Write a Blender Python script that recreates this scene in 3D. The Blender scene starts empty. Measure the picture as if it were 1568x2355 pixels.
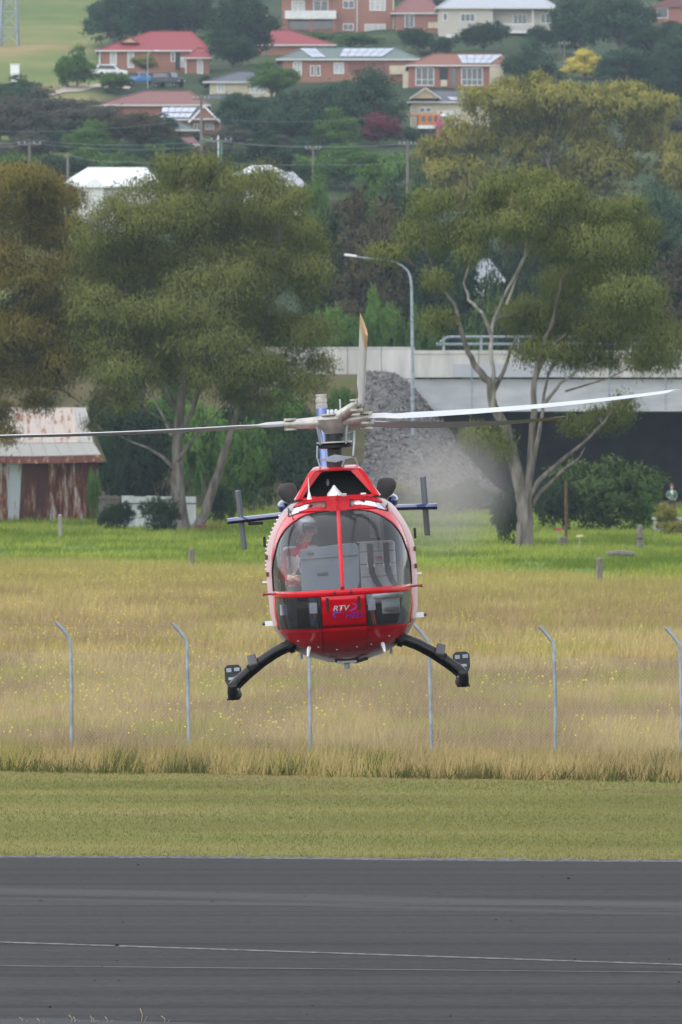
import bpy, bmesh, math, random
import numpy as np
from mathutils import Vector, Matrix, Euler

R = math.radians
scn = bpy.context.scene
col = scn.collection
rng = np.random.default_rng(7)
random.seed(7)

# ------------------------------------------------------------------ camera
FPX, CH = 16560.0, 6.0            # focal length in photo pixels (1568 wide), camera height
cam_d = bpy.data.cameras.new('camera')
cam = bpy.data.objects.new('camera', cam_d)
col.objects.link(cam)
cam.location = (0, 0, CH)
cam.rotation_euler = (R(90) - math.atan(177.5 / FPX), 0, 0)
cam_d.sensor_fit = 'HORIZONTAL'
cam_d.sensor_width = 24.0
cam_d.lens = FPX / 1568 * 24.0
cam_d.clip_start, cam_d.clip_end = 1.0, 6000
cam_d.dof.use_dof = True
cam_d.dof.focus_distance = 84.0
cam_d.dof.aperture_fstop = 9.0
scn.camera = cam

# ------------------------------------------------------------------ world, sun, exposure
SUN_EL, SUN_ROT = R(58), R(245)
w = bpy.data.worlds.new('World')
scn.world = w
w.use_nodes = True
nt = w.node_tree
bg = nt.nodes['Background']
sky = nt.nodes.new('ShaderNodeTexSky')
sky.sky_type = 'NISHITA'
sky.sun_disc = False
sky.sun_elevation = SUN_EL
sky.sun_rotation = SUN_ROT
sky.air_density, sky.dust_density, sky.ozone_density = 1.2, 0.5, 1.0
hs = nt.nodes.new('ShaderNodeHueSaturation')
hs.inputs['Saturation'].default_value = 0.35
nt.links.new(sky.outputs[0], hs.inputs['Color'])
nt.links.new(hs.outputs[0], bg.inputs[0])
bg.inputs[1].default_value = 0.15
sun_d = bpy.data.lights.new('sun', 'SUN')
sun_d.energy = 0.9
sun_d.angle = R(150)
sun_d.color = (1.0, 0.96, 0.9)
sun = bpy.data.objects.new('sun', sun_d)
col.objects.link(sun)
# sun direction: from camera's side, slightly left
sx, sy, sz = math.sin(SUN_ROT) * math.cos(SUN_EL), math.cos(SUN_ROT) * math.cos(SUN_EL), math.sin(SUN_EL)
sun.rotation_euler = Vector((sx, sy, sz)).to_track_quat('Z', 'Y').to_euler()
sun.location = (0, 60, 60)
scn.view_settings.view_transform = 'Standard'
scn.view_settings.look = 'None'
scn.view_settings.exposure = 1.1
scn.view_settings.gamma = 1.0
scn.view_settings.use_curve_mapping = False
scn.render.engine = 'CYCLES'
scn.cycles.use_denoising = True
scn.cycles.max_bounces = 8
scn.cycles.transparent_max_bounces = 12
scn.cycles.volume_bounces = 0
scn.cycles.caustics_reflective = False
scn.cycles.caustics_refractive = False

# ------------------------------------------------------------------ helpers
def P(px, py, Y):
    """a point of the photograph (1568-wide pixels) at the distance Y"""
    return Vector(((px - 784) / FPX * Y, Y, CH - (py - 1000) / FPX * Y))

def empty(name, label, cat, loc=(0, 0, 0), rz=0.0, group=None):
    o = bpy.data.objects.new(name, None)
    o.empty_display_size = 0.3
    col.objects.link(o)
    o.location = loc
    o.rotation_euler = (0, 0, rz)
    tag(o, label, cat, group)
    return o

def tag(o, label=None, cat=None, group=None, kind=None):
    if label: o['label'] = label
    if cat: o['category'] = cat
    if group: o['group'] = group
    if kind: o['kind'] = kind
    return o

class MB:
    """collects shapes, then links them as one mesh object"""
    def __init__(s):
        s.v, s.f, s.m = [], [], []
    def add(s, vs, fs, mi=0):
        b = len(s.v)
        s.v += [tuple(v) for v in vs]
        s.f += [tuple(b + i for i in f) for f in fs]
        s.m += [mi] * len(fs)
        return s
    def box(s, c, d, rot=None, mi=0, taper=1.0):
        hx, hy, hz = d[0] / 2, d[1] / 2, d[2] / 2
        vs = []
        for z, t in ((-hz, 1), (hz, taper)):
            for x, y in ((-hx, -hy), (hx, -hy), (hx, hy), (-hx, hy)):
                vs.append(Vector((x * t, y * t, z)))
        if rot is not None:
            M = rot if isinstance(rot, Matrix) else Euler(rot).to_matrix()
            vs = [M @ v for v in vs]
        c = Vector(c)
        return s.add([v + c for v in vs], [(3, 2, 1, 0), (4, 5, 6, 7), (0, 1, 5, 4), (1, 2, 6, 5), (2, 3, 7, 6), (3, 0, 4, 7)], mi)
    def bar(s, a, b, w, h=None, mi=0):
        a, b = Vector(a), Vector(b)
        d = b - a
        M = d.to_track_quat('Z', 'Y').to_matrix()
        return s.box((a + b) / 2, (w, h or w, d.length), M, mi)
    def tube(s, pts, rad, n=8, mi=0, caps=True):
        pts = [Vector(p) for p in pts]
        if not hasattr(rad, '__len__'): rad = [rad] * len(pts)
        vs, fs = [], []
        ref = None
        for i, p in enumerate(pts):
            d = (pts[min(i + 1, len(pts) - 1)] - pts[max(i - 1, 0)])
            if d.length < 1e-9: d = Vector((0, 0, 1))
            d.normalize()
            if ref is None:
                ref = d.orthogonal().normalized()
            ref = (ref - d * ref.dot(d))
            if ref.length < 1e-6: ref = d.orthogonal()
            ref.normalize()
            q = d.cross(ref)
            for k in range(n):
                a = 2 * math.pi * k / n
                vs.append(p + (ref * math.cos(a) + q * math.sin(a)) * rad[i])
        for i in range(len(pts) - 1):
            for k in range(n):
                fs.append((i * n + k, i * n + (k + 1) % n, (i + 1) * n + (k + 1) % n, (i + 1) * n + k))
        if caps:
            fs.append(tuple(range(n - 1, -1, -1)))
            fs.append(tuple((len(pts) - 1) * n + k for k in range(n)))
        return s.add(vs, fs, mi)
    def lathe(s, c, prof, n=16, axis=(0, 0, 1), mi=0):
        c = Vector(c); ax = Vector(axis).normalized()
        return s.tube([c + ax * h for h, r in prof], [max(r, 1e-4) for h, r in prof], n, mi)
    def ell(s, c, r, n=12, m=8, rot=None, mi=0):
        vs, fs = [], []
        c = Vector(c)
        M = Euler(rot).to_matrix() if rot is not None else Matrix.Identity(3)
        for j in range(m + 1):
            t = math.pi * j / m
            for k in range(n):
                a = 2 * math.pi * k / n
                vs.append(c + M @ Vector((r[0] * math.sin(t) * math.cos(a), r[1] * math.sin(t) * math.sin(a), r[2] * math.cos(t))))
        for j in range(m):
            for k in range(n):
                fs.append((j * n + k, (j + 1) * n + k, (j + 1) * n + (k + 1) % n, j * n + (k + 1) % n))
        return s.add(vs, fs, mi)
    def prism(s, poly, y0, y1, mi=0):
        """poly in x,z extruded along y"""
        n = len(poly)
        vs = [(x, y0, z) for x, z in poly] + [(x, y1, z) for x, z in poly]
        fs = [tuple(range(n)), tuple(range(2 * n - 1, n - 1, -1))]
        fs += [(k, k + n, (k + 1) % n + n, (k + 1) % n) for k in range(n)]
        return s.add(vs, fs, mi)
    def grid(s, rows, mi=0, close=False):
        nr, nc = len(rows), len(rows[0])
        vs = [p for r in rows for p in r]
        fs = []
        for i in range(nr - 1):
            for j in range(nc if close else nc - 1):
                fs.append((i * nc + j, i * nc + (j + 1) % nc, (i + 1) * nc + (j + 1) % nc, (i + 1) * nc + j))
        return s.add(vs, fs, mi)
    def xf(s, fn):
        s.v = [tuple(fn(Vector(v))) for v in s.v]
        return s
    def build(s, name, mats, parent=None, smooth=False, bevel=0.0, solid=0.0):
        me = bpy.data.meshes.new(name)
        me.from_pydata(s.v, [], s.f)
        if not isinstance(mats, (list, tuple)): mats = [mats]
        for m in mats: me.materials.append(m)
        if len(mats) > 1:
            me.polygons.foreach_set('material_index', s.m)
        bm = bmesh.new(); bm.from_mesh(me)
        bmesh.ops.recalc_face_normals(bm, faces=bm.faces)
        bm.to_mesh(me); bm.free()
        if smooth:
            me.polygons.foreach_set('use_smooth', [True] * len(me.polygons))
            try: me.set_sharp_from_angle(angle=R(40))
            except Exception: pass
        me.update()
        o = bpy.data.objects.new(name, me)
        col.objects.link(o)
        if parent is not None: o.parent = parent
        if solid:
            md = o.modifiers.new('thickness', 'SOLIDIFY'); md.thickness = solid; md.offset = -1
        if bevel:
            md = o.modifiers.new('bevel', 'BEVEL'); md.width = bevel; md.segments = 2; md.limit_method = 'ANGLE'
        return o

def np_mesh(name, verts, faces, mats, colors=None, smooth=False, normals=None):
    """verts (N,3), faces (M,k) -> mesh datablock, colours per vertex"""
    me = bpy.data.meshes.new(name)
    nv, (nf, k) = len(verts), faces.shape
    me.vertices.add(nv); me.vertices.foreach_set('co', np.asarray(verts, np.float32).ravel())
    me.loops.add(nf * k); me.loops.foreach_set('vertex_index', faces.astype(np.int32).ravel())
    me.polygons.add(nf)
    me.polygons.foreach_set('loop_start', np.arange(0, nf * k, k, dtype=np.int32))
    me.polygons.foreach_set('loop_total', np.full(nf, k, np.int32))
    if smooth: me.polygons.foreach_set('use_smooth', np.ones(nf, bool))
    if colors is not None:
        at = me.attributes.new('tint', 'FLOAT_COLOR', 'POINT')
        c = np.ones((nv, 4), np.float32); c[:, :3] = colors
        at.data.foreach_set('color', c.ravel())
    for m in (mats if isinstance(mats, (list, tuple)) else [mats]): me.materials.append(m)
    me.update(); me.validate()
    if normals is not None: me.normals_split_custom_set_from_vertices(np.asarray(normals, np.float32))
    return me

def link(name, me, parent=None):
    o = bpy.data.objects.new(name, me)
    col.objects.link(o)
    if parent is not None: o.parent = parent
    return o

def copy_tree(o, parent=None):
    c = o.copy(); col.objects.link(c)
    if parent is not None: c.parent = parent
    for ch in o.children: copy_tree(ch, c)
    return c

def vnoise(x, y, seed=0):
    """smooth value noise 0..1 (numpy)"""
    xi, yi = np.floor(x).astype(np.int64), np.floor(y).astype(np.int64)
    fx, fy = x - xi, y - yi
    fx, fy = fx * fx * (3 - 2 * fx), fy * fy * (3 - 2 * fy)
    def h(a, b):
        n = (a * 374761393 + b * 668265263 + seed * 974711) & 0x7fffffff
        n = ((n ^ (n >> 13)) * 1274126177) & 0x7fffffff
        return ((n ^ (n >> 16)) & 0xffff) / 65535.0
    return (h(xi, yi) * (1 - fx) + h(xi + 1, yi) * fx) * (1 - fy) + (h(xi, yi + 1) * (1 - fx) + h(xi + 1, yi + 1) * fx) * fy

def fbm(x, y, seed=0):
    return 0.55 * vnoise(x, y, seed) + 0.3 * vnoise(x * 2.1, y * 2.1, seed + 1) + 0.15 * vnoise(x * 4.3, y * 4.3, seed + 2)

# ------------------------------------------------------------------ materials
def nodes_of(name):
    m = bpy.data.materials.new(name)
    m.use_nodes = True
    return m, m.node_tree, m.node_tree.nodes['Principled BSDF']

def mat(name, c, rough=0.6, metal=0.0, var=0.12, scale=6.0, bump=0.0, coat=0.0, c2=None, stretch=None, spec=0.5, detail=4.0, lo=0.35, hi=0.65):
    """principled colour broken up with noise in object coordinates"""
    m, t, b = nodes_of(name)
    b.inputs['Roughness'].default_value = rough
    b.inputs['Metallic'].default_value = metal
    b.inputs['Coat Weight'].default_value = coat
    b.inputs['Coat Roughness'].default_value = 0.06
    b.inputs['Specular IOR Level'].default_value = spec
    tc = t.nodes.new('ShaderNodeTexCoord')
    n = t.nodes.new('ShaderNodeTexNoise')
    n.inputs['Scale'].default_value = scale
    n.inputs['Detail'].default_value = detail
    src = tc.outputs['Object']
    if stretch:
        mp = t.nodes.new('ShaderNodeMapping')
        mp.inputs['Scale'].default_value = stretch
        t.links.new(src, mp.inputs[0]); src = mp.outputs[0]
    t.links.new(src, n.inputs['Vector'])
    r = t.nodes.new('ShaderNodeValToRGB')
    if c2 is None:
        a = tuple(max(0, x * (1 - var)) for x in c); d = tuple(min(1, x * (1 + var)) for x in c)
    else: a, d = c, c2
    r.color_ramp.elements[0].position = lo; r.color_ramp.elements[1].position = hi
    r.color_ramp.elements[0].color = (*a, 1); r.color_ramp.elements[1].color = (*d, 1)
    t.links.new(n.outputs[0], r.inputs[0])
    t.links.new(r.outputs[0], b.inputs['Base Color'])
    if bump:
        bp = t.nodes.new('ShaderNodeBump'); bp.inputs['Strength'].default_value = bump; bp.inputs['Distance'].default_value = 0.02
        t.links.new(n.outputs[0], bp.inputs['Height']); t.links.new(bp.outputs[0], b.inputs['Normal'])
    return m

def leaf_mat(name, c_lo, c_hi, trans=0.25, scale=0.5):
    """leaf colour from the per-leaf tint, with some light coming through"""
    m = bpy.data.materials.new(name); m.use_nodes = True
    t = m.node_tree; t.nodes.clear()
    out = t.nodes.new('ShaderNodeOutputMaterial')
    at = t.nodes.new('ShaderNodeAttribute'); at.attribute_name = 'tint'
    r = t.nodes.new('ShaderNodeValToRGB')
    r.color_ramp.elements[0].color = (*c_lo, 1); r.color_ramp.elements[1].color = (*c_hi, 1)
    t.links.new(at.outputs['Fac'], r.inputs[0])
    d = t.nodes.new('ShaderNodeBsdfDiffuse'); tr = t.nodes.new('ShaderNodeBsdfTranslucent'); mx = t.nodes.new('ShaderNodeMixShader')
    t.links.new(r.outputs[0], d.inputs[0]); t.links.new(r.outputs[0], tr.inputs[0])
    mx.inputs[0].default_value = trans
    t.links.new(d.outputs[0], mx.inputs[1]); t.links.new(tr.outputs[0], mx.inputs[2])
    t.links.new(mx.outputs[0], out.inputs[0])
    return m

def tint_mat(name, trans=0.3):
    """blade colour straight from the per-blade tint"""
    m = bpy.data.materials.new(name); m.use_nodes = True
    t = m.node_tree; t.nodes.clear()
    out = t.nodes.new('ShaderNodeOutputMaterial')
    at = t.nodes.new('ShaderNodeAttribute'); at.attribute_name = 'tint'
    d = t.nodes.new('ShaderNodeBsdfDiffuse'); tr = t.nodes.new('ShaderNodeBsdfTranslucent'); mx = t.nodes.new('ShaderNodeMixShader')
    t.links.new(at.outputs['Color'], d.inputs[0]); t.links.new(at.outputs['Color'], tr.inputs[0])
    mx.inputs[0].default_value = trans
    t.links.new(d.outputs[0], mx.inputs[1]); t.links.new(tr.outputs[0], mx.inputs[2])
    t.links.new(mx.outputs[0], out.inputs[0])
    return m

def glass_mat(name, tint=(0.8, 0.85, 0.88), refl=0.06, dust_sheen=0.04, ior=1.5, rough=0.1):
    m = bpy.data.materials.new(name); m.use_nodes = True
    t = m.node_tree; t.nodes.clear()
    out = t.nodes.new('ShaderNodeOutputMaterial')
    tr = t.nodes.new('ShaderNodeBsdfTransparent'); tr.inputs[0].default_value = (*tint, 1)
    gl = t.nodes.new('ShaderNodeBsdfGlossy'); gl.inputs['Roughness'].default_value = rough
    df = t.nodes.new('ShaderNodeBsdfDiffuse'); df.inputs[0].default_value = (0.75, 0.78, 0.8, 1)
    fr = t.nodes.new('ShaderNodeFresnel'); fr.inputs['IOR'].default_value = ior
    ad = t.nodes.new('ShaderNodeMath'); ad.operation = 'ADD'; ad.use_clamp = True; ad.inputs[1].default_value = refl
    t.links.new(fr.outputs[0], ad.inputs[0])
    m1 = t.nodes.new('ShaderNodeMixShader'); m2 = t.nodes.new('ShaderNodeMixShader')
    m1.inputs[0].default_value = dust_sheen  # diffuse white mixed in: acrylic dust plus painted sky sheen
    t.links.new(tr.outputs[0], m1.inputs[1]); t.links.new(df.outputs[0], m1.inputs[2])
    t.links.new(ad.outputs[0], m2.inputs[0])
    t.links.new(m1.outputs[0], m2.inputs[1]); t.links.new(gl.outputs[0], m2.inputs[2])
    t.links.new(m2.outputs[0], out.inputs[0])
    return m

M = {}
M['white'] = mat('white_paint', (0.74, 0.75, 0.75), 0.35, var=0.05, scale=3)
M['white_rough'] = mat('white_boards', (0.62, 0.62, 0.6), 0.7, var=0.1, scale=2)
M['grey_metal'] = mat('galvanised_steel', (0.27, 0.31, 0.345), 0.5, 0.5, var=0.2, scale=5)
M['dark_metal'] = mat('dark_metal', (0.03, 0.032, 0.035), 0.45, 0.6, var=0.25, scale=8)
M['black'] = mat('black_paint', (0.006, 0.0065, 0.008), 0.35, var=0.2, scale=10, coat=0.1, spec=.35)
M['rubber'] = mat('black_rubber', (0.008, 0.008, 0.008), 0.8, var=0.2, scale=12)
M['timber'] = mat('weathered_timber', (0.10, 0.085, 0.07), 0.9, c2=(0.2, 0.18, 0.16), scale=5, stretch=(4, 4, 0.6), bump=0.5)
M['dark_glass'] = mat('dark_window_glass', (0.03, 0.04, 0.05), 0.06, var=0.3, scale=0.6, spec=0.8)
M['curtain'] = mat('pale_curtain', (0.45, 0.46, 0.45), 0.8, var=0.15, scale=3)
M['concrete'] = mat('concrete', (0.38, 0.37, 0.35), 0.85, c2=(0.52, 0.51, 0.49), scale=0.6, bump=0.15, stretch=(1, 1, 2.5))
M['bark'] = mat('gum_bark', (0.07, 0.055, 0.045), 0.9, c2=(0.2, 0.175, 0.155), scale=1.6, stretch=(2.2, 2.2, 0.45), bump=0.6)
M['pale_bark'] = mat('pale_bark', (0.16, 0.145, 0.13), 0.9, c2=(0.36, 0.34, 0.315), scale=1.6, stretch=(2, 2, 0.4), bump=0.4)
# ------------------------------------------------------------------ ground
TY = np.array([-60, 300, 330, 420, 470, 530, 560, 600, 720, 850, 950, 1080, 1250, 1400, 1700, 2300], float)
TZ = np.array([0, 0, 0.15, 0.7, 1.2, 1.5, 5.0, 10.0, 24.4, 40, 52, 65.7, 81, 95, 114, 96], float)
def sstep(a, b, x):
    t = np.clip((x - a) / (b - a), 0, 1); return t * t * (3 - 2 * t)
def terrain(x, y):
    x, y = np.asarray(x, float), np.asarray(y, float)
    z = np.interp(y, TY, TZ)
    # motorway bank across the left, ending in the spill slope of the bridge
    bank = np.interp(y, [472, 498, 500, 534, 545, 600], [0, 9.6, 10.2, 10.2, 10.2, 10.0])
    fac = 1 - sstep(3.0, 12.5, x - 0.0 * y)
    far = sstep(462, 470, y) * (1 - sstep(590, 600, y))
    z = np.where((y > 462) & (y < 600), np.maximum(z, bank * fac + z * (1 - fac)), z)
    amp = np.interp(y, [300, 330, 420, 600, 900, 2300], [0, 0.22, 0.35, 0.5, 1.2, 3.0])
    z = z + amp * (fbm(x / 6.0, y / 9.0, 3) - 0.5) * np.where((y > 480) & (y < 545), 0.2, 1)
    z = z + np.interp(y, [1000, 1300, 1700], [0, 4, 14]) * (fbm(x / 160.0, y / 200.0, 5) - 0.5)
    return z
def tz(x, y): return float(terrain(x, y))
def gY(px, py, y0=560, y1=1650):
    """distance at which the ground shows at a point of the photograph"""
    for Y in np.arange(y0, y1, 2.0):
        x = (px - 784) / FPX * Y
        if 1000 - (tz(x, Y) - CH) / Y * FPX <= py: return float(Y)
    return float(y1)

ys = np.unique(np.concatenate([np.linspace(-60, 300, 37), np.arange(300, 620, 2.5), np.arange(620, 1300, 10), np.linspace(1300, 2300, 41)]))
xs = np.unique(np.concatenate([np.linspace(-700, -80, 32), np.arange(-80, 80.1, 2.0), np.linspace(80, 700, 32), np.arange(-4, 20, 0.8)]))
gx, gy = np.meshgrid(xs, ys)
gz = terrain(gx, gy)
V = np.stack([gx.ravel(), gy.ravel(), gz.ravel()], 1)
nx = len(xs)
ii, jj = np.meshgrid(np.arange(len(ys) - 1), np.arange(nx - 1), indexing='ij')
a = (ii * nx + jj).ravel()
F = np.stack([a, a + 1, a + nx + 1, a + nx], 1)

m, t, b = nodes_of('ground_cover')
b.inputs['Roughness'].default_value = 0.95
b.inputs['Specular IOR Level'].default_value = 0.1
geo = t.nodes.new('ShaderNodeNewGeometry')
sep = t.nodes.new('ShaderNodeSeparateXYZ'); t.links.new(geo.outputs['Position'], sep.inputs[0])
def nz(scale, detail=5, stretch=None):
    n = t.nodes.new('ShaderNodeTexNoise'); n.inputs['Scale'].default_value = scale; n.inputs['Detail'].default_value = detail
    if stretch:
        mp = t.nodes.new('ShaderNodeMapping'); mp.inputs['Scale'].default_value = stretch
        t.links.new(geo.outputs['Position'], mp.inputs[0]); t.links.new(mp.outputs[0], n.inputs['Vector'])
    else: t.links.new(geo.outputs['Position'], n.inputs['Vector'])
    return n.outputs[0]
def ramp(src, stops):
    r = t.nodes.new('ShaderNodeValToRGB')
    el = r.color_ramp.elements
    while len(el) < len(stops): el.new(0.5)
    for e, (p, c) in zip(el, stops): e.position = p; e.color = (*c, 1)
    t.links.new(src, r.inputs[0]); return r.outputs[0]
def mth(op, a_, b_):
    n = t.nodes.new('ShaderNodeMath'); n.operation = op
    for i, q in enumerate((a_, b_)):
        if isinstance(q, (int, float)): n.inputs[i].default_value = q
        else: t.links.new(q, n.inputs[i])
    return n.outputs[0]
def mixc(f, a_, b_):
    n = t.nodes.new('ShaderNodeMix'); n.data_type = 'RGBA'
    t.links.new(f, n.inputs[0])
    for i, q in ((6, a_), (7, b_)):
        if isinstance(q, tuple): n.inputs[i].default_value = (*q, 1)
        else: t.links.new(q, n.inputs[i])
    return n.outputs[2]
def step_y(y0, wid, skew, wob):
    """0 nearer than the line y0 (skewed with x), 1 beyond"""
    v = mth('ADD', sep.outputs[1], mth('MULTIPLY', sep.outputs[0], skew))
    v = mth('ADD', v, mth('MULTIPLY', mth('SUBTRACT', nz(0.35, 3), 0.5), wob))
    mr = t.nodes.new('ShaderNodeMapRange'); mr.inputs['From Min'].default_value = y0 - wid; mr.inputs['From Max'].default_value = y0 + wid
    t.links.new(v, mr.inputs[0]); return mr.outputs[0]
mown = ramp(nz(0.5, 6, (0.12, 0.55, 1)), [(0.36, (0.125, 0.12, 0.036)), (0.5, (0.155, 0.155, 0.045)), (0.64, (0.21, 0.185, 0.066))])
dry = ramp(nz(0.16, 6, (0.5, 0.25, 1)), [(0.3, (0.16, 0.125, 0.06)), (0.5, (0.24, 0.19, 0.09)), (0.7, (0.2, 0.19, 0.06))])
green = ramp(nz(0.22, 5, (0.6, 0.25, 1)), [(0.3, (0.08, 0.14, 0.022)), (0.55, (0.13, 0.2, 0.034)), (0.75, (0.19, 0.24, 0.05))])
hill = ramp(nz(0.03, 7), [(0.35, (0.10, 0.14, 0.035)), (0.52, (0.15, 0.17, 0.05)), (0.66, (0.26, 0.2, 0.09))])
bankc = ramp(nz(0.3, 6), [(0.3, (0.04, 0.05, 0.018)), (0.5, (0.10, 0.08, 0.04)), (0.7, (0.07, 0.09, 0.028))])
c = mixc(step_y(126.0, 0.6, 0.33, 1.2), mown, dry)
c = mixc(step_y(306.0, 6, 1.2, 14), c, green)
c = mixc(step_y(455.0, 10, 0, 6), c, bankc)
gard = ramp(nz(0.06, 7), [(0.35, (0.02, 0.035, 0.014)), (0.52, (0.035, 0.055, 0.02)), (0.68, (0.07, 0.085, 0.035))])
side = mth('ADD', mth('MULTIPLY', sep.outputs[0], -1.0), mth('MULTIPLY', sep.outputs[1], -0.0335))
side = mth('ADD', side, mth('MULTIPLY', mth('SUBTRACT', nz(0.05, 3), 0.5), 8.0))
mr = t.nodes.new('ShaderNodeMapRange'); mr.inputs['From Min'].default_value = -2.0; mr.inputs['From Max'].default_value = 2.0
t.links.new(side, mr.inputs[0])
c = mixc(step_y(600.0, 60, 0, 20), c, mixc(mr.outputs[0], gard, hill))
t.links.new(c, b.inputs['Base Color'])
bp = t.nodes.new('ShaderNodeBump'); bp.inputs['Strength'].default_value = 0.5; bp.inputs['Distance'].default_value = 0.05
t.links.new(nz(9, 4), bp.inputs['Height']); t.links.new(bp.outputs[0], b.inputs['Normal'])
ground = link('ground', np_mesh('ground', V, F, m, smooth=True))
tag(ground, 'grassy ground rising from the airfield to the hill', None, None, 'structure')

# ------------------------------------------------------------------ runway
RWY = R(-6.5)
RC, RS = math.cos(RWY), math.sin(RWY)
def along(u, v, z):      # u along the runway, v metres short of its far edge
    return (u * RC + v * RS, 102.0 + u * RS - v * RC, z)
m, t, b = nodes_of('asphalt')
b.inputs['Roughness'].default_value = 0.9
b.inputs['Specular IOR Level'].default_value = 0.2
geo = t.nodes.new('ShaderNodeNewGeometry')
sep = t.nodes.new('ShaderNodeSeparateXYZ'); t.links.new(geo.outputs['Position'], sep.inputs[0])
base = ramp(nz(0.6, 7, (0.03, 0.9, 1)), [(0.3, (0.015, 0.0142, 0.0132)), (0.5, (0.030, 0.0285, 0.0265)), (0.72, (0.054, 0.0515, 0.048))])
fine = ramp(nz(18, 3, (0.5, 0.22, 1)), [(0.3, (0.009, 0.0086, 0.008)), (0.7, (0.044, 0.0425, 0.04))])
c = t.nodes.new('ShaderNodeMix'); c.data_type = 'RGBA'; c.inputs[0].default_value = 0.35
t.links.new(base, c.inputs[6]); t.links.new(fine, c.inputs[7]); c = c.outputs[2]
def band(y0, skew, half, soft):
    v = mth('ADD', sep.outputs[1], mth('MULTIPLY', sep.outputs[0], skew))
    v = mth('ADD', v, mth('MULTIPLY', mth('SUBTRACT', nz(0.5, 4, (0.2, 1, 1)), 0.5), 0.9))
    d = mth('ABSOLUTE', mth('SUBTRACT', v, y0), 0)
    mr = t.nodes.new('ShaderNodeMapRange'); mr.inputs['From Min'].default_value = half + soft; mr.inputs['From Max'].default_value = half
    t.links.new(d, mr.inputs[0]); return mr.outputs[0]
def scaled(f, k): return mth('MULTIPLY', f, k)
tyre = ramp(nz(1.0, 3, (0.012, 1.6, 1)), [(0.40, (1, 1, 1)), (0.47, (0, 0, 0))])
c = mixc(scaled(mth('MULTIPLY', tyre, 1.0), 0.6), c, (0.008, 0.0078, 0.0075))
pale_ = ramp(nz(1.0, 4, (0.02, 2.3, 1)), [(0.56, (0, 0, 0)), (0.66, (1, 1, 1))])
c = mixc(scaled(mth('MULTIPLY', pale_, 1.0), 0.5), c, (0.05, 0.048, 0.045))
c = mixc(scaled(band(93.1, 0.33, 0.35, 0.5), 0.6), c, (0.062, 0.06, 0.057))
c = mixc(scaled(band(91.5, 0.36, 0.12, 0.3), 0.5), c, (0.062, 0.06, 0.057))
c = mixc(scaled(band(98.3, 0.12, 2.4, 1.6), 0.4), c, (0.014, 0.014, 0.015))
c = mixc(scaled(band(85.2, 0.3, 0.7, 1.2), 0.35), c, (0.014, 0.016, 0.018))
c = mixc(scaled(band(87.9, 0.2, 1.6, 1.5), 0.25), c, (0.036, 0.035, 0.033))
t.links.new(c, b.inputs['Base Color'])
bp = t.nodes.new('ShaderNodeBump'); bp.inputs['Strength'].default_value = 0.4; bp.inputs['Distance'].default_value = 0.01
t.links.new(nz(60, 2), bp.inputs['Height']); t.links.new(bp.outputs[0], b.inputs['Normal'])
mb = MB()
N = 60
edge = [along(u, 0.12 * (random.random() - 0.5) + 0.1 * math.sin(u * 0.7), 0.012) for u in np.linspace(-60, 60, 241)]
near = [along(u, 62 + 0.25 * math.sin(u * 0.5 + 1), 0.012) for u in np.linspace(-60, 60, 241)]
mb.grid([near, edge])
rw = mb.build('runway', m); tag(rw, 'grey asphalt runway across the foreground', None, None, 'structure')
lip = MB()
lm = mat('runway_edge_gravel', (0.03, 0.03, 0.03), 0.95, c2=(0.14, 0.14, 0.138), scale=14, bump=0.8)
r0 = []; r1 = []; r2 = []
for u in np.linspace(-30, 30, 500):
    j = 0.09 * (random.random() - 0.5) + 0.1 * math.sin(u * 0.7)
    r0.append(along(u, j + 0.55, 0.014)); r1.append(along(u, j + 0.2 + 0.1 * random.random(), 0.02 + 0.02 * random.random())); r2.append(along(u, j - 0.1, 0.0))
lip.grid([r0, r1, r2])
tag(lip.build('runway_edge', lm), 'crumbling gravel edge between runway and mown grass', None, None, 'structure')
wm = mat('worn_white_line_paint', (0.04, 0.04, 0.04), 0.7, c2=(0.15, 0.15, 0.145), scale=5, stretch=(1.5, 1, 1), lo=0.42, hi=0.58)
def line(name, p0, p1, wid, z, mm, label):
    q = MB(); p0, p1 = Vector(p0), Vector(p1)
    n = Vector((-(p1 - p0).y, (p1 - p0).x)).normalized() * wid / 2
    q.add([(p0.x - n.x, p0.y - n.y, z), (p1.x - n.x, p1.y - n.y, z), (p1.x + n.x, p1.y + n.y, z), (p0.x + n.x, p0.y + n.y, z)], [(0, 1, 2, 3)])
    tag(q.build(name, mm), label, None, None, 'structure')
def gl(px, py): Y = CH * FPX / (py - 1000); return ((px - 784) / FPX * Y, Y)
def ext(a_, b_):
    a_, b_ = Vector(a_), Vector(b_); d = b_ - a_; return a_ - d * 1.2, b_ + d * 1.2
p, q = ext(gl(0, 2170), gl(1568, 2222)); line('painted_line', p, q, 0.17, 0.017, wm, 'worn white painted line crossing the runway')
wm2 = mat('faded_line_paint', (0.03, 0.03, 0.03), 0.7, c2=(0.1, 0.1, 0.095), scale=3)
p, q = ext(gl(0, 2225), gl(1568, 2240)); line('faded_line', p, q, 0.1, 0.017, wm2, 'faded pale line nearest the camera on the runway')

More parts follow.
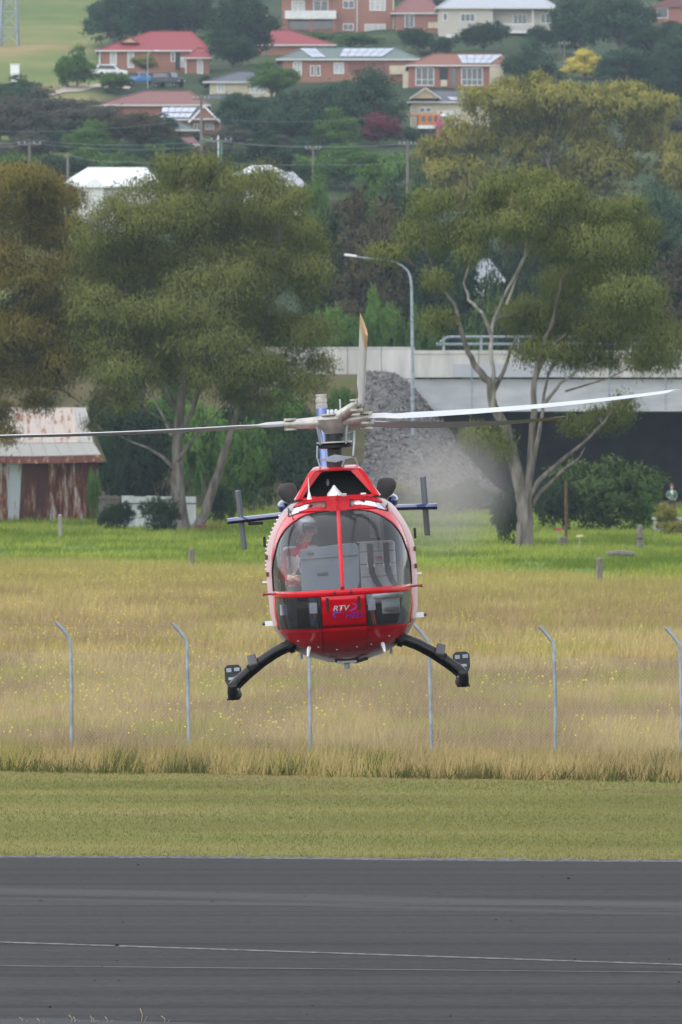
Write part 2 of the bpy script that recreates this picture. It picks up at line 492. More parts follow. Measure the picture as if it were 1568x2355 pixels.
# ------------------------------------------------------------------ grasses
def blades(n, xr, yr, h, wid, lean, colfn, keep=None, seed=1, flop=0.35, skew=0.0, flat=False):
    g = np.random.default_rng(seed)
    # x range follows the view, with a margin for a step to the side
    y = np.sqrt(g.uniform(yr[0] ** 2, yr[1] ** 2, n))
    x = g.uniform(-1, 1, n) * (y * xr + 2.0)
    y = y - skew * x
    if keep is not None:
        k = keep(x, y, g); x, y = x[k], y[k]
    n = len(x)
    z = np.asarray(terrain(x, y)) - 0.02
    hh = h[0] + (h[1] - h[0]) * g.random(n) ** 1.3
    an = g.uniform(0, 2 * np.pi, n)
    ld = g.uniform(0, 2 * np.pi, n); ll = g.random(n) * lean * hh
    ww = wid * (0.6 + 0.8 * g.random(n)) / 2
    B = np.stack([x, y, z], 1)
    S = np.stack([np.cos(an) * ww, np.sin(an) * ww, np.zeros(n)], 1)
    T = B + np.stack([np.cos(ld) * ll + 0.1 * hh, np.sin(ld) * ll, hh], 1)
    vs = np.empty((n, 3, 3)); vs[:, 0] = B - S; vs[:, 1] = B + S; vs[:, 2] = T
    c = colfn(x, y, hh, g)
    return vs.reshape(-1, 3), np.repeat(c, 3, axis=0)
def mixn(f, a_, b_): return np.asarray(a_)[None] * (1 - f[:, None]) + np.asarray(b_)[None] * f[:, None]
def dry_col(x, y, h, g):
    n1 = fbm(x / 3.0, y / 9.0, 11); n2 = fbm(x / 1.3, y / 4.0, 17)
    c = mixn(sstep(0.3, 0.7, n1), (0.475, 0.37, 0.168), (0.34, 0.25, 0.13))
    f = sstep(0.54, 0.7, n2) * 0.65
    f = np.maximum(f, sstep(220, 300, y + 0.8 * x) * 0.55)
    c = c * (1 - f[:, None]) + np.array((0.34, 0.33, 0.078))[None] * f[:, None]
    return c * (0.75 + 0.5 * g.random(len(x)))[:, None]
vs, cs = [], []
edge_y = lambda x: 126.0 - 0.33 * x
v1, c1 = blades(185000, 0.072, (125, 175), (0.2, 0.5), 0.022, 0.7, dry_col, lambda x, y, g: y > edge_y(x) + 1.2 * fbm(x, x * 0 + 3, 9), 21)
v2, c2 = blades(280000, 0.072, (172, 325), (0.25, 0.6), 0.045, 0.7, dry_col, lambda x, y, g: y < 310 - 1.2 * x + 18 * (fbm(x / 4, y / 14, 4) - 0.5), 22)
def strip_col(x, y, h, g):
    f = sstep(0.45, 0.7, fbm(x / 0.8, y / 1.5, 31))
    c = mixn(f, (0.46, 0.36, 0.165), (0.115, 0.13, 0.04))
    return c * (0.7 + 0.6 * g.random(len(x)))[:, None]
v3, c3 = blades(78000, 0.072, (122, 137), (0.2, 0.52), 0.018, 0.9, strip_col, lambda x, y, g: (y > edge_y(x) + 0.8 * fbm(x, x * 0 + 3, 9)) & (y < edge_y(x) + 6 + 3 * g.random(len(x))) & (fbm(x / 0.7, y / 0.9, 37) > 0.42), 23)
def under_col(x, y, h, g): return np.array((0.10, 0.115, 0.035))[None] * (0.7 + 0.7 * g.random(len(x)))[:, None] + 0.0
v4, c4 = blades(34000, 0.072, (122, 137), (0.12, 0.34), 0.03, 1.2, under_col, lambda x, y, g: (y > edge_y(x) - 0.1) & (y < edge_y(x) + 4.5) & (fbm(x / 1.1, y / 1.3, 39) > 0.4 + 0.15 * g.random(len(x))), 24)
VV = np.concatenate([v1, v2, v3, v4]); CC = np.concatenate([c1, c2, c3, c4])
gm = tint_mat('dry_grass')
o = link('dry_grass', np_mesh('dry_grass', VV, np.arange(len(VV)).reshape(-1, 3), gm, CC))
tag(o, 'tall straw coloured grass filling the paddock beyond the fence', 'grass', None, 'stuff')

def mown_col(x, y, h, g):
    st = 0.5 + 0.5 * np.sin((y + 0.12 * x) * 1.15 + 3 * fbm(x / 6, y / 3, 41))
    f = np.clip(0.55 * st + 0.6 * (fbm(x / 2.5, y / 1.2, 43) - 0.3), 0, 1)
    c = mixn(f, (0.15, 0.16, 0.04), (0.27, 0.24, 0.075))
    d = sstep(0.56, 0.7, fbm(x / 3, y / 2.2, 47)) * 0.7
    c = c * (1 - d[:, None]) + np.array((0.23, 0.165, 0.085))[None] * d[:, None]
    return c * (0.7 + 0.6 * g.random(len(x)))[:, None]
v5, c5 = blades(290000, 0.072, (100.5, 130), (0.02, 0.07), 0.016, 1.3, mown_col, lambda x, y, g: (y > 102.1 - 0.114 * x + 0.1 * np.sin(x)) & (y < edge_y(x) + 1), 51)
o = link('mown_grass', np_mesh('mown_grass', v5, np.arange(len(v5)).reshape(-1, 3), gm, c5))
tag(o, 'short mown grass verge between runway and fence', 'grass', None, 'stuff')

def green_col(x, y, h, g):
    n = fbm(x / 5.0, y / 9.0, 61)
    c = mixn(sstep(0.35, 0.65, n), (0.14, 0.2, 0.032), (0.31, 0.36, 0.07))
    e = sstep(330, 312, y + 1.2 * x) * 0.6
    c = c * (1 - e[:, None]) + np.array((0.33, 0.33, 0.07))[None] * e[:, None]
    return c * (0.75 + 0.5 * g.random(len(x)))[:, None]
def gheight(v, c): return v
v6, c6 = blades(240000, 0.075, (296, 470), (0.12, 0.42), 0.07, 0.9, green_col, lambda x, y, g: (y > 306 - 1.2 * x + 14 * (fbm(x / 4, y / 14, 4) - 0.5)) & (fbm(x / 2.2, y / 5, 63) > 0.25 + 0.3 * g.random(len(x))), 62)
gg = tint_mat('green_grass', 0.4)
# ragged tufts and bits of debris along and on the runway edge
ve, ce = blades(16000, 0.072, (99.5, 105), (0.05, 0.17), 0.02, 1.4, mown_col, lambda x, y, g: (np.abs(y - (102.15 - 0.114 * x + 0.1 * np.sin(x) + 0.5 * (fbm(x / 0.7, x * 0 + 1, 81) - 0.6))) < 0.35 * g.random(len(x))) & (fbm(x / 0.5, x * 0 + 7, 83) > 0.5), 84)
o = link('edge_tufts', np_mesh('edge_tufts', ve, np.arange(len(ve)).reshape(-1, 3), gm, ce))
tag(o, 'ragged grass tufts creeping over the runway edge', 'grass', None, 'stuff')
o = link('green_grass', np_mesh('green_grass', v6, np.arange(len(v6)).reshape(-1, 3), gg, c6))
tag(o, 'lush green grass of the far paddock under the gum trees', 'grass', None, 'stuff')

gdb = np.random.default_rng(91)
nd = 170
dx_ = gdb.uniform(-6.5, 6.5, nd); dy_ = 73 + 28.5 * gdb.random(nd); ds_ = .008 + .028 * gdb.random(nd) ** 4
o6 = np.array([(1, 0, 0), (0, 1, 0), (-1, 0, 0), (0, -1, 0), (0, 0, .6), (0, 0, -.2)], float)
dv = o6[None] * ds_[:, None, None] * gdb.uniform(.6, 1.3, (nd, 6, 1)) + np.stack([dx_, dy_, np.full(nd, .02)], 1)[:, None]
df = (np.array([(0, 1, 4), (1, 2, 4), (2, 3, 4), (3, 0, 4)])[None] + 6 * np.arange(nd)[:, None, None]).reshape(-1, 3)
dc = np.repeat(np.where(gdb.random(nd)[:, None] < .7, .008, .06) * np.ones((nd, 3)), 6, axis=0)
o = link('runway_debris', np_mesh('runway_debris', dv.reshape(-1, 3), df, tint_mat('debris', 0.0), dc))
tag(o, 'small dark bits of grit and rubber lying on the runway', 'debris', None, 'stuff')

# yellow flowers: small upright heads above the dry grass
def flowers(n, seed):
    g = np.random.default_rng(seed)
    y = np.sqrt(g.uniform(133 ** 2, 300 ** 2, n)); x = g.uniform(-1, 1, n) * (y * 0.07 + 1)
    dens = fbm(x / 1.8, y / 7.0, 71) + 0.14 * sstep(3, -4, x) + 0.10 * np.exp(-((y - 160) / 18.0) ** 2)
    k = dens > 0.57 + 0.28 * g.random(n)
    x, y = x[k], y[k]; n = len(x)
    z = 0.36 + 0.3 * g.random(n)
    s = 0.011 + 0.014 * g.random(n)
    C = np.stack([x, y, z], 1)
    vs = np.empty((n, 4, 3))
    for i, (dx, dy, dz) in enumerate(((-1, 0, 0), (0, -0.6, -0.6), (1, 0, 0.1), (0, 0.6, 0.8))):
        vs[:, i] = C + np.array((dx, dy, dz))[None] * s[:, None]
    c = mixn(g.random(n), (0.72, 0.55, 0.02), (0.8, 0.68, 0.12))
    return vs.reshape(-1, 3), np.repeat(c, 4, axis=0)
fv, fc = flowers(12000, 72)
o = link('yellow_wildflowers', np_mesh('yellow_wildflowers', fv, np.arange(len(fv)).reshape(-1, 4), tint_mat('yellow_petals'), fc))
tag(o, 'yellow wildflowers scattered through the dry paddock grass', 'wildflowers', None, 'stuff')

# seed stalks at the near edge of the runway
mb = MB()
for px, py, h in ((50, 2354, 0.06), (162, 2355, 0.09), (168, 2355, 0.07), (211, 2355, 0.08), (215, 2355, 0.06), (247, 2355, 0.07), (323, 2354, 0.15), (375, 2355, 0.08), (90, 2356, 0.06)):
    x, y = gl(px, py)
    x += random.uniform(-.01, .01)
    mb.tube([(x, y, 0), (x + 0.01, y, h * 0.6), (x - 0.03 * random.random(), y, h)], [0.003, 0.003, 0.007], 4)
    mb.tube([(x + 0.02, y + 0.02, 0), (x + 0.06, y, h * 0.5)], [0.003, 0.002], 4)
st = mb.build('grass_stalks', mat('straw', (0.4, 0.33, 0.2), 0.9))
tag(st, 'sparse dry seed stalks at the bottom left edge of the runway', 'grass', None, 'stuff')
mb = MB()
mb.grid([[gl2 + (0.018,) for gl2 in (gl(-80, 2349), gl(100, 2346), gl(250, 2351), gl(420, 2356), gl(520, 2361))], [gl2 + (0.018,) for gl2 in (gl(-80, 2480), gl(100, 2480), gl(250, 2480), gl(420, 2480), gl(520, 2480))]])
tag(mb.build('asphalt_patch', mat('dark_patch', (0.02, 0.02, 0.021), 0.9, var=0.3, scale=8)), 'dark asphalt patch at the near edge of the runway', None, None, 'structure')
# ------------------------------------------------------------------ overpass and its banks
YB = 500.0
br = empty('road_bridge', 'pale concrete road bridge with a steel railing and a dark space underneath', 'bridge', (P(1250, 945, YB).x, YB, 1.2))
def bpart(mb, name, mats, **k):
    o = mb.build(name, mats, None, **k); o.parent = br; o.matrix_parent_inverse = Matrix.Translation(-br.location); return o
cm2 = mat('grey_concrete_beam', (0.38, 0.39, 0.40), 0.85, c2=(0.48, 0.485, 0.49), scale=0.5, bump=0.1, stretch=(1, 1, 3))  # plain grey concrete of the beam, deck and side abutment
cm3 = mat('pale_barrier_concrete', (0.38, 0.365, 0.335), 0.85, c2=(0.52, 0.505, 0.465), scale=0.7, stretch=(1.5, 1, 0.35), bump=0.1)
cm4 = mat('repainted_concrete', (0.38, 0.39, 0.41), 0.8, var=0.04, scale=1)
XB0, XB1 = P(950, 0, YB).x, 46.0
zt, zp, zb = P(0, 806, YB).z, P(0, 868, YB).z, P(0, 946, YB).z
n = 9
seg = (XB1 - XB0) / n
for k in range(n):      # barrier panels with open joints
    mb = MB(); x0, x1 = XB0 + k * seg, XB0 + (k + 1) * seg - 0.05
    mb.prism([(x0, zp), (x1, zp), (x1, zt - 0.25), (x0, zt - 0.25)], YB - 0.2, YB + 0.2)
    mb.box(((x0 + x1) / 2, YB, zt - 0.12), (x1 - x0, 0.5, 0.25))
    bpart(mb, 'barrier_panel', cm3)
mb = MB(); mb.box(((P(1040, 0, YB).x + P(1330, 0, YB).x) / 2, YB - 0.215, zp + 0.47), (P(1330, 0, YB).x - P(1040, 0, YB).x, 0.02, 0.9))
bpart(mb, 'repaint_patch', cm4)
mb = MB()
mb.prism([(XB0 - 2, zb), (XB1, zb), (XB1, zp - 0.12), (XB0 - 2, zp - 0.12)], YB + 0.25, YB + 0.9)
bpart(mb, 'edge_beam', cm2)
mb = MB(); mb.prism([(XB0 - 2, zb + 0.7), (XB1, zb + 0.7), (XB1, zp - 0.14), (XB0 - 2, zp - 0.14)], YB + 0.9, YB + 33)
for k in range(6): mb.box(((XB0 + XB1) / 2 - 1, YB + 4 + k * 5, zb + 0.35), (XB1 - XB0 + 2, 1.2, 0.7))
bpart(mb, 'deck', cm2)
mb = MB(); mb.box((28, YB + 31, 4.4), (42, 1.5, 7.6)); bpart(mb, 'rear_abutment', mat('shaded_concrete', (0.16, 0.17, 0.18), 0.9, var=0.2, scale=0.4))  # dark colour carries the deep shade under the deck
mb = MB(); mb.box((XB1 + 1.5, YB + 16, 5.5), (4, 33, 10)); bpart(mb, 'side_abutment', cm2)
for k, px in enumerate((1085, 1233, 1400, 1530)):
    mb = MB(); x = P(px, 0, YB).x; mb.tube([(x, YB - 0.26, zt - 0.3), (x, YB - 0.26, zb + 0.1)], 0.05, 6)
    bpart(mb, 'drain_pipe', M['grey_metal'])
rl = MB(); z0, z1 = P(0, 795, YB).z, P(0, 775, YB).z
for za in (z0 + 0.1, z1): rl.tube([(P(1012, 0, YB).x - (0.3 if za < z1 else 0), YB + 0.1, za - (0 if za < z1 else 0.35)), (P(1030, 0, YB).x, YB + 0.1, za), (XB1, YB + 0.1, za + 0.1)], 0.09, 6)
bpart(rl, 'rail', M['grey_metal'])
for k in range(14):
    mb = MB(); x = P(1020, 0, YB).x + 2.0 * k * 1.3
    if x > XB1: break
    mb.box((x, YB + 0.1, (zt + z1) / 2), (0.16, 0.12, z1 - zt + 0.04)); bpart(mb, 'rail_post', M['grey_metal'])
# approach wall on the bank
ww = empty('barrier_wall', 'low weathered concrete wall running along the top of the brown grass bank', 'wall', (P(850, 800, 512).x, 512, 10.3))
for k in range(7):
    mb = MB(); x0 = P(955, 0, 512).x - (k + 1) * 2.4
    mb.box((x0 + 1.18 - ww.location.x, 0, 0.75), (2.36, 0.35, 2.1)); mb.box((x0 + 1.18 - ww.location.x, 0, 1.88), (2.36, 0.42, 0.12), mi=1)
    mb.build('wall_panel', [cm3, M['concrete']], ww)

# gravel spill slope with loose stones
gsm = mat('grey_gravel', (0.055, 0.055, 0.056), 0.95, c2=(0.13, 0.125, 0.12), scale=1.5, bump=0.8, detail=8)
mb = MB(); rows = []
for y in np.arange(474, 545, 2.0):
    rows.append([(x, y, tz(x, y) + 0.08) for x in np.linspace(1.6 + 1.2 * math.sin(y * .35) * .3, 13, 40)])
mb.grid(rows)
tag(mb.build('gravel_slope', gsm, smooth=True), 'grey gravel slope below the bridge end', None, None, 'structure')
def stones(n, region, smin, smax, seed):
    g = np.random.default_rng(seed)
    x = g.uniform(region[0], region[1], n); y = g.uniform(region[2], region[3], n)
    z = terrain(x, y) + 0.08
    s = smin + (smax - smin) * g.random(n) ** 3
    o6 = np.array([(1, 0, 0), (0, 1, 0), (-1, 0, 0), (0, -1, 0), (0, 0, 1), (0, 0, -1)], float)
    vs = o6[None] * s[:, None, None] * g.uniform(0.55, 1.2, (n, 6, 1)) + g.uniform(-.25, .25, (n, 6, 3)) * s[:, None, None] + np.stack([x, y, z], 1)[:, None]
    f = np.array([(0, 1, 4), (1, 2, 4), (2, 3, 4), (3, 0, 4), (1, 0, 5), (2, 1, 5), (3, 2, 5), (0, 3, 5)])
    fs = (f[None] + 6 * np.arange(n)[:, None, None]).reshape(-1, 3)
    c = np.array((0.145, 0.137, 0.13))[None] * g.uniform(0.4, 1.6, n)[:, None]
    return vs.reshape(-1, 3), fs, np.repeat(c, 6, axis=0)
v, f, cc = stones(16000, (1.6, 13, 474, 530), 0.03, 0.24, 5)
o = link('loose_stones', np_mesh('loose_stones', v, f, tint_mat('stone', 0.0), cc)); tag(o, 'loose broken stones covering the slope below the bridge', 'stones', None, 'stuff')

# street lamp by the bridge
lp = empty('street_lamp', 'tall grey street lamp with one long arm beside the gravel slope', 'street lamp', (P(949, 945, 478).x, 478, tz(P(949, 945, 478).x, 478)))
q = lambda px, py: P(px, py, 478) - lp.location
MB().tube([q(949, 1000), q(948, 800), q(946, 660), q(943, 637), q(938, 624)], [0.13, 0.11, 0.09, 0.085, 0.08], 10).build('pole', M['grey_metal'], lp, smooth=True)
MB().tube([q(938, 624), q(925, 612), q(905, 602), q(870, 597), q(820, 591)], [0.075, 0.07, 0.06, 0.055, 0.05], 8).build('arm', M['grey_metal'], lp, smooth=True)
MB().box(q(806, 588), (0.85, 0.35, 0.16), (0, 0.12, 0)).build('lamp_head', M['white'], lp, bevel=0.05)

# ------------------------------------------------------------------ houses on the hill
def brick(name, c, c2): return mat(name, c, 0.9, c2=c2, scale=9, detail=6)
HM = {
 'brick': brick('orange_brick', (0.24, 0.11, 0.075), (0.35, 0.17, 0.12)),
 'brick2': brick('red_brick', (0.22, 0.08, 0.06), (0.36, 0.17, 0.13)),
 'cream': mat('cream_render', (0.52, 0.46, 0.33), 0.85, var=0.08, scale=1),
 'beige': mat('beige_boards', (0.46, 0.42, 0.36), 0.85, var=0.08, scale=1.2, stretch=(0.4, 1, 8)),
 'white': M['white_rough'],
 'red_tile': mat('red_roof_tiles', (0.205, 0.033, 0.038), 0.8, c2=(0.28, 0.055, 0.06), scale=3, stretch=(1, 6, 6), bump=0.4),
 'maroon_tile': mat('maroon_roof_tiles', (0.15, 0.06, 0.055), 0.85, c2=(0.24, 0.11, 0.1), scale=3, stretch=(1, 6, 6), bump=0.4),
 'orange_tile': mat('orange_roof_tiles', (0.17, 0.065, 0.04), 0.85, c2=(0.26, 0.11, 0.07), scale=3, stretch=(1, 6, 6), bump=0.4),
 'green_tile': mat('grey_green_roof_tiles', (0.08, 0.115, 0.105), 0.8, c2=(0.14, 0.18, 0.165), scale=3, stretch=(1, 6, 6), bump=0.4),
 'dark_tile': mat('blue_grey_roof_tiles', (0.055, 0.06, 0.075), 0.8, c2=(0.11, 0.115, 0.14), scale=3, stretch=(1, 6, 6), bump=0.4),
 'grey_iron': mat('grey_iron_roof', (0.36, 0.38, 0.41), 0.5, 0.2, var=0.12, scale=2, stretch=(6, 1, 1)),
 'dull_iron': mat('dull_grey_iron_roof', (0.2, 0.215, 0.235), 0.6, var=0.12, scale=2),
 'white_iron': mat('white_iron_roof', (0.78, 0.79, 0.8), 0.5, var=0.05, scale=2, stretch=(6, 1, 1)),
 'gutter': mat('pale_gutter', (0.55, 0.53, 0.5), 0.6),
 'panel': mat('solar_panel_glass', (0.34, 0.37, 0.43), 0.12, var=0.1, scale=1.0, spec=0.9),
 'tan': mat('tan_boards', (0.4, 0.32, 0.19), 0.85, var=0.15, scale=3),
}
class House:
    def __init__(s, label, px0, px1, base, eave, Y=None, depth=9.0, wall='brick', name='house', cat='house'):
        s.Y = Y or gY((px0 + px1) / 2, base)
        s.k = s.Y / FPX
        c = P((px0 + px1) / 2, base, s.Y)
        s.e = empty(name, label, cat, c)
        s.c = c; s.d = depth
        s.x0, s.x1, s.ze = s.X(px0), s.X(px1), s.Z(eave)
        s.wall(px0, px1, eave, base, wall)
    def X(s, px): return (px - 784) * s.k - s.c.x
    def Z(s, py): return CH - (py - 1000) * s.k - s.c.z
    def wall(s, px0, px1, top, base, m, dy=0.0, dep=None, name='wall'):
        x0, x1, z1, z0 = s.X(px0), s.X(px1), s.Z(top), s.Z(base)
        MB().box(((x0 + x1) / 2, dy + (dep or s.d) / 2, (z1 + z0 - 2.0) / 2), (x1 - x0, dep or s.d, z1 - z0 + 2.0)).build(name, HM.get(m, M.get(m)) if isinstance(m, str) else m, s.e)
    def hip(s, px0, px1, eave, rp0, rp1, ridge, m, dy=-0.5, dep=None, gutter=True, name='roof'):
        dep = dep or s.d + 1.0
        x0, x1, a, b_ = s.X(px0), s.X(px1), s.X(rp0), s.X(rp1)
        z0, z1 = s.Z(eave), s.Z(ridge) + (s.Z(ridge) / 100) * 0
        ym = dy + dep / 2
        mb = MB()
        mb.add([(x0, dy, z0), (x1, dy, z0), (x1, dy + dep, z0), (x0, dy + dep, z0), (a, ym, z1), (b_, ym, z1)],
               [(0, 1, 5, 4), (1, 2, 5), (2, 3, 4, 5), (3, 0, 4), (3, 2, 1, 0)])
        r = mb.build(name, HM[m], s.e)
        caps = MB()
        for p, q_ in (((x0, dy, z0), (a, ym, z1)), ((x1, dy, z0), (b_, ym, z1)), ((a, ym, z1), (b_, ym, z1))):
            caps.bar(Vector(p) + Vector((0, 0, .04)), Vector(q_) + Vector((0, 0, .04)), 0.22, 0.1)
        caps.build('ridge_capping', HM[m], r)
        if gutter:
            g = MB()
            g.box(((x0 + x1) / 2, dy - 0.06, z0 - 0.02), (x1 - x0 + 0.2, 0.12, 0.2)); g.box((x0 - 0.05, dy + dep / 2, z0 - 0.02), (0.1, dep, 0.2)); g.box((x1 + 0.05, dy + dep / 2, z0 - 0.02), (0.1, dep, 0.2))
            g.build('gutter', HM['gutter'], r)
        s.plane = (dy, z0, ym, z1)
        return r
    def win(s, px0, px1, t, b, nx=2, frame='white', pane='dark_glass', dy=0.0, bar=0.09, rows=1):
        x0, x1, z1, z0 = s.X(px0), s.X(px1), s.Z(t), s.Z(b)
        f = MB(); w = bar; y = dy - 0.03
        for x in (x0, x1): f.box((x, y, (z0 + z1) / 2), (w, 0.1, z1 - z0 + w))
        for z in (z0, z1): f.box(((x0 + x1) / 2, y, z), (x1 - x0 - w, 0.098, w))
        for i in range(1, nx): f.box((x0 + (x1 - x0) * i / nx, y - 0.002, (z0 + z1) / 2), (w * 0.7, 0.09, z1 - z0 - w))
        for i in range(1, rows): f.box(((x0 + x1) / 2, y - 0.004, z0 + (z1 - z0) * 0.33), (x1 - x0 - w, 0.085, w * 0.7))
        fo = f.build('window', M.get(frame) or HM[frame], s.e)
        p = MB(); p.box(((x0 + x1) / 2, dy - 0.01, (z0 + z1) / 2), (x1 - x0 - w, 0.03, z1 - z0 - w)); p.build('pane', M[pane], fo)
        return fo
    def block(s, px0, px1, t, b, m, name, dy=0.0, th=0.2):
        x0, x1, z1, z0 = s.X(px0), s.X(px1), s.Z(t), s.Z(b)
        return MB().box(((x0 + x1) / 2, dy, (z0 + z1) / 2), (x1 - x0, th, z1 - z0)).build(name, HM.get(m) or M[m], s.e)
    def solar(s, quads, nx=3, ny=1):
        """panels lying on the front roof slope, corners given in photo pixels"""
        dy, z0, ym, z1 = s.plane
        for (a0, a1, t, b0, b1, bt) in quads:   # top x0,x1,y ; bottom x0,x1,y
            for i in range(nx):
                for j in range(ny):
                    def pt(u, v):
                        px = (a0 + (a1 - a0) * u) * (1 - v) + (b0 + (b1 - b0) * u) * v
                        z = s.Z(t + (bt - t) * v); y = dy + (ym - dy) * (z - z0) / (z1 - z0)
                        return Vector((s.X(px), y - 0.06, z + 0.12))
                    g = 0.04
                    cs_ = [pt((i + g) / nx, (j + g) / ny), pt((i + 1 - g) / nx, (j + g) / ny), pt((i + 1 - g) / nx, (j + 1 - g) / ny), pt((i + g) / nx, (j + 1 - g) / ny)]
                    mb = MB(); dn = Vector((0, 0.02, -0.06))
                    mb.add(cs_ + [c_ + dn for c_ in cs_], [(0, 1, 2, 3), (7, 6, 5, 4), (0, 4, 5, 1), (1, 5, 6, 2), (2, 6, 7, 3), (3, 7, 4, 0)])
                    mb.build('solar_panel', HM['panel'], s.e)

# upper brick house with balcony
h = House('two storey orange brick house with a white balcony at the top of the hill', 648, 905, 76, -32, wall='brick', depth=9)
h.hip(640, 912, -32, 730, 830, -80, 'red_tile')
h.block(655, 773, 27, 46, 'white_rough', 'balcony', -1.0, 1.6); h.block(655, 773, -12, -8, 'white_rough', 'balcony_roof', -0.9, 1.8)
h.block(666, 768, 50, 68, 'dark_glass', 'carport_shade', -0.03, 0.1)  # dark sheet on the wall in place of the carport's shaded inside
for px in (658, 715, 769): h.block(px - 3, px + 3, 46, 76, 'brick2', 'pier', -1.2, 0.5)
h.win(721, 754, 3, 27); h.win(671, 700, 3, 27, pane='curtain'); h.win(789, 814, 3, 20); h.win(850, 886, 2, 25, 3, pane='curtain')
h.win(789, 812, 56, 70); h.win(839, 886, 57, 76, 3, pane='curtain'); h.block(820, 822, -30, 76, 'white', 'downpipe', -0.1, 0.12)
h.block(903, 906, -30, 76, 'cream', 'downpipe', -0.1, 0.12)
# brick wing with the dark red roof
h = House('brick house with a dark red tiled roof between the balcony house and the cream house', 909, 1006, 76, 32, wall='brick', depth=8)
h.hip(900, 1012, 32, 940, 985, -10, 'maroon_tile'); h.win(931, 952, 35, 64, 2); h.block(984, 1007, 52, 66, 'cream', 'cream_screen', -0.1)
h.block(984, 1006, 33, 51, 'brick2', 'brick_infill', -0.05, 0.1)
# cream house
h = House('large cream weatherboard house with a pale grey iron roof and a white balustrade', 1009, 1130, 86, 22, wall='beige', depth=11)
h.wall(1129, 1280, 22, 86, 'beige', dy=2.0, dep=9, name='rear_wall'); h.hip(1002, 1284, 20, 1060, 1230, -22, 'grey_iron', dep=12.5)
h.win(1059, 1091, 33, 50, 3); h.win(1019, 1028, 32, 48, 1); h.win(1181, 1211, 32, 55, 3, dy=2.0); h.win(1244, 1277, 31, 52, 3, dy=2.0)
h.block(1129, 1282, 72, 77, 'white_rough', 'verandah_floor', 1.0, 2.0)
for k in range(20): h.block(1148 + k * 4, 1149.6 + k * 4, 57, 72, 'white', 'baluster', 0.1, 0.08)
h.block(1146, 1226, 55, 57.5, 'white', 'handrail', 0.1, 0.12)
for px in (1131, 1225, 1280): h.block(px - 1.5, px + 1.5, 20, 86, 'white_rough', 'verandah_post', 0.15, 0.15)
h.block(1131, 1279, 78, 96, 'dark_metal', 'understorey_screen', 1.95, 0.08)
h.block(1026, 1045, 80, 90, 'white', 'garden_gate', -0.4, 0.1)
# far right brick house
h = House('dull brick house with a gable roof at the top right corner', 1496, 1620, 52, 14, wall='brick2', depth=9)
mb = MB(); mb.add([(h.X(1490), -.4, h.Z(18)), (h.X(1560), -.4, h.Z(-12)), (h.X(1630), -.4, h.Z(18)), (h.X(1490), 9.4, h.Z(18)), (h.X(1560), 9.4, h.Z(-12)), (h.X(1630), 9.4, h.Z(18))], [(0, 1, 4, 3), (1, 2, 5, 4), (0, 2, 1), (3, 4, 5), (0, 3, 5, 2)]); mb.build('roof', HM['maroon_tile'], h.e)
h.win(1510, 1535, 19, 42, 1)
# red roof house
h = House('brick house with a broad bright red hip roof behind parked cars', 230, 432, 170, 119, wall='brick', depth=11)
r = h.hip(221, 485, 118, 345, 436, 68, 'red_tile', dep=12.5)
pl = h.plane
def gablet(cx, wpx, zb, zt_, y):
    mb = MB(); mb.prism([(h.X(cx - wpx), h.Z(zb)), (h.X(cx + wpx), h.Z(zb)), (h.X(cx), h.Z(zt_))], y, y + 3); mb.build('gablet', HM['red_tile'], h.e)
    mb = MB(); mb.prism([(h.X(cx - wpx * .7), h.Z(zb) + .1), (h.X(cx + wpx * .7), h.Z(zb) + .1), (h.X(cx), h.Z(zt_) - .25)], y - .06, y - .01); mb.build('gable_vent', HM['tan'], h.e)
gablet(298, 22, 99, 84, 1.0)
h.wall(431, 482, 137, 196, 'brick', dy=-2.5, dep=5, name='wing_wall'); h.hip(426, 488, 137, 452, 470, 112, 'red_tile', dy=-3.0, dep=6, name='wing_roof')
h.win(254, 268, 122, 150, 1, pane='curtain'); h.win(294, 308, 122, 156, 1, pane='curtain'); h.win(455, 467, 142, 172, 1, dy=-2.5, pane='curtain')
h.win(394, 402, 122, 142, 1); h.block(404, 414, 121, 162, 'dark_metal', 'front_door', -0.05, 0.1); h.win(416, 426, 133, 155, 2, pane='curtain')
h.block(427, 430, 137, 196, 'white', 'downpipe', -2.6, 0.12); h.block(228, 231, 120, 170, 'white', 'downpipe', -0.1, 0.12)
# second red roof
h = House('house showing only its bright red hip roof above the grey green roof', 582, 764, 165, 106, Y=gY(670, 130), wall='brick', depth=10)
h.hip(572, 772, 105, 618, 664, 66, 'red_tile')
# long house with solar panels
h = House('long brick house with a grey green hip roof carrying two solar arrays', 650, 955, 190, 140, wall='brick', depth=11)
h.hip(636, 968, 138, 700, 905, 106, 'green_tile', dep=12.5)
h.solar([(688, 724, 109, 718, 750, 134)], 3, 2); h.solar([(790, 908, 109, 780, 880, 132)], 6, 2)
h.win(674, 693, 143, 176, 2, pane='curtain'); h.win(714, 722, 152, 175, 1); h.win(727, 736, 152, 175, 1); h.win(768, 790, 146, 170, 2, pane='curtain')
for a_, b_ in ((801, 840), (846, 885)):
    o = h.block(a_, b_, 145, 166, 'maroon_tile', 'garage_door', -0.05, 0.1)
h.block(895, 936, 152, 172, 'cream', 'side_fence', -0.5, 0.1)
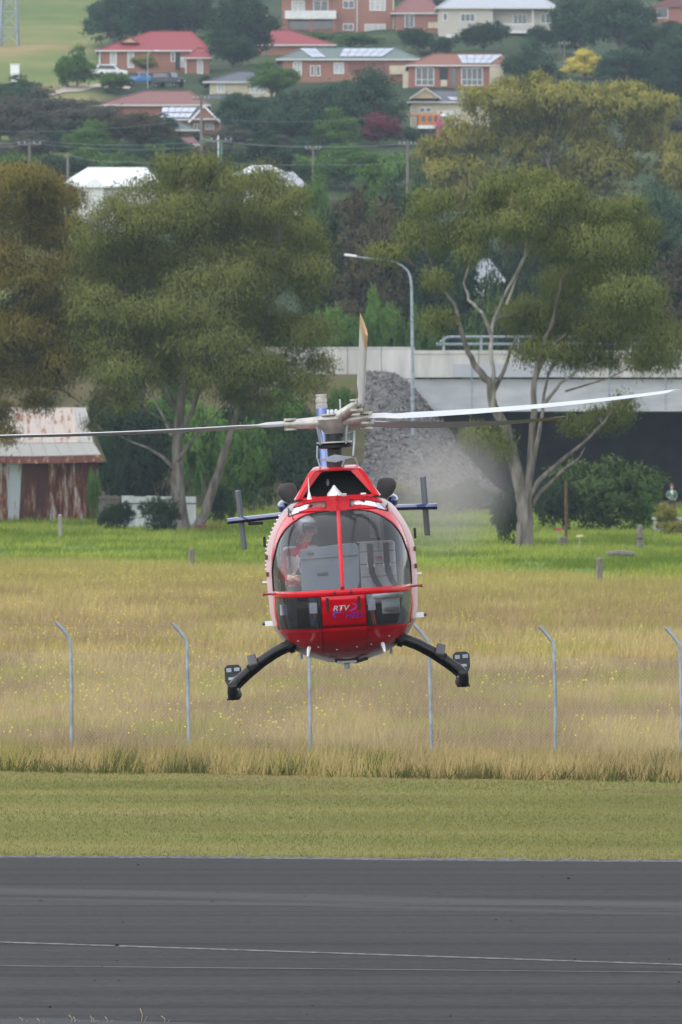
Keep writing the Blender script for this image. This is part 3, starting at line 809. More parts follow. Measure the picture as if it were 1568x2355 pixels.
# orange tile house
h = House('red brick house with an orange tiled roof, solar panels and big dark windows', 940, 1132, 207, 155, wall='brick2', depth=10)
h.wall(1125, 1157, 155, 209, 'cream', dy=-0.6, dep=6, name='garage_wall'); h.hip(935, 1172, 152, 1000, 1150, 120, 'orange_tile', dep=12)
h.solar([(1052, 1158, 124, 1062, 1128, 148)], 5, 2)
h.win(956, 997, 157, 197, 3, rows=2); h.win(1061, 1109, 157, 197, 4, rows=2); h.block(1037, 1049, 158, 200, 'dark_glass', 'front_door', -0.04, 0.08); h.block(1013, 1028, 185, 200, 'cream', 'meter_box', -0.3, 0.3)
h.block(926, 939, 165, 205, 'cream', 'side_wall', 0.5, 0.3)
h.block(1010, 1030, 157, 184, 'dark_metal', 'porch_shade', -0.02, 0.04)  # thin dark plate painting the shade of the porch recess
# tan gable house
h = House('cream house with a dark roof and a tan gable behind the orange truck', 945, 1130, 300, 238, wall='cream', depth=10)
h.hip(938, 1138, 236, 1000, 1090, 205, 'dark_tile')
mb = MB(); mb.prism([(h.X(943), h.Z(228)), (h.X(1012), h.Z(228)), (h.X(978), h.Z(206))], -1.2, 3.5); mb.build('gable', HM['tan'], h.e)
mb = MB()
for sgn, xa in ((1, 941), (-1, 1014)): mb.bar((h.X(xa), -1.25, h.Z(229)), (h.X(978), -1.25, h.Z(204.5)), 0.3, 0.16)
mb.build('bargeboard', HM['gutter'], h.e)
h.solar([(952, 1006, 229, 946, 1000, 236)], 2, 1); h.solar([(1028, 1070, 224, 1036, 1082, 233)], 3, 1)
h.win(965, 977, 249, 258, 1); h.win(979, 991, 249, 258, 1); h.block(1004, 1058, 255, 300, 'white_rough', 'garage_door', -0.05, 0.1)
# cream house with blue grey roof
h = House('cream house with a blue grey hip roof half hidden by trees', 482, 632, 228, 190, wall='cream', depth=9)
h.hip(468, 645, 190, 545, 585, 162, 'dark_tile'); h.win(500, 516, 194, 212, 2, pane='curtain'); h.win(575, 606, 194, 214, 3, pane='curtain')
h.hip(452, 575, 243, 490, 540, 222, 'dark_tile', dy=-7, dep=6, name='porch_roof')
h.wall(470, 560, 243, 262, 'cream', dy=-6.5, dep=5, name='porch_wall')
# maroon roof
h = House('house under a long low maroon roof above the bushes', 225, 475, 272, 244, wall='brick2', depth=10)
h.hip(217, 482, 243, 330, 430, 206, 'maroon_tile')
# gable house with solar
h = House('brick house with a white edged gable and a roof full of solar panels', 372, 505, 310, 278, wall='brick', depth=9)
h.hip(362, 470, 276, 395, 450, 243, 'dark_tile'); h.solar([(372, 452, 246, 370, 444, 259)], 5, 1); h.solar([(372, 444, 261, 368, 436, 273)], 5, 1)
mb = MB(); mb.prism([(h.X(438), h.Z(282)), (h.X(504), h.Z(282)), (h.X(470), h.Z(248))], -1.5, 3); mb.build('gable', HM['brick'], h.e)
mb = MB()
for xa in (434, 508): mb.bar((h.X(xa), -1.6, h.Z(284)), (h.X(470), -1.6, h.Z(246)), 0.28, 0.2)
mb.bar((h.X(440), -1.62, h.Z(276)), (h.X(505), -1.62, h.Z(276)), 0.45, 0.12); mb.build('bargeboard', M['white'], h.e)
h.win(446, 462, 284, 300, 2, dy=-0.02); h.win(472, 492, 284, 298, 2, dy=-.02)
h.hip(358, 458, 305, 375, 410, 284, 'green_tile', dy=-6, dep=6, name='lower_roof'); h.wall(372, 450, 304, 330, 'brick2', dy=-5.5, dep=5, name='lower_wall')
# small red roof below
h = House('small house with a faded red roof low down behind the power pole', 392, 452, 348, 335, wall='white', depth=7, Y=gY(420, 346))
h.hip(384, 458, 334, 400, 440, 314, 'maroon_tile'); 
h = House('small brick house glimpsed between trees left of the red leaved tree', 676, 712, 318, 280, wall='brick', depth=7)
h.hip(670, 718, 280, 685, 704, 268, 'white_iron')
# white roofs
h = House('white house with a bright white iron roof behind the two left gum trees', 178, 360, 486, 430, Y=700, wall='white', depth=12)
h.hip(136, 372, 430, 200, 330, 382, 'white_iron', dep=13)
mb = MB(); mb.prism([(h.X(185), h.Z(433)), (h.X(245), h.Z(433)), (h.X(222), h.Z(410))], -2.2, 4); mb.build('gable_roof', HM['white_iron'], h.e)
h.wall(192, 240, 433, 486, 'white', dy=-1.8, dep=3, name='gable_wall'); h.win(187, 201, 440, 456, 1, dy=-1.8)
h = House('white roofed house right of the tallest left gum tree', 560, 690, 470, 415, Y=705, wall='white', depth=11)
h.hip(535, 668, 405, 580, 620, 378, 'white_iron'); h.hip(590, 702, 430, 625, 672, 398, 'grey_iron', dy=-4, dep=7, name='grey_roof'); h.wall(600, 694, 430, 470, 'cream', dy=-3.5, dep=4, name='front_wall')
h = House('grey roofed building glimpsed through the fork of the open crowned gum tree', 1082, 1150, 715, 648, Y=565, wall='beige', depth=9)
h.hip(1074, 1158, 646, 1112, 1124, 594, 'dull_iron'); h.win(1095, 1112, 655, 672, 1); h.win(1124, 1140, 655, 672, 1)

# ------------------------------------------------------------------ vehicles on the hill
def car(label, cat, px, py, rz, paint, kind='suv', s=1.0, name='parked_car'):
    Y = gY(px, py); k = P(px, py, Y); k.z = tz(k.x, k.y) + 0.02
    e = empty(name, label, cat, k, rz)
    L = 4.6 * s
    prof = {'suv': [(-2.3, .45), (-2.32, .95), (-2.15, 1.05), (-1.95, 1.62), (-1.6, 1.72), (.35, 1.70), (1.15, 1.08), (2.1, .95), (2.3, .75), (2.3, .42)],
            'ute': [(-2.6, .5), (-2.6, 1.1), (-.55, 1.1), (-.45, 1.68), (.5, 1.7), (1.15, 1.15), (2.2, 1.02), (2.4, .8), (2.4, .48)],
            'jeep': [(-2.1, .6), (-2.1, 1.9), (-1.9, 1.95), (.55, 1.93), (.75, 1.3), (1.9, 1.22), (2.0, 1.0), (2.0, .6)]}[kind]
    mb = MB(); mb.prism([(x * s, z * s) for x, z in prof], -0.88 * s, 0.88 * s); mb.build('body', paint, e, bevel=0.06)
    za, zb = {'suv': (1.08, 1.6), 'ute': (1.15, 1.6), 'jeep': (1.32, 1.82)}[kind]
    xa, xb = {'suv': (-1.9, .7), 'ute': (-.4, .8), 'jeep': (-1.9, .55)}[kind]
    for y in (-0.89, 0.89):
        gw = MB(); gw.prism([(xa * s, za * s), (xb * s, za * s), ((xb - .45) * s, zb * s), ((xa + .15) * s, zb * s)], (y - .015) * s, (y + .015) * s)
        gw.build('side_window', M['dark_glass'], e)
    MB().box((-2.0 * s if kind != 'ute' else -.53 * s, 0, (za + zb) / 2 * s), (0.34 * s if kind == 'suv' else 0.1 * s, 1.5 * s, (zb - za) * .8 * s), (0, R(-18 if kind == 'suv' else 0), 0)).build('rear_window', M['dark_glass'], e)
    MB().bar((.5 * s if kind != 'jeep' else .63 * s, 0, 1.62 * s if kind != 'jeep' else 1.85 * s), (1.1 * s if kind != 'jeep' else .78 * s, 0, 1.15 * s if kind != 'jeep' else 1.35 * s), 1.5 * s, 0.12).build('windscreen', M['dark_glass'], e)
    for wx in (-1.4, 1.4):
        for wy in (-.8, .8):
            w_ = MB(); w_.lathe((wx * s, wy * s - .1, .36 * s), [(0, .2), (0, .36 * s), (.2, .36 * s), (.2, .2)], 14, (0, 1, 0)); wo = w_.build('wheel', M['rubber'], e)
            MB().lathe((wx * s, wy * s + (.11 if wy > 0 else -.12), .36 * s), [(0, .01), (0, .2 * s), (.02, .2 * s), (.02, .01)], 10, (0, 1, 0)).build('rim', M['grey_metal'], wo)
    for y in (-.7, .7):
        MB().box((prof[0][0] * s - .01, y * s, 0.95 * s), (.06, .22 * s, .16)).build('tail_light', M['lamp_red'], e)
        MB().box((prof[-1][0] * s - .02, y * s, 0.8 * s), (.06, .3 * s, .14)).build('headlight', M['white'], e)
    return e
M['lamp_red'] = mat('red_lens', (0.4, 0.01, 0.01), 0.2)
car('white parked car outside the red roofed brick house', 'car', 252, 180, R(20), mat('white_car_paint', (0.7, 0.71, 0.73), 0.2, coat=1, var=0.02), 'suv')
car('bright blue ute parked beside the dark four wheel drive', 'ute', 325, 200, R(10), mat('blue_car_paint', (0.02, 0.16, 0.42), 0.2, coat=1, var=0.03), 'ute', name='parked_ute')
e4 = car('dark four wheel drive parked with its spare wheel and pale cover showing', 'four wheel drive', 388, 203, R(-30), mat('dark_blue_car_paint', (0.008, 0.011, 0.02), 0.4, coat=.2, var=0.05), 'jeep')
MB().box((0.85, 0, 1.6), (0.05, 1.4, 0.6), (0, R(-15), 0)).build('windscreen_cover', M['grey_metal'], e4)
car('small pale car on the driveway of the long brick house', 'car', 772, 185, R(100), mat('silver_car_paint', (0.4, 0.42, 0.45), 0.2, 0.3, coat=1, var=0.02), 'suv', 0.9)
# orange truck with magenta cover
ty = gY(995, 318); k = P(985, 318, ty); k.z = tz(k.x, ty)
e = empty('truck', 'orange and white truck beside a magenta sheet at the edge of the olive gum', 'truck', k, R(4))
orange = mat('orange_paint', (0.5, 0.17, 0.05), 0.5)
MB().box((0, 0, 2.0), (2.6, 2.2, 1.35)).build('body', orange, e, bevel=0.05)
MB().box((0, 0, 1.12), (2.62, 2.22, 0.4)).build('white_stripe', M['white'], e)
MB().box((0, 0, 0.62), (2.5, 2.1, 0.55)).build('chassis', M['dark_metal'], e)
for x in (-.7, .1, .8): MB().box((x, -1.12, 2.1), (.42, .05, .6)).build('window', M['dark_glass'], e)
MB().box((2.0, 0.1, 1.7), (1.2, 2.0, 1.9), taper=.85).build('cab', M['white'], e, bevel=0.1)
MB().box((2.05, -.93, 2.1), (.8, .05, .6)).build('cab_window', M['dark_glass'], e)
MB().box((-1.9, 0, 2.55), (1.3, 1.8, .14)).build('awning', orange, e)
MB().box((1.5, 0, 2.85), (.2, .4, .3)).build('warning_light', M['lamp_red'], e)
for x in (-.9, .9, 2.1): MB().lathe((x, -1.12, .45), [(0, .1), (0, .44), (.25, .44), (.25, .1)], 14, (0, 1, 0)).build('wheel', M['rubber'], e)
k = P(1014, 318, ty - 2); k.z = tz(k.x, ty - 2)
mb = MB(); mb.grid([[( -.55, 0, 2.5), (.1, .15, 2.3)], [(-.6, -.1, 1.4), (.55, 0, 1.2)], [(-.65, -.05, .9), (.8, .1, .6)], [(-.6, 0, .0), (1.05, -.1, 0.0)]])
o = mb.build('magenta_sheet', mat('magenta_cloth', (0.5, 0.02, 0.22), 0.8), solid=0.03); o.location = k
tag(o, 'magenta fabric sheet hanging in front of the white truck cab', 'cloth')

# ------------------------------------------------------------------ poles, wires, flag, tower
def pole(label, px, y0, y1, Y, m, r=0.16, arms=(), name='power_pole', cat='power pole', lamp=None):
    b_ = P(px, y1, Y); zb_ = min(b_.z, tz(b_.x, Y)) - 0.2 if tz(b_.x, Y) < b_.z else b_.z
    e = empty(name, label, cat, (b_.x, Y, zb_))
    h_ = P(px, y0, Y).z - zb_
    MB().tube([(0, 0, 0), (0, 0, h_)], [r * 1.15, r * .8], 8).build('pole', m, e)
    for dz, half in arms:
        MB().box((0, -r - .05, h_ - dz), (half * 2, .12, .14)).build('crossarm', M['timber'], e)
        for sx_ in (-.9, -.4, .4, .9): MB().lathe((sx_ * half, -r - .05, h_ - dz + .07), [(0, .06), (.1, .09), (.22, .05)], 8).build('insulator', M['grey_metal'], e)
    if lamp:
        MB().tube([(0, 0, h_), (lamp[0] * .3, 0, h_ + lamp[1] * .8), (lamp[0], 0, h_ + lamp[1])], .06, 6).build('arm', M['grey_metal'], e)
        MB().box((lamp[0] * 1.2, 0, h_ + lamp[1]), (.7, .25, .14)).build('lamp_head', M['white'], e)
    return e
wood = M['timber']; greenm = mat('green_pole_paint', (0.06, 0.16, 0.13), 0.6)
pole('tall timber power pole in front of the gable house', 463, 218, 352, 745, wood, .17, ((.5, .9),))
pole('timber power pole at the far left above the golden gum', 68, 326, 390, 735, wood, .16, ((.3, 1.2),))
pole('timber pole right of the far left power pole', 156, 352, 408, 715, wood, .14)
pole('green steel pole beside a slim white one', 509, 322, 385, 735, greenm, .17, ((.1, 1.1),))
pole('slim white pole left of the green steel pole', 502, 312, 370, 738, M['white'], .07, name='pole', cat='pole')
pole('timber power pole right of the green pole', 720, 336, 392, 730, wood, .13, ((.3, .8),))
pole('timber power pole by the olive gum edge', 937, 324, 392, 735, wood, .16, ((.4, .9),))
pole('street lamp in front of the red roofed brick house', 340, 128, 206, gY(340, 206), M['grey_metal'], .07, name='street_lamp', cat='street lamp', lamp=(1.0, .6))
e = pole('green lamp post topped with an amber light near the balcony house', 611, 42, 92, gY(611, 130), greenm, .12, name='lamp_post', cat='lamp post')
MB().ell((0, 0, P(611, 36, gY(611, 130)).z - e.location.z), (.3, .3, .4), 10, 6).build('lamp_globe', mat('amber_glass', (0.6, 0.4, 0.2), 0.3), e)
pole('thin pole standing left of the yellow wattle', 1297, 92, 150, gY(1297, 160), wood, .09, ((.6, .8),))
def wire(label, pts, sag, r=0.016):
    mb = MB(); pp = []
    for (a_, b_) in zip(pts[:-1], pts[1:]):
        for k_ in range(9):
            u = k_ / 8; p_ = a_.lerp(b_, u); p_.z -= sag * 4 * u * (1 - u); pp.append(p_)
    mb.tube(pp, r, 4)
    o = mb.build('power_line', M['wire']); tag(o, label, 'power line', 'power lines strung between the poles'); return o
M['wire'] = mat('grey_cable', (0.2, 0.21, 0.23), 0.6)
wire('lowest sagging cable from the far left pole to the tall timber pole', [P(-60, 327, 735), P(68, 328, 735), P(463, 338, 745)], 0.5, 0.03)
wire('upper cable from the far left pole to the tall timber pole', [P(-60, 318, 735), P(68, 322, 735), P(463, 326, 745)], 0.45, 0.03)
wire('cable from the tall timber pole past the green pole to the olive gum', [P(463, 318, 745), P(509, 326, 735), P(720, 338, 730), P(937, 330, 735), P(1100, 340, 735)], 0.15, 0.03)
wire('faint cable crossing high above the left bushes', [P(-60, 300, 742), P(463, 272, 745), P(937, 262, 760)], 0.6, 0.018)
wire('cable between the green pole and the olive gum, below the others', [P(509, 372, 735), P(720, 378, 730), P(937, 372, 735)], 0.2, 0.022)
wire('thin cable running down to the white roof', [P(156, 356, 715), P(300, 372, 712), P(509, 374, 735)], 0.3, 0.02)

fy = gY(141, 204); e = empty('flagpole', 'white flagpole on the driveway left of the parked cars', 'flagpole', (P(141, 203, fy).x, fy, tz(P(141, 203, fy).x, fy)))
fh = P(141, 157, fy).z - e.location.z
MB().tube([(0, 0, 0), (0, 0, fh)], .06, 6).build('pole', M['white'], e); MB().ell((0, 0, fh + .05), (.09, .09, .09), 8, 5).build('finial', M['white'], e)
fl = empty('flag', 'drooping blue flag with a red and white corner, hanging from the flagpole', 'flag', (e.location.x, fy, e.location.z + fh - .3))
def flag_pt(u, v, off=0): return (.08 + u * .62 + .04 * math.sin(v * 7), -.05 + .16 * math.sin(u * 9 + v * 3) - off, -u * .75 - v * 1.35)
blue = mat('navy_cloth', (0.02, 0.035, 0.17), 0.8); redc = mat('red_cloth', (0.5, 0.02, 0.03), 0.8); whc = mat('white_cloth', (0.7, 0.7, 0.7), 0.8)
mb = MB(); mb.grid([[flag_pt(u, v) for u in np.linspace(0, 1, 13)] for v in np.linspace(0, 1, 9)]); mb.build('field', blue, fl, smooth=True)
def strip(a_, b_, wd, off):
    mb = MB(); d = Vector((b_[0] - a_[0], b_[1] - a_[1])).normalized(); n_ = Vector((-d.y, d.x)) * wd
    mb.grid([[flag_pt(a_[0] + (b_[0] - a_[0]) * t_ + n_.x * s_, a_[1] + (b_[1] - a_[1]) * t_ + n_.y * s_, off) for t_ in np.linspace(0, 1, 7)] for s_ in (-1, 1)]); return mb
for a_, b_ in (((0.02, .03), (.48, .47)), ((.02, .47), (.48, .03)), ((.25, 0), (.25, .5)), ((0, .25), (.5, .25))):
    strip(a_, b_, .05, .012).build('white_bar', whc, fl)
for a_, b_ in (((.25, 0), (.25, .5)), ((0, .25), (.5, .25))): strip(a_, b_, .03, .02).build('red_bar', redc, fl)
for u, v in ((.25, .75), (.75, .2), (.62, .45), (.88, .42), (.75, .8)):
    mb = MB(); c_ = flag_pt(u, v, .012); mb.add([Vector(c_) + Vector((math.cos(k_ * math.pi / 7) * (.07 if k_ % 2 == 0 else .035), 0, math.sin(k_ * math.pi / 7) * (.07 if k_ % 2 == 0 else .035))) for k_ in range(14)], [tuple(range(14))]); mb.build('star', whc, fl)

by = gY(35, 190); e = empty('utility_cabinet', 'tall white cabinet standing alone on the grassy hillside at the left', 'cabinet', (P(35, 190, by).x, by, tz(P(35, 190, by).x, by)))
s_ = by / FPX
MB().box((0, 0, 20 * s_), (21 * s_, .9, 40 * s_)).build('body', M['white'], e, bevel=.03); MB().box((0, 0, 41 * s_), (24 * s_, 1.1, 2 * s_)).build('cap', M['white_rough'], e)
MB().box((0, -.47, 20 * s_), (17 * s_, .04, 34 * s_)).build('door', M['white'], e, bevel=.01)

ty = gY(22, 104); bx = P(22, 100, ty); e = empty('transmission_tower', 'legs of a grey steel lattice tower on the grassy hill at the top left', 'pylon', (bx.x, ty, tz(bx.x, ty)))
s_ = ty / FPX; H = 17.0
def tl(z): return max(.5, 1.35 - .75 * z / H)
corners = [(-1, -1), (1, -1), (1, 1), (-1, 1)]
for cx_, cy_ in corners: MB().bar((cx_ * 1.35, cy_ * 1.35, -1), (cx_ * tl(H), cy_ * tl(H), H), .26).build('leg', M['grey_metal'], e)
for z0_, z1_ in zip(np.arange(0, H, 2.4), np.arange(2.4, H + 2.4, 2.4)):
    for i_ in range(4):
        (a0_, a1_), (b0_, b1_) = corners[i_], corners[(i_ + 1) % 4]
        mb = MB(); mb.bar((a0_ * tl(z0_), a1_ * tl(z0_), z0_), (b0_ * tl(z1_), b1_ * tl(z1_), z1_), .1); mb.bar((b0_ * tl(z0_), b1_ * tl(z0_), z0_), (a0_ * tl(z1_), a1_ * tl(z1_), z1_), .1); mb.bar((a0_ * tl(z1_), a1_ * tl(z1_), z1_), (b0_ * tl(z1_), b1_ * tl(z1_), z1_), .1)
        mb.build('brace', M['grey_metal'], e)
# driveway and hill road
mb = MB(); dr = []
for px, py, wd in ((110, 222, 3), (150, 212, 3.5), (190, 206, 4), (225, 200, 4), (300, 204, 3)):
    Y = gY(px, py); x = P(px, py, Y).x; dr.append((x, Y, wd))
mb.grid([[(x, Y + s_ * wd, tz(x, Y + s_ * wd) + .12) for x, Y, wd in dr] for s_ in (-1, -.5, 0, .5, 1)])
tag(mb.build('driveway', mat('pale_gravel_drive', (0.36, 0.29, 0.24), 0.9, var=.15, scale=2)), 'pale driveway in front of the parked cars', None, None, 'structure')
# ------------------------------------------------------------------ trees
LM = {
 'gum': leaf_mat('gum_leaves', (0.042, 0.062, 0.018), (0.265, 0.275, 0.08)),
 'gold': leaf_mat('golden_gum_leaves', (0.055, 0.062, 0.017), (0.32, 0.25, 0.065)),
 'gum2': leaf_mat('grey_green_gum_leaves', (0.04, 0.065, 0.019), (0.25, 0.265, 0.075)),
 'olive': leaf_mat('olive_leaves', (0.045, 0.068, 0.018), (0.42, 0.37, 0.085)),
 'blue': leaf_mat('blue_green_leaves', (0.014, 0.037, 0.022), (0.085, 0.145, 0.075)),
 'dark': leaf_mat('dark_leaves', (0.010, 0.023, 0.013), (0.06, 0.095, 0.045)),
 'brown': leaf_mat('brownish_leaves', (0.035, 0.035, 0.02), (0.14, 0.115, 0.06)),
 'green': leaf_mat('green_leaves', (0.025, 0.065, 0.015), (0.14, 0.24, 0.05)),
 'bright': leaf_mat('bright_green_leaves', (0.04, 0.10, 0.02), (0.19, 0.32, 0.07)),
 'moss': leaf_mat('mossy_green_leaves', (0.025, 0.05, 0.018), (0.115, 0.165, 0.05)),
 'red': leaf_mat('dull_red_leaves', (0.08, 0.018, 0.028), (0.26, 0.07, 0.09)),
 'yellow': leaf_mat('yellow_blossom', (0.4, 0.33, 0.03), (0.8, 0.69, 0.14)),
 'purple': leaf_mat('purplish_grey_leaves', (0.04, 0.045, 0.034), (0.16, 0.145, 0.105)),
}
def leaf_cloud(lobes, n, L, wid, seed, clump=28, sig=.32, droop=1.2, shell=.5, low=.35):
    """lobes: (centre, (rx,ry,rz)) ; returns verts, quads, tint and the clump centres"""
    g = np.random.default_rng(seed)
    wts = np.array([r[0] * r[2] + .6 * r[0] * r[1] for c_, r in lobes]); wts /= wts.sum()
    nc = max(8, n // clump)
    li = g.choice(len(lobes), nc, p=wts)
    C = np.array([tuple(c_) for c_, r in lobes]); RR = np.array([r for c_, r in lobes])
    d = g.normal(size=(nc, 3)); d /= np.linalg.norm(d, axis=1)[:, None]
    flip = (d[:, 2] < -.1) & (g.random(nc) > low); d[flip, 2] *= -1
    rad = shell + (1.04 - shell) * g.random(nc) ** .6
    rad = np.where(g.random(nc) < .2, rad * g.uniform(1.0, 1.32, nc), rad)
    cc = C[li] + d * rad[:, None] * RR[li]
    ci = np.repeat(np.arange(nc), clump)
    m_ = len(ci)
    off = g.normal(size=(m_, 3)) * np.array((sig, sig, sig * .8))
    p0 = cc[ci] + off
    dr = g.normal(size=(m_, 3)) * .55 + d[ci] * .35; dr[:, 2] -= droop
    dr /= np.linalg.norm(dr, axis=1)[:, None]
    # leaves face the way their bough does, so that clumps shade as rounded masses
    ob = off / (np.linalg.norm(off, axis=1)[:, None] + 1e-9)
    nn = d[ci] * .7 + ob * .6 + np.array((0, 0, .3)) + g.normal(size=(m_, 3)) * .16
    nn /= np.linalg.norm(nn, axis=1)[:, None]
    sv = np.cross(nn, dr); sv /= (np.linalg.norm(sv, axis=1)[:, None] + 1e-9)
    ln = L * (.6 + .7 * g.random(m_)); wd = wid * (.7 + .6 * g.random(m_)) / 2
    v = np.empty((m_, 4, 3))
    v[:, 0] = p0; v[:, 1] = p0 + dr * ln[:, None] * .45 - sv * wd[:, None]; v[:, 2] = p0 + dr * ln[:, None]; v[:, 3] = p0 + dr * ln[:, None] * .45 + sv * wd[:, None]
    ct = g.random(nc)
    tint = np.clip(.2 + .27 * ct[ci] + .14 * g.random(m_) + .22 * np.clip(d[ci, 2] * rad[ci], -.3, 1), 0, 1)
    q_ = np.arange(m_ * 4).reshape(-1, 4)
    return v.reshape(-1, 3), q_, np.repeat(np.repeat(tint[:, None], 3, 1), 4, axis=0), cc, li, np.repeat(nn, 4, axis=0)

def px_tree(name, label, base, Y, lobes, stems, n, L, wid, lm, seed, deep=.9, group=None, twig=5, sig=.30, low=.35, shell=.5, cat='tree', spread=None, mounds=0, core=.75):
    """a large tree laid out from outline lobes and limb lines (photo pixels at the distance Y)"""
    b_ = P(base[0], base[1], Y); b_.z = min(b_.z, tz(b_.x, Y))
    e = empty(name, label, cat, b_, group=group)
    g = random.Random(seed); k_ = Y / FPX
    cx0 = sum(l[0] for l in lobes) / len(lobes); half = max(abs(l[0] - cx0) for l in lobes) * k_ + .1
    LL = []
    for (x, y, rx, ry) in lobes:
        c_ = P(x, y, Y) - b_
        room = math.sqrt(max(.1, 1 - ((x - cx0) * k_ / half / 1.15) ** 2)) * half * deep
        c_.y += g.uniform(-1, 1) * (spread if spread is not None else room)
        LL.append((c_, (rx * k_, (rx + ry) / 2 * k_, ry * k_)))
    if mounds:
        L2 = []
        for c_, r_ in LL:
            for _ in range(mounds):
                dv = Vector((g.gauss(0, 1), g.gauss(0, 1), abs(g.gauss(0, 1)) * .9 - .15)).normalized(); f_ = g.uniform(.36, .55)
                L2.append((c_ + Vector((dv.x * r_[0], dv.y * r_[1], dv.z * r_[2])) * .72, (r_[0] * f_, r_[1] * f_, (r_[2] * .7 + r_[0] * .3) * f_)))
            L2.append((c_, (r_[0] * core, r_[1] * core, r_[2] * core)))
        CL = L2
    else: CL = LL
    v, q_, t_, cc, li, nn = leaf_cloud(CL, n, L, wid, seed, sig=sig, low=low, shell=shell)
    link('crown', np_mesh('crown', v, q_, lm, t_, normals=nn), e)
    tr = MB(); sp = []
    for pts, r0, r1, mi in stems:
        wp = []
        for i, (x, y) in enumerate(pts):
            p_ = P(x, y, Y) - b_
            if i == 0 and pts[0] == base: p_.z = -.3; p_.y = 0
            else: p_.y = g.uniform(-.5, .5) * min(1, p_.z / 4)
            wp.append(p_)
        # smooth the line a little
        fine_ = []
        for i in range(len(wp) - 1):
            for s_ in (0, .33, .67): fine_.append(wp[i].lerp(wp[i + 1], s_) + Vector((g.uniform(-.05, .05), g.uniform(-.05, .05), 0)) * (1 if i else 0))
        fine_.append(wp[-1])
        rr = [r0 + (r1 - r0) * (i / (len(fine_) - 1)) ** .8 for i in range(len(fine_))]
        if r0 > .25: rr[0] *= 1.3; rr[1] *= 1.08
        tr.tube(fine_, rr, 9, mi); sp += [(p_, r_) for p_, r_ in zip(fine_, rr)]
    for i, (c_, r_) in enumerate(LL):
        cand = [(p_, rad) for p_, rad in sp if p_.z < c_.z + .3] or sp
        p_, rad = min(cand, key=lambda s_: (s_[0] - c_).length + (0.4 * max(0, s_[0].z - c_.z)))
        mid = p_.lerp(c_, .55) + Vector((g.uniform(-.3, .3), g.uniform(-.3, .3), g.uniform(-.1, .4)))
        r0 = min(rad * .7, .11)
        tr.tube([p_, p_.lerp(mid, .5) + Vector((g.uniform(-.1, .1), 0, .1)), mid, c_], [r0, r0 * .8, r0 * .6, r0 * .4], 6, 0)
        own = np.where((li // (mounds + 1)) == i)[0]
        for j in own[:: max(1, len(own) // twig)][:twig]:
            t2 = Vector(cc[j]); tr.tube([mid, mid.lerp(t2, .5) + Vector((0, 0, .12)), t2], [r0 * .4, .022, .01], 4, 0, caps=False)
    tr.build('trunk', [M['bark'], M['pale_bark']], e, smooth=True)
    return e

# right gum in front of the bridge
gum_a = px_tree('gum_tree', 'open crowned gum tree with pale forked limbs standing in front of the road bridge', (1205, 1282), 358.0,
  [(985, 480, 62, 38), (1010, 555, 70, 42), (945, 540, 50, 34), (1085, 540, 62, 45), (1180, 445, 85, 45), (1120, 480, 55, 40), (1265, 475, 75, 50), (1340, 500, 60, 45), (1425, 495, 70, 38), (1478, 540, 48, 42), (1180, 530, 65, 45), (1290, 565, 80, 60),
   (1395, 590, 85, 60), (1455, 600, 50, 50), (1330, 665, 105, 65), (1440, 690, 80, 75), (1215, 735, 70, 60), (1295, 755, 100, 65), (1400, 775, 90, 55), (1475, 755, 65, 55), (1515, 800, 50, 40), (895, 585, 42, 18), (860, 580, 20, 14), (1005, 655, 36, 26), (1000, 745, 40, 34), (1075, 590, 40, 26),
   (1110, 1010, 42, 38), (1090, 1000, 24, 20), (1150, 1035, 30, 34), (1405, 965, 50, 30), (1440, 935, 26, 24), (1330, 985, 40, 30), (1260, 815, 80, 30), (1350, 830, 80, 24), (1500, 835, 45, 22), (1460, 825, 30, 20), (1545, 780, 40, 40), (1555, 830, 30, 24)],
  [([(1205, 1282), (1208, 1210), (1205, 1160), (1195, 1120), (1180, 1060), (1165, 985), (1135, 935), (1125, 880), (1098, 850), (1075, 810), (1058, 750), (1045, 700), (1010, 660)], .48, .045, 0),
   ([(1207, 1215), (1212, 1130), (1222, 1040), (1226, 950), (1228, 880), (1245, 800), (1275, 730), (1290, 640)], .27, .045, 0),
   ([(1212, 1160), (1222, 1100), (1238, 1000), (1248, 930), (1262, 860), (1290, 800)], .17, .04, 0),
   ([(1210, 1150), (1240, 1105), (1290, 1060), (1340, 1020), (1385, 975), (1410, 940)], .16, .035, 0),
   ([(1212, 1175), (1245, 1130), (1290, 1085), (1330, 1055), (1345, 1030)], .13, .035, 0),
   ([(1133, 940), (1135, 880), (1128, 800), (1130, 760), (1150, 700), (1180, 640), (1205, 590), (1215, 545), (1190, 480)], .13, .035, 1),
   ([(1130, 770), (1108, 720), (1078, 690), (1068, 650), (1080, 600), (1090, 560)], .1, .04, 1),
   ([(1135, 900), (1160, 850), (1175, 800), (1190, 770)], .13, .05, 0),
   ([(1180, 1060), (1150, 1010), (1130, 1000)], .1, .03, 0), ([(1228, 880), (1240, 850), (1262, 800), (1300, 770)], .12, .04, 0), ([(1250, 930), (1290, 880), (1330, 850), (1370, 830)], .1, .03, 0), ([(1300, 900), (1400, 870), (1460, 840)], .06, .02, 0), ([(1165, 700), (1195, 620), (1240, 520)], .08, .03, 1)],
  150000, .22, .048, LM['gum2'], 11, deep=.55, twig=6, mounds=5)
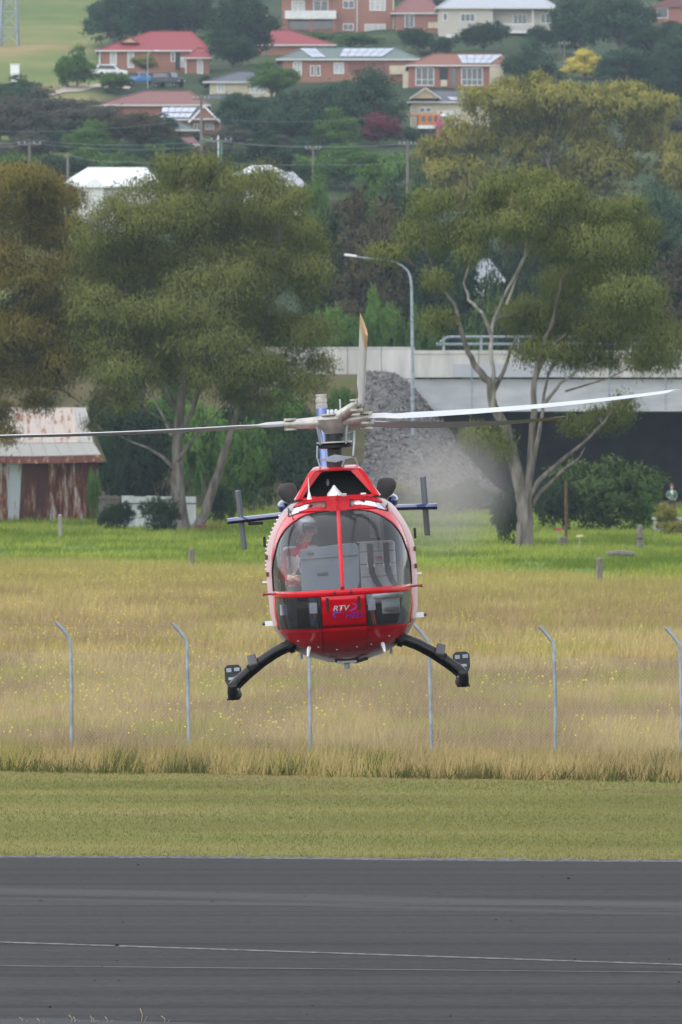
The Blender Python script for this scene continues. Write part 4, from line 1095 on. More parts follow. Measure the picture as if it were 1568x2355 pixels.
# tall left gum
gum_b = px_tree('gum_tree', 'tallest dense gum tree, a broad dome of dark olive foliage right of the tin shed', (425, 1247), 402.0,
  [(430, 390, 85, 38), (345, 450, 85, 50), (480, 440, 95, 55), (580, 435, 80, 45), (640, 480, 70, 48), (270, 520, 75, 58), (400, 530, 105, 65), (520, 550, 115, 68), (640, 560, 90, 65), (700, 545, 55, 55), (240, 620, 85, 68), (360, 660, 115, 75), (500, 690, 125, 75), (640, 670, 105, 75), (718, 640, 45, 55), (735, 585, 28, 40),
   (230, 730, 78, 68), (350, 780, 115, 68), (480, 800, 115, 58), (610, 780, 105, 65), (700, 780, 70, 55), (735, 850, 34, 46), (650, 860, 75, 42), (300, 870, 85, 46), (500, 870, 85, 38), (400, 870, 80, 40), (560, 910, 60, 30), (700, 890, 50, 30), (225, 930, 28, 38), (205, 985, 14, 30), (290, 930, 40, 30), (600, 930, 40, 22), (205, 570, 45, 50), (195, 680, 50, 55), (200, 800, 50, 60), (260, 830, 70, 60), (400, 830, 90, 60), (560, 850, 90, 50), (330, 740, 90, 60), (290, 590, 80, 60), (450, 610, 100, 60), (580, 610, 90, 60), (330, 520, 70, 50), (480, 500, 90, 50), (590, 500, 70, 45), (430, 740, 90, 60), (540, 740, 90, 60), (250, 680, 70, 50)],
  [([(425, 1247), (416, 1190), (408, 1100), (408, 1040), (412, 960), (420, 900), (430, 820), (440, 700), (430, 560)], .50, .08, 0),
   ([(440, 1240), (470, 1180), (495, 1110), (515, 1040), (535, 980), (560, 900), (590, 820), (620, 700)], .34, .07, 0),
   ([(410, 1090), (380, 1055), (340, 1030), (300, 1015)], .14, .04, 0), ([(413, 960), (385, 900), (350, 840), (320, 760)], .22, .06, 0), ([(410, 1010), (440, 950), (460, 880), (500, 800), (540, 720)], .22, .06, 0), ([(408, 1060), (450, 1000), (490, 960), (520, 930)], .12, .04, 0), ([(320, 760), (290, 680), (270, 600)], .1, .04, 0), ([(400, 980), (330, 940), (260, 925), (215, 960)], .08, .02, 0), ([(560, 900), (640, 860), (700, 800)], .1, .03, 0), ([(395, 1000), (375, 960), (345, 900)], .12, .04, 1)],
  270000, .23, .052, LM['gum'], 12, deep=.8, mounds=4, core=1.0)
# gold gum at the far left
px_tree('gum_tree', 'golden brown gum tree hanging over the rusty tin shed', (-75, 1240), 405.0,
  [(50, 425, 95, 42), (130, 465, 72, 48), (15, 515, 105, 65), (115, 560, 95, 68), (160, 640, 60, 58), (50, 660, 105, 75), (-60, 600, 100, 95), (30, 780, 105, 68), (120, 760, 80, 65), (145, 850, 60, 56), (50, 875, 105, 44), (-60, 800, 100, 85), (-120, 700, 100, 90), (15, 1010, 24, 40), (5, 960, 30, 40), (85, 930, 35, 22), (-40, 470, 80, 50), (180, 540, 30, 36)],
  [([(-75, 1240), (-72, 1150), (-65, 1000), (-60, 860), (-40, 700), (0, 560)], .5, .08, 0), ([(-62, 950), (0, 850), (60, 760), (110, 680)], .22, .06, 0), ([(-65, 1050), (-20, 1000), (10, 980)], .1, .03, 0), ([(-60, 860), (-110, 750)], .2, .06, 0), ([(60, 880), (150, 900), (195, 935)], .07, .02, 0)],
  165000, .23, .052, LM['gold'], 13, deep=.7, mounds=4, core=1.0)
# olive gum mass behind
px_tree('gum_tree', 'huge spreading olive gold gum tree on the slope below the orange tiled house', (1300, 640), 690.0,
  [(1130, 245, 85, 52), (1050, 335, 75, 62), (1195, 265, 85, 52), (1190, 205, 55, 28), (1290, 235, 95, 52), (1400, 270, 95, 62), (1310, 330, 105, 62), (1165, 350, 95, 62), (1020, 400, 55, 42), (1250, 420, 105, 56), (1400, 400, 95, 72), (1500, 335, 75, 72), (1540, 420, 56, 82), (1440, 500, 105, 56), (1290, 500, 95, 46), (1120, 440, 85, 36), (1530, 540, 56, 62), (1000, 345, 35, 30), (1240, 195, 40, 26), (1370, 560, 70, 50), (1600, 380, 60, 80), (1450, 215, 60, 35), (1520, 255, 60, 45), (1060, 470, 60, 40), (1180, 520, 90, 50), (1230, 600, 90, 50), (1360, 640, 100, 50), (1470, 620, 80, 50), (1560, 640, 60, 60), (1080, 400, 70, 50), (1340, 430, 90, 55)],
  [([(1300, 640), (1295, 560), (1280, 480), (1260, 380)], .6, .15, 0), ([(1298, 600), (1380, 520), (1420, 420)], .35, .1, 0), ([(1298, 590), (1200, 500), (1120, 420), (1060, 360)], .35, .1, 0), ([(1300, 620), (1460, 560), (1520, 450)], .3, .1, 0)],
  130000, .40, .14, LM['olive'], 14, deep=.35, sig=.32, shell=.7, low=.35, mounds=3)

# prototypes for the other trees: one metre high, scaled to size
def proto_tree(kind, seed, n):
    g = random.Random(seed); lob = []
    if kind == 'round':
        for i in range(17):
            a_ = g.uniform(0, 6.28); r_ = .32 * math.sqrt(g.random()); z_ = .20 + .58 * g.random() * (1 - r_ * 1.0)
            lob.append((Vector((r_ * math.cos(a_), r_ * math.sin(a_), z_)), (.17 + .06 * g.random(), .17 + .06 * g.random(), .13 + .05 * g.random())))
        lob.append((Vector((0, 0, .80)), (.18, .18, .14)))
    elif kind == 'gum':
        for i in range(22):
            a_ = g.uniform(0, 6.28); r_ = .36 * math.sqrt(g.random()); z_ = .26 + .62 * g.random() * (1 - r_)
            lob.append((Vector((r_ * math.cos(a_), r_ * math.sin(a_), z_)), (.12 + .05 * g.random(), .12 + .05 * g.random(), .08 + .04 * g.random())))
    elif kind == 'tall':
        for i in range(14):
            z_ = .12 + .78 * i / 13; r_ = .13 * (1 - abs(z_ - .45) * .9); a_ = g.uniform(0, 6.28)
            lob.append((Vector((r_ * math.cos(a_), r_ * math.sin(a_), z_)), (.11 * (1.15 - z_ * .6), .11 * (1.15 - z_ * .6), .10)))
    else:   # bush
        for i in range(11):
            a_ = g.uniform(0, 6.28); r_ = .42 * math.sqrt(g.random()); z_ = .2 + .5 * g.random() * (1 - r_)
            lob.append((Vector((r_ * math.cos(a_), r_ * math.sin(a_), z_)), (.2 + .08 * g.random(), .2 + .08 * g.random(), .18 + .08 * g.random())))
    lw = {'round': (.045, .02), 'gum': (.05, .016), 'tall': (.05, .014), 'bush': (.06, .024)}[kind]
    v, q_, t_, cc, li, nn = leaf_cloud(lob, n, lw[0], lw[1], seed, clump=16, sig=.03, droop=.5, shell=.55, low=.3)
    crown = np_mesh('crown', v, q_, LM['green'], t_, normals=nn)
    tr = MB()
    tr.tube([(0, 0, -.08), (.005, 0, .15), (0, .01, .35), (0, 0, .62)], [.03, .024, .018, .006] if kind != 'bush' else [.02, .015, .01, .004], 7)
    for c_, r_ in lob:
        tr.tube([(0, 0, max(.06, c_.z * .45)), c_ * .6 + Vector((0, 0, c_.z * .25)), c_], [.012, .008, .004], 4)
    to = tr.build('trunk', M['bark']); tm = to.data; bpy.data.objects.remove(to)
    return crown, tm
PROT = {}
for kind, nn in (('round', 13000), ('gum', 12000), ('tall', 10000), ('bush', 8000)):
    PROT[kind] = [proto_tree(kind, 100 + s_ + len(kind) * 7, nn) for s_ in range(2)]
_tc = [0]
def T(kind, x, top, base, wpx, lm, label, Y=None, name=None, cat=None, group=None):
    _tc[0] += 1
    Y = Y or gY(x, base, 545)
    b_ = P(x, base, Y); zg = tz(b_.x, Y)
    h_ = P(x, top, Y).z - zg
    wm_ = wpx * Y / FPX
    cr, tm = PROT[kind][_tc[0] % 2]
    e = empty(name or ('shrub' if kind == 'bush' else 'tree'), label, cat or ('shrub' if kind == 'bush' else 'tree'), (b_.x, Y, zg), rz=_tc[0] * 1.7, group=group)
    unit = {'round': .92, 'gum': .86, 'tall': .40, 'bush': 1.15}[kind]
    zu = {'round': .95, 'gum': .97, 'tall': .99, 'bush': .80}[kind]
    e.scale = (wm_ / unit, wm_ / unit, h_ / zu)
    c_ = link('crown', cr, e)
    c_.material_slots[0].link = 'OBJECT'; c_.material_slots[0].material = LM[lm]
    link('trunk', tm, e)
    return e

# hilltop and around the houses
T('round', 262, -22, 112, 125, 'blue', 'blue green tree at the edge of the bare grassy hillside')
T('round', 345, -40, 108, 150, 'dark', 'dark tree rising behind the middle of the red hip roof')
T('gum', 440, -35, 112, 150, 'dark', 'dark loose gum behind the end of the red hip roof')
T('round', 565, -45, 150, 165, 'dark', 'very dark tall tree between the two bright red roofs')
T('gum', 535, 62, 172, 120, 'dark', 'dark shaggy tree covering the end of the red roofed brick house')
T('bush', 715, 74, 108, 120, 'green', 'clipped hedge below the white balcony', name='hedge', cat='hedge')
T('bush', 832, 76, 108, 120, 'green', 'clipped hedge under the brick house right of the balcony', name='hedge', cat='hedge')
T('bush', 955, 58, 122, 85, 'dark', 'dark shrub in front of the brick wing with the dark red roof')
T('bush', 1012, 84, 126, 62, 'dark', 'small dark shrub at the foot of the cream house wall')
T('bush', 1112, 46, 116, 125, 'dark', 'wide dark shrub in front of the cream weatherboard house')
T('bush', 1242, 56, 110, 70, 'dark', 'dark shrub beside the white verandah balustrade')
T('bush', 978, 112, 138, 40, 'purple', 'small pale shrub between the grey green and orange roofs')
T('round', 1335, -45, 132, 130, 'blue', 'tall blue green tree right of the white verandah')
T('gum', 1425, -35, 138, 160, 'blue', 'tall gum beside the dull brick house at the top corner')
T('round', 1290, 20, 125, 80, 'dark', 'dark tree standing close to the end of the cream house')
T('gum', 1500, 48, 160, 130, 'dark', 'dark gum below the dull brick house')
T('round', 1555, 62, 180, 100, 'blue', 'blue green tree at the edge of the view below the dull brick house')
T('round', 1222, 92, 206, 145, 'blue', 'round blue green tree beside the orange tiled house')
T('round', 1343, 114, 186, 104, 'yellow', 'bright yellow flowering wattle among dark trees', name='wattle_tree')
T('gum', 1440, 98, 205, 150, 'blue', 'spreading grey green gum right of the yellow wattle')
T('round', 1525, 160, 250, 120, 'dark', 'dark tree behind the far end of the olive gum')
T('round', 178, 106, 206, 98, 'green', 'dense dark green cypress like tree beside the flagpole')
T('bush', 145, 125, 204, 45, 'green', 'narrow green shrub just behind the flagpole')
T('bush', 268, 164, 214, 88, 'green', 'rounded shrub in front of the white car and blue ute')
T('gum', 336, 120, 176, 62, 'olive', 'small thin tree by the red roofed house windows')
T('bush', 472, 172, 212, 36, 'dark', 'small dark shrub at the corner of the cream house with the blue grey roof')
T('gum', 625, 134, 236, 125, 'green', 'loose green tree hiding part of the blue grey roof')
T('gum', 560, 196, 335, 130, 'blue', 'large gum in front of the cream house, right of the gable house')
T('round', 650, 222, 340, 130, 'blue', 'bushy grey green tree in the middle of the slope')
T('gum', 745, 178, 325, 130, 'blue', 'tall gum below the small car of the long brick house')
T('round', 850, 158, 315, 190, 'blue', 'largest rounded tree below the garage doors of the long brick house')
T('round', 770, 248, 345, 125, 'green', 'green rounded tree left of the red leaved tree')
T('round', 868, 258, 335, 112, 'red', 'dull red leaved tree half way up the slope')
T('bush', 948, 288, 335, 46, 'blue', 'small shrub between the red leaved tree and the orange truck')
T('gum', 105, 192, 335, 185, 'purple', 'wide greyish purple tree below the white hillside cabinet')
T('gum', 35, 215, 350, 150, 'purple', 'greyish tree at the very edge below the hillside')
T('gum', 200, 222, 340, 160, 'purple', 'greyish tree below the flagpole and the driveway')
T('gum', 300, 246, 350, 150, 'brown', 'brownish olive tree beside the solar roof')
T('round', 214, 278, 372, 130, 'green', 'fresh green rounded tree in front of the greyish trees')
T('gum', 372, 280, 350, 90, 'brown', 'thin brownish tree just below the rows of solar panels')
T('bush', 40, 345, 425, 130, 'green', 'green thicket around the far left power pole')
T('bush', 150, 350, 430, 130, 'dark', 'dark thicket behind the white iron roof')
T('bush', 270, 345, 425, 140, 'green', 'green thicket between the white iron roof and the solar roof')
T('round', 400, 318, 425, 110, 'dark', 'dark tree behind the crown of the tallest gum')
T('round', 600, 318, 430, 150, 'dark', 'dark tree above the small white roof')
T('bush', 700, 352, 430, 130, 'bright', 'bright green thicket around the leaning poles')
T('round', 800, 330, 440, 150, 'green', 'green tree below the red leaved tree')
T('bush', 900, 345, 440, 130, 'bright', 'bright green thicket beside the timber pole by the olive gum')
T('round', 985, 318, 440, 90, 'olive', 'small olive tree under the edge of the spreading olive gum')
_fill = random.Random(5)
_rows = [(24, 96, 126, 470, 1568), (30, 175, 225, 470, 1568), (26, 215, 260, 0, 700), (34, 250, 300, 0, 940), (34, 300, 350, 0, 1000), (30, 350, 400, 0, 1100), (20, 55, 100, 480, 1568), (12, 215, 330, 1120, 1568), (16, -10, 40, 220, 1568)]
_houses = [(110, 150, 240, 232), (225, 150, 425, 236), (1298, 116, 1392, 190), (815, 258, 925, 335), (640, 40, 1290, 90), (225, 120, 490, 200), (640, 135, 970, 190), (935, 150, 1175, 210), (945, 235, 1040, 320), (480, 188, 600, 225), (435, 280, 500, 300)]
for n_, ya, yb, xa, xb in _rows:
    for i in range(n_):
        x = xa + (xb - xa) * (i + _fill.random()) / n_; y = _fill.uniform(ya, yb); h_ = _fill.uniform(34, 70); w_ = _fill.uniform(60, 115)
        if any(x + w_ / 2.6 > a and x - w_ / 2.6 < c and y > b and y - h_ < d + 2 for a, b, c, d in _houses): continue
        kd_, lm_ = _fill.choice(['round', 'bush', 'gum', 'bush']), _fill.choice(['dark', 'dark', 'blue', 'green', 'purple', 'blue'])
        nm_ = {'round': 'rounded garden tree', 'bush': 'low garden shrub', 'gum': 'loose crowned garden tree'}[kd_]; cn_ = {'dark': 'very dark green', 'blue': 'blue green', 'green': 'fresh green', 'purple': 'greyish'}[lm_]
        T(kd_, x, y - h_, y, w_, lm_, f'{cn_} {nm_} filling gaps between the hillside houses', group=f'{cn_} {nm_}s between the hillside houses')
# wooded belt above the bridge
T('round', 730, 398, 560, 140, 'green', 'green rounded tree right of the small white roof', 640)
T('round', 850, 380, 560, 180, 'green', 'broad green tree in the middle of the wooded belt', 650)
T('tall', 800, 445, 700, 120, 'brown', 'brown she oak, tallest in the wooded belt', 590)
T('tall', 870, 470, 720, 120, 'brown', 'brown she oak leaning over the lamp arm', 585)
T('tall', 925, 440, 720, 130, 'dark', 'dark she oak directly behind the lamp post bend', 588)
T('tall', 765, 500, 730, 120, 'dark', 'dark she oak beside the dome of the tallest gum', 580)
T('tall', 835, 520, 740, 130, 'brown', 'shorter brown she oak above the bright green shrubs', 572)
T('round', 960, 395, 640, 120, 'blue', 'dull green tree left of the open crowned gum', 620)
T('tall', 1010, 540, 790, 140, 'dark', 'dark she oak behind the pale fork of the open gum', 575)
T('round', 1100, 470, 790, 190, 'dark', 'dark mass of tree behind the top of the open gum', 610)
T('tall', 1180, 600, 790, 140, 'dark', 'dark she oak above the bridge railing', 572)
T('tall', 1280, 560, 800, 160, 'dark', 'dark she oak behind the middle of the open gum', 575)
T('round', 1250, 440, 790, 200, 'brown', 'brownish tree under the spreading olive gum', 620)
T('round', 1390, 480, 800, 210, 'blue', 'grey green tree under the right half of the olive gum', 620)
T('tall', 1400, 560, 800, 170, 'dark', 'dark she oak behind the wide side of the open gum', 575)
T('tall', 1500, 520, 800, 160, 'dark', 'dark she oak beside the outer edge of the open gum', 580)
T('tall', 1565, 560, 800, 150, 'brown', 'brown she oak at the edge of the view above the bridge', 578)
T('round', 1520, 440, 790, 180, 'blue', 'tall grey green tree behind the last she oak', 630)
T('gum', 1490, 395, 640, 190, 'blue', 'grey green gum filling the gap under the outer end of the olive gum', 650)
T('round', 1420, 520, 700, 170, 'dark', 'dark tree between the olive gum and the she oaks', 600)
T('bush', 852, 648, 812, 70, 'bright', 'narrow bright green shrub above the concrete wall', 552)
T('bush', 745, 690, 822, 120, 'bright', 'bright green shrub at the end of the concrete wall', 556)
T('bush', 905, 690, 815, 110, 'bright', 'bright green shrub beside the lamp post', 556)
T('bush', 985, 690, 815, 110, 'green', 'green shrub left of the bridge railing', 554)
T('bush', 800, 720, 820, 100, 'green', 'low green shrub behind the concrete wall', 550)
T('bush', 690, 765, 850, 90, 'bright', 'pale green shrub beside the lower edge of the tallest gum', 530)
T('tall', 1068, 580, 800, 90, 'dark', 'dark she oak hiding one end of the grey roofed building', 556)
T('round', 1195, 560, 800, 130, 'dark', 'dark tree hiding most of the grey roofed building', 556)
T('round', 1128, 622, 812, 150, 'dark', 'dark rounded tree in front of the grey roofed building', 553)
T('bush', 1115, 640, 812, 110, 'green', 'green shrub behind the bridge railing', 552)
# left bank and paddock
T('round', 60, 620, 960, 200, 'dark', 'dark tree behind the tin shed', 560)
T('round', 200, 640, 960, 200, 'dark', 'dark tree glimpsed between the two big gums', 565)
T('round', 380, 640, 960, 220, 'dark', 'dark tree hidden behind the dome of the tallest gum', 570)
T('round', 560, 640, 960, 220, 'green', 'green tree behind the lower branches of the tallest gum', 566)
T('bush', 285, 900, 1090, 150, 'dark', 'dark bush behind the end of the tin shed', 468)
T('bush', 470, 905, 1130, 150, 'bright', 'bright green bush seen through the forked trunk', 466)
T('bush', 585, 955, 1185, 170, 'green', 'green bush just behind the forked trunk', 452)
T('bush', 680, 980, 1190, 150, 'dark', 'dark bush behind the exhaust of the helicopter', 450)
T('bush', 500, 1105, 1212, 80, 'dark', 'low dark bush at the foot of the forked trunk', 425)
T('bush', 785, 880, 985, 80, 'green', 'green bush on the bank behind the rotor head', 488)
T('bush', 330, 960, 1110, 150, 'dark', 'dark bush on the bank left of the forked trunk', 470)
T('bush', 245, 975, 1100, 90, 'dark', 'dark bush close to the roof end of the tin shed', 458)
T('bush', 905, 1105, 1180, 110, 'olive', 'olive bush at the toe of the gravel slope, nearest the helicopter tail', 462)
T('bush', 1000, 1120, 1188, 120, 'green', 'low green bush at the toe of the gravel slope', 458)
T('bush', 1090, 1095, 1190, 110, 'blue', 'grey green bush at the end of the gravel slope', 455)
T('round', 300, 850, 1075, 190, 'dark', 'dark tree on the bank between the tin shed and the forked trunk', 474)
T('round', 400, 870, 1060, 170, 'green', 'green tree right behind the forked trunk on the bank', 478)
T('round', 540, 880, 1070, 170, 'dark', 'dark tree on the bank right of the forked trunk', 480)
T('round', 650, 880, 1060, 150, 'green', 'green tree on the bank below the concrete wall end', 482)
T('bush', 728, 930, 1090, 100, 'dark', 'dark bush on the bank beside the tail fin', 476)
T('bush', 205, 905, 1060, 120, 'dark', 'dark bush rising behind the tin shed roof', 466)
T('bush', 268, 1148, 1236, 84, 'dark', 'dark leafy shrub at the corner of the tin shed', 400, group=None)
T('bush', 368, 1136, 1250, 108, 'dark', 'dark leafy shrub in front of the white sheet wall', 396)
T('bush', 218, 1068, 1215, 36, 'bright', 'thin pale green sapling against the tin wall', 424)
T('bush', 1395, 1040, 1256, 300, 'moss', 'big soft green bush under the bridge', 402)
T('bush', 1275, 1100, 1262, 120, 'dark', 'dark green bush right behind the trunk of the open gum', 398)
T('bush', 1545, 1195, 1262, 90, 'olive', 'low olive bush in front of the concrete ledge', 392)
T('bush', 1535, 1150, 1235, 60, 'olive', 'loose olive bush hiding the legs of the standing person', 396)
T('bush', 1480, 1090, 1258, 110, 'green', 'green bush beside the standing person', 408)
T('bush', 1158, 1115, 1290, 84, 'dark', 'dark shrub hugging the trunk of the open gum', 362)

# the wood goes on past both sides of the view
_side = random.Random(17)
for n_, ya, yb, xa, xb in ((26, 230, 400, -420, -60), (26, 120, 400, 1640, 2000), (10, 820, 1000, -420, -140)):
    for i in range(n_):
        x = xa + (xb - xa) * (i + _side.random()) / n_; y = _side.uniform(ya, yb); h_ = _side.uniform(60, 110)
        T(_side.choice(['round', 'gum']), x, y - h_, y, h_ * 1.2, _side.choice(['dark', 'blue', 'purple']), 'dark green tree of the wood that carries on past the edges of the view', group='trees past the edges of the view')
for x_, y_, src in ((-31.0, 418.0, gum_b), (-45.0, 410.0, gum_a), (33.0, 384.0, gum_a), (47.0, 400.0, gum_b)):
    c_ = copy_tree(src); c_.location = (x_, y_, tz(x_, y_)); c_.rotation_euler.z = x_
    tag(c_, 'tall dark gum tree standing past the edges of the view', 'tree', 'gum trees past the edges of the view')

# ------------------------------------------------------------------ old tin shed
def rust(name, zinc, r0, r1, amount, seed):
    m, t, b = nodes_of(name)
    b.inputs['Roughness'].default_value = .75
    tc = t.nodes.new('ShaderNodeTexCoord'); oi = t.nodes.new('ShaderNodeObjectInfo')
    ad = t.nodes.new('ShaderNodeVectorMath'); ad.operation = 'ADD'; t.links.new(tc.outputs['Object'], ad.inputs[0])
    cb = t.nodes.new('ShaderNodeCombineXYZ'); ml = t.nodes.new('ShaderNodeMath'); ml.operation = 'MULTIPLY'; ml.inputs[1].default_value = 60
    t.links.new(oi.outputs['Random'], ml.inputs[0])
    for i in range(3): t.links.new(ml.outputs[0], cb.inputs[i])
    t.links.new(cb.outputs[0], ad.inputs[1])
    mp = t.nodes.new('ShaderNodeMapping'); mp.inputs['Scale'].default_value = (2.6, 1, .42); t.links.new(ad.outputs[0], mp.inputs[0])
    n1 = t.nodes.new('ShaderNodeTexNoise'); n1.inputs['Scale'].default_value = 1.3; n1.inputs['Detail'].default_value = 8; n1.inputs['Roughness'].default_value = .62; t.links.new(mp.outputs[0], n1.inputs['Vector'])
    rp = t.nodes.new('ShaderNodeValToRGB'); rp.color_ramp.elements[0].position = amount - .07; rp.color_ramp.elements[1].position = amount + .07
    rp.color_ramp.elements[0].color = (*r0, 1); rp.color_ramp.elements[1].color = (*zinc, 1)
    e_ = rp.color_ramp.elements.new(amount); e_.color = (*r1, 1)
    t.links.new(n1.outputs[0], rp.inputs[0]); t.links.new(rp.outputs[0], b.inputs['Base Color'])
    return m
RU = [rust('heavy_rust', (.3, .22, .18), (.075, .022, .015), (.17, .06, .03), .60, 1), rust('mid_rust', (.42, .42, .42), (.09, .028, .018), (.26, .1, .05), .50, 2), rust('light_rust', (.42, .47, .52), (.22, .07, .03), (.4, .2, .1), .36, 3),
      rust('rust_washed_roof', (.62, .55, .5), (.3, .1, .05), (.5, .33, .25), .40, 4), rust('zinc_roof', (.52, .5, .48), (.4, .3, .25), (.48, .43, .4), .3, 5), rust('rusted_eave', (.62, .55, .45), (.11, .035, .02), (.3, .12, .05), .60, 6)]
SY = 430.0; sk = SY / FPX
sb = P(100, 1212, SY); sb.z = tz(sb.x, SY)
shed = empty('tin_shed', 'old rusty corrugated iron shed with a sagging patched roof under the golden gum', 'shed', sb)
def SX(px): return (px - 784) * sk - sb.x
def SZ(py): return CH - (py - 1000) * sk - sb.z
def sheet(p00, p10, p01, p11, m, name, waves=9, amp=.02):
    """corrugated sheet between four corners (bottom left, bottom right, top left, top right)"""
    p00, p10, p01, p11 = map(Vector, (p00, p10, p01, p11)); rows = []
    nrm = (p10 - p00).cross(p01 - p00).normalized()
    for v_ in np.linspace(0, 1, 4):
        rows.append([p00.lerp(p10, u_).lerp(p01.lerp(p11, u_), v_) + nrm * amp * math.cos(2 * math.pi * waves * u_) for u_ in np.linspace(0, 1, waves * 4 + 1)])
    return MB().grid(rows).build(name, m, shed, smooth=True)
edges_px = [-110, -78, -48, -20, 12, 49, 82, 108, 130, 147, 166, 193, 222]
kinds = [0, 1, 0, 1, 2, 0, 0, 1, 1, 0, 1, 0]
for i, kd in enumerate(kinds):
    a_, b__ = SX(edges_px[i]), SX(edges_px[i + 1] + 2); ln = random.uniform(-.12, .12)
    if i == 4: ln = -.22
    if i == 8: ln = .25
    y_ = random.uniform(0, .06)
    sheet((a_ + ln, y_, -.4 + random.uniform(0, .2)), (b__ + ln, y_, -.4 + random.uniform(0, .2)), (a_, y_ + .02, SZ(1064)), (b__, y_ + .02, SZ(1064)), RU[kd], 'wall_sheet', 8)
MB().box(((SX(-110) + SX(222)) / 2, 3.1, SZ(1070) / 2 - .2), (SX(222) - SX(-110) - .2, 5.8, SZ(1070) - .1)).build('frame', M['timber'], shed)
mb = MB(); mb.box((SX(233), .3, SZ(1130) / 2), (.35, .3, SZ(1130)), (0, R(1), 0)); mb.build('corner_post', M['timber'], shed)
# roof: three courses up to the ridge
y0_, y1_, y2_, y3_ = -.45, .15, .8, 3.2
def sag(u): return -.10 * math.sin(u * math.pi)
rx = [(-112, 237, 1062, y0_), (-112, 231, 1046, y1_), (-112, 212, 1019, y2_), (-112, 192, 938, y3_)]
nr = 11
for c_, (lo, hi, mm) in enumerate(((0, 1, 5), (1, 2, 4), (2, 3, 3))):
    for i in range(nr):
        u0, u1 = i / nr, (i + 1) / nr + .004
        def pt(row, u):
            x0p, x1p, py_, yy = rx[row]; px_ = x0p + (x1p - x0p) * u
            return Vector((SX(px_), yy, SZ(py_) + (sag(u) * (1 if row < 2 else .3)) + .02 * c_))
        sheet(pt(lo, u0), pt(lo, u1), pt(hi, u0), pt(hi, u1), RU[mm if not (c_ == 2 and i >= 10) else 4], 'roof_sheet', 10, .018)
mb = MB(); mb.add([(SX(-112), 3.2, SZ(938)), (SX(192), 3.2, SZ(938)), (SX(237), 6.6, SZ(1062)), (SX(-112), 6.6, SZ(1062))], [(0, 1, 2, 3)]); mb.build('rear_roof', RU[4], shed)
MB().tube([(SX(-112), 3.2, SZ(939)), (SX(192), 3.2, SZ(939))], .06, 8).build('ridge_cap', RU[4], shed)
mb = MB(); mb.add([(SX(222), .05, SZ(1064)), (SX(222), 6.2, SZ(1064)), (SX(200), 3.2, SZ(950))], [(0, 1, 2)]); mb.build('gable_end', RU[0], shed)

# white sheet wall and paddock odds and ends
wy = 412.0; wk = wy / FPX
e = empty('sheet_wall', 'low wall of white corrugated sheets behind the dark shrubs', 'wall', (P(365, 1210, wy).x, wy, tz(P(365, 1210, wy).x, wy)))
wcz = CH - 140 * wk - e.location.z
whs = mat('chalky_white_iron', (.55, .58, .6), .7, c2=(.7, .72, .73), scale=3, stretch=(1, 1, .4))
for i in range(6):
    a_ = (280 - 365 + i * 28.5) * wk; rows = []
    for z_ in (-.2, wcz - (.05 * (i % 2))): rows.append([(a_ + u_ * 28 * wk, .02 * math.cos(u_ * 50), z_) for u_ in np.linspace(0, 1, 33)])
    MB().grid(rows).build('wall_sheet', whs, e, smooth=True)
for i in range(7): MB().box(((280 - 365 + i * 28.5) * wk, .1, wcz / 2), (.1, .1, wcz)).build('post', M['timber'], e)
MB().box((0, -.03, wcz - .45), (171 * wk, .05, .08)).build('rail', M['timber'], e)
e = empty('timber_wall', 'weathered grey timber wall joining the tin shed and the white sheet wall', 'wall', (P(252, 1205, 420).x, 420, tz(P(252, 1205, 420).x, 420)))
for i in range(7): MB().box(((i - 3) * .17, .02 * (i % 2), .8 + .03 * (i % 3)), (.16, .05, 1.8)).build('board', M['timber'], e, bevel=.01)
MB().box((0, -.06, 1.62), (1.3, .06, .12)).build('top_rail', M['timber'], e)
def fpost(label, px, top, base, Y, w_=.3, m=None, name='fence_post', tilt=0, collar=False):
    b_ = P(px, base, Y); zg = min(b_.z, tz(b_.x, Y)); h_ = P(px, top, Y).z - zg
    e = empty(name, label, 'post', (b_.x, Y, zg))
    e.rotation_euler = (0, R(tilt), 0)
    MB().tube([(0, 0, -.2), (.01, 0, h_ * .5), (0, .01, h_ * .98), (0, 0, h_)], [w_ / 2, w_ / 2 * .97, w_ / 2 * .92, w_ / 2 * .8], 9).build('shaft', m or M['timber'], e, smooth=True)
    if collar: MB().lathe((0, 0, h_ * .52), [(0, w_ * .55), (.06, w_ * .55)], 10).build('wire_band', M['dark_metal'], e)
    for z_ in (.35, .7): MB().tube([(-w_ / 2, 0, h_ * z_), (-w_ / 2 - .06, -.02, h_ * z_)], .012, 5).build('staple', M['dark_metal'], e)
fpost('grey weathered post in front of the tin shed', 138, 1184, 1242, 380, .22, M['pale_bark'])
fpost('short dark post standing alone in the green grass below the forked tree', 440, 1262, 1318, 318, .27)
fpost('dark square post nearest the dry grass on the side of the open gum', 1378, 1284, 1356, 282, .26)
fpost('thick two toned post on the grass rise below the big green bush', 1471, 1208, 1275, 352, .30, collar=True)
fpost('short stump post beside the tall rusty pole', 1296, 1236, 1272, 362, .36)
fpost('tall thin rusty pole standing behind a stump', 1301, 1108, 1272, 364, .16, mat('rusty_pipe', (.13, .06, .035), .8, var=.3), name='rusty_pole')
e = empty('marker_stake', 'thin grey stake with a pale yellow top in the green grass', 'stake', P(1331, 1266, 350) * 1.0); e.location.z = tz(e.location.x, 350)
MB().tube([(0, 0, -.1), (.04, 0, .7)], .025, 5).build('stake', M['grey_metal'], e); MB().box((.04, 0, .73), (.34, .06, .09), (0, R(-4), 0)).build('cap', mat('pale_yellow_plastic', (.6, .56, .25), .6), e)
e = empty('marker_tag', 'small red tag beside the stump post', 'tag', (P(1284, 1232, 361).x, 361, tz(P(1284, 1232, 361).x, 361)))
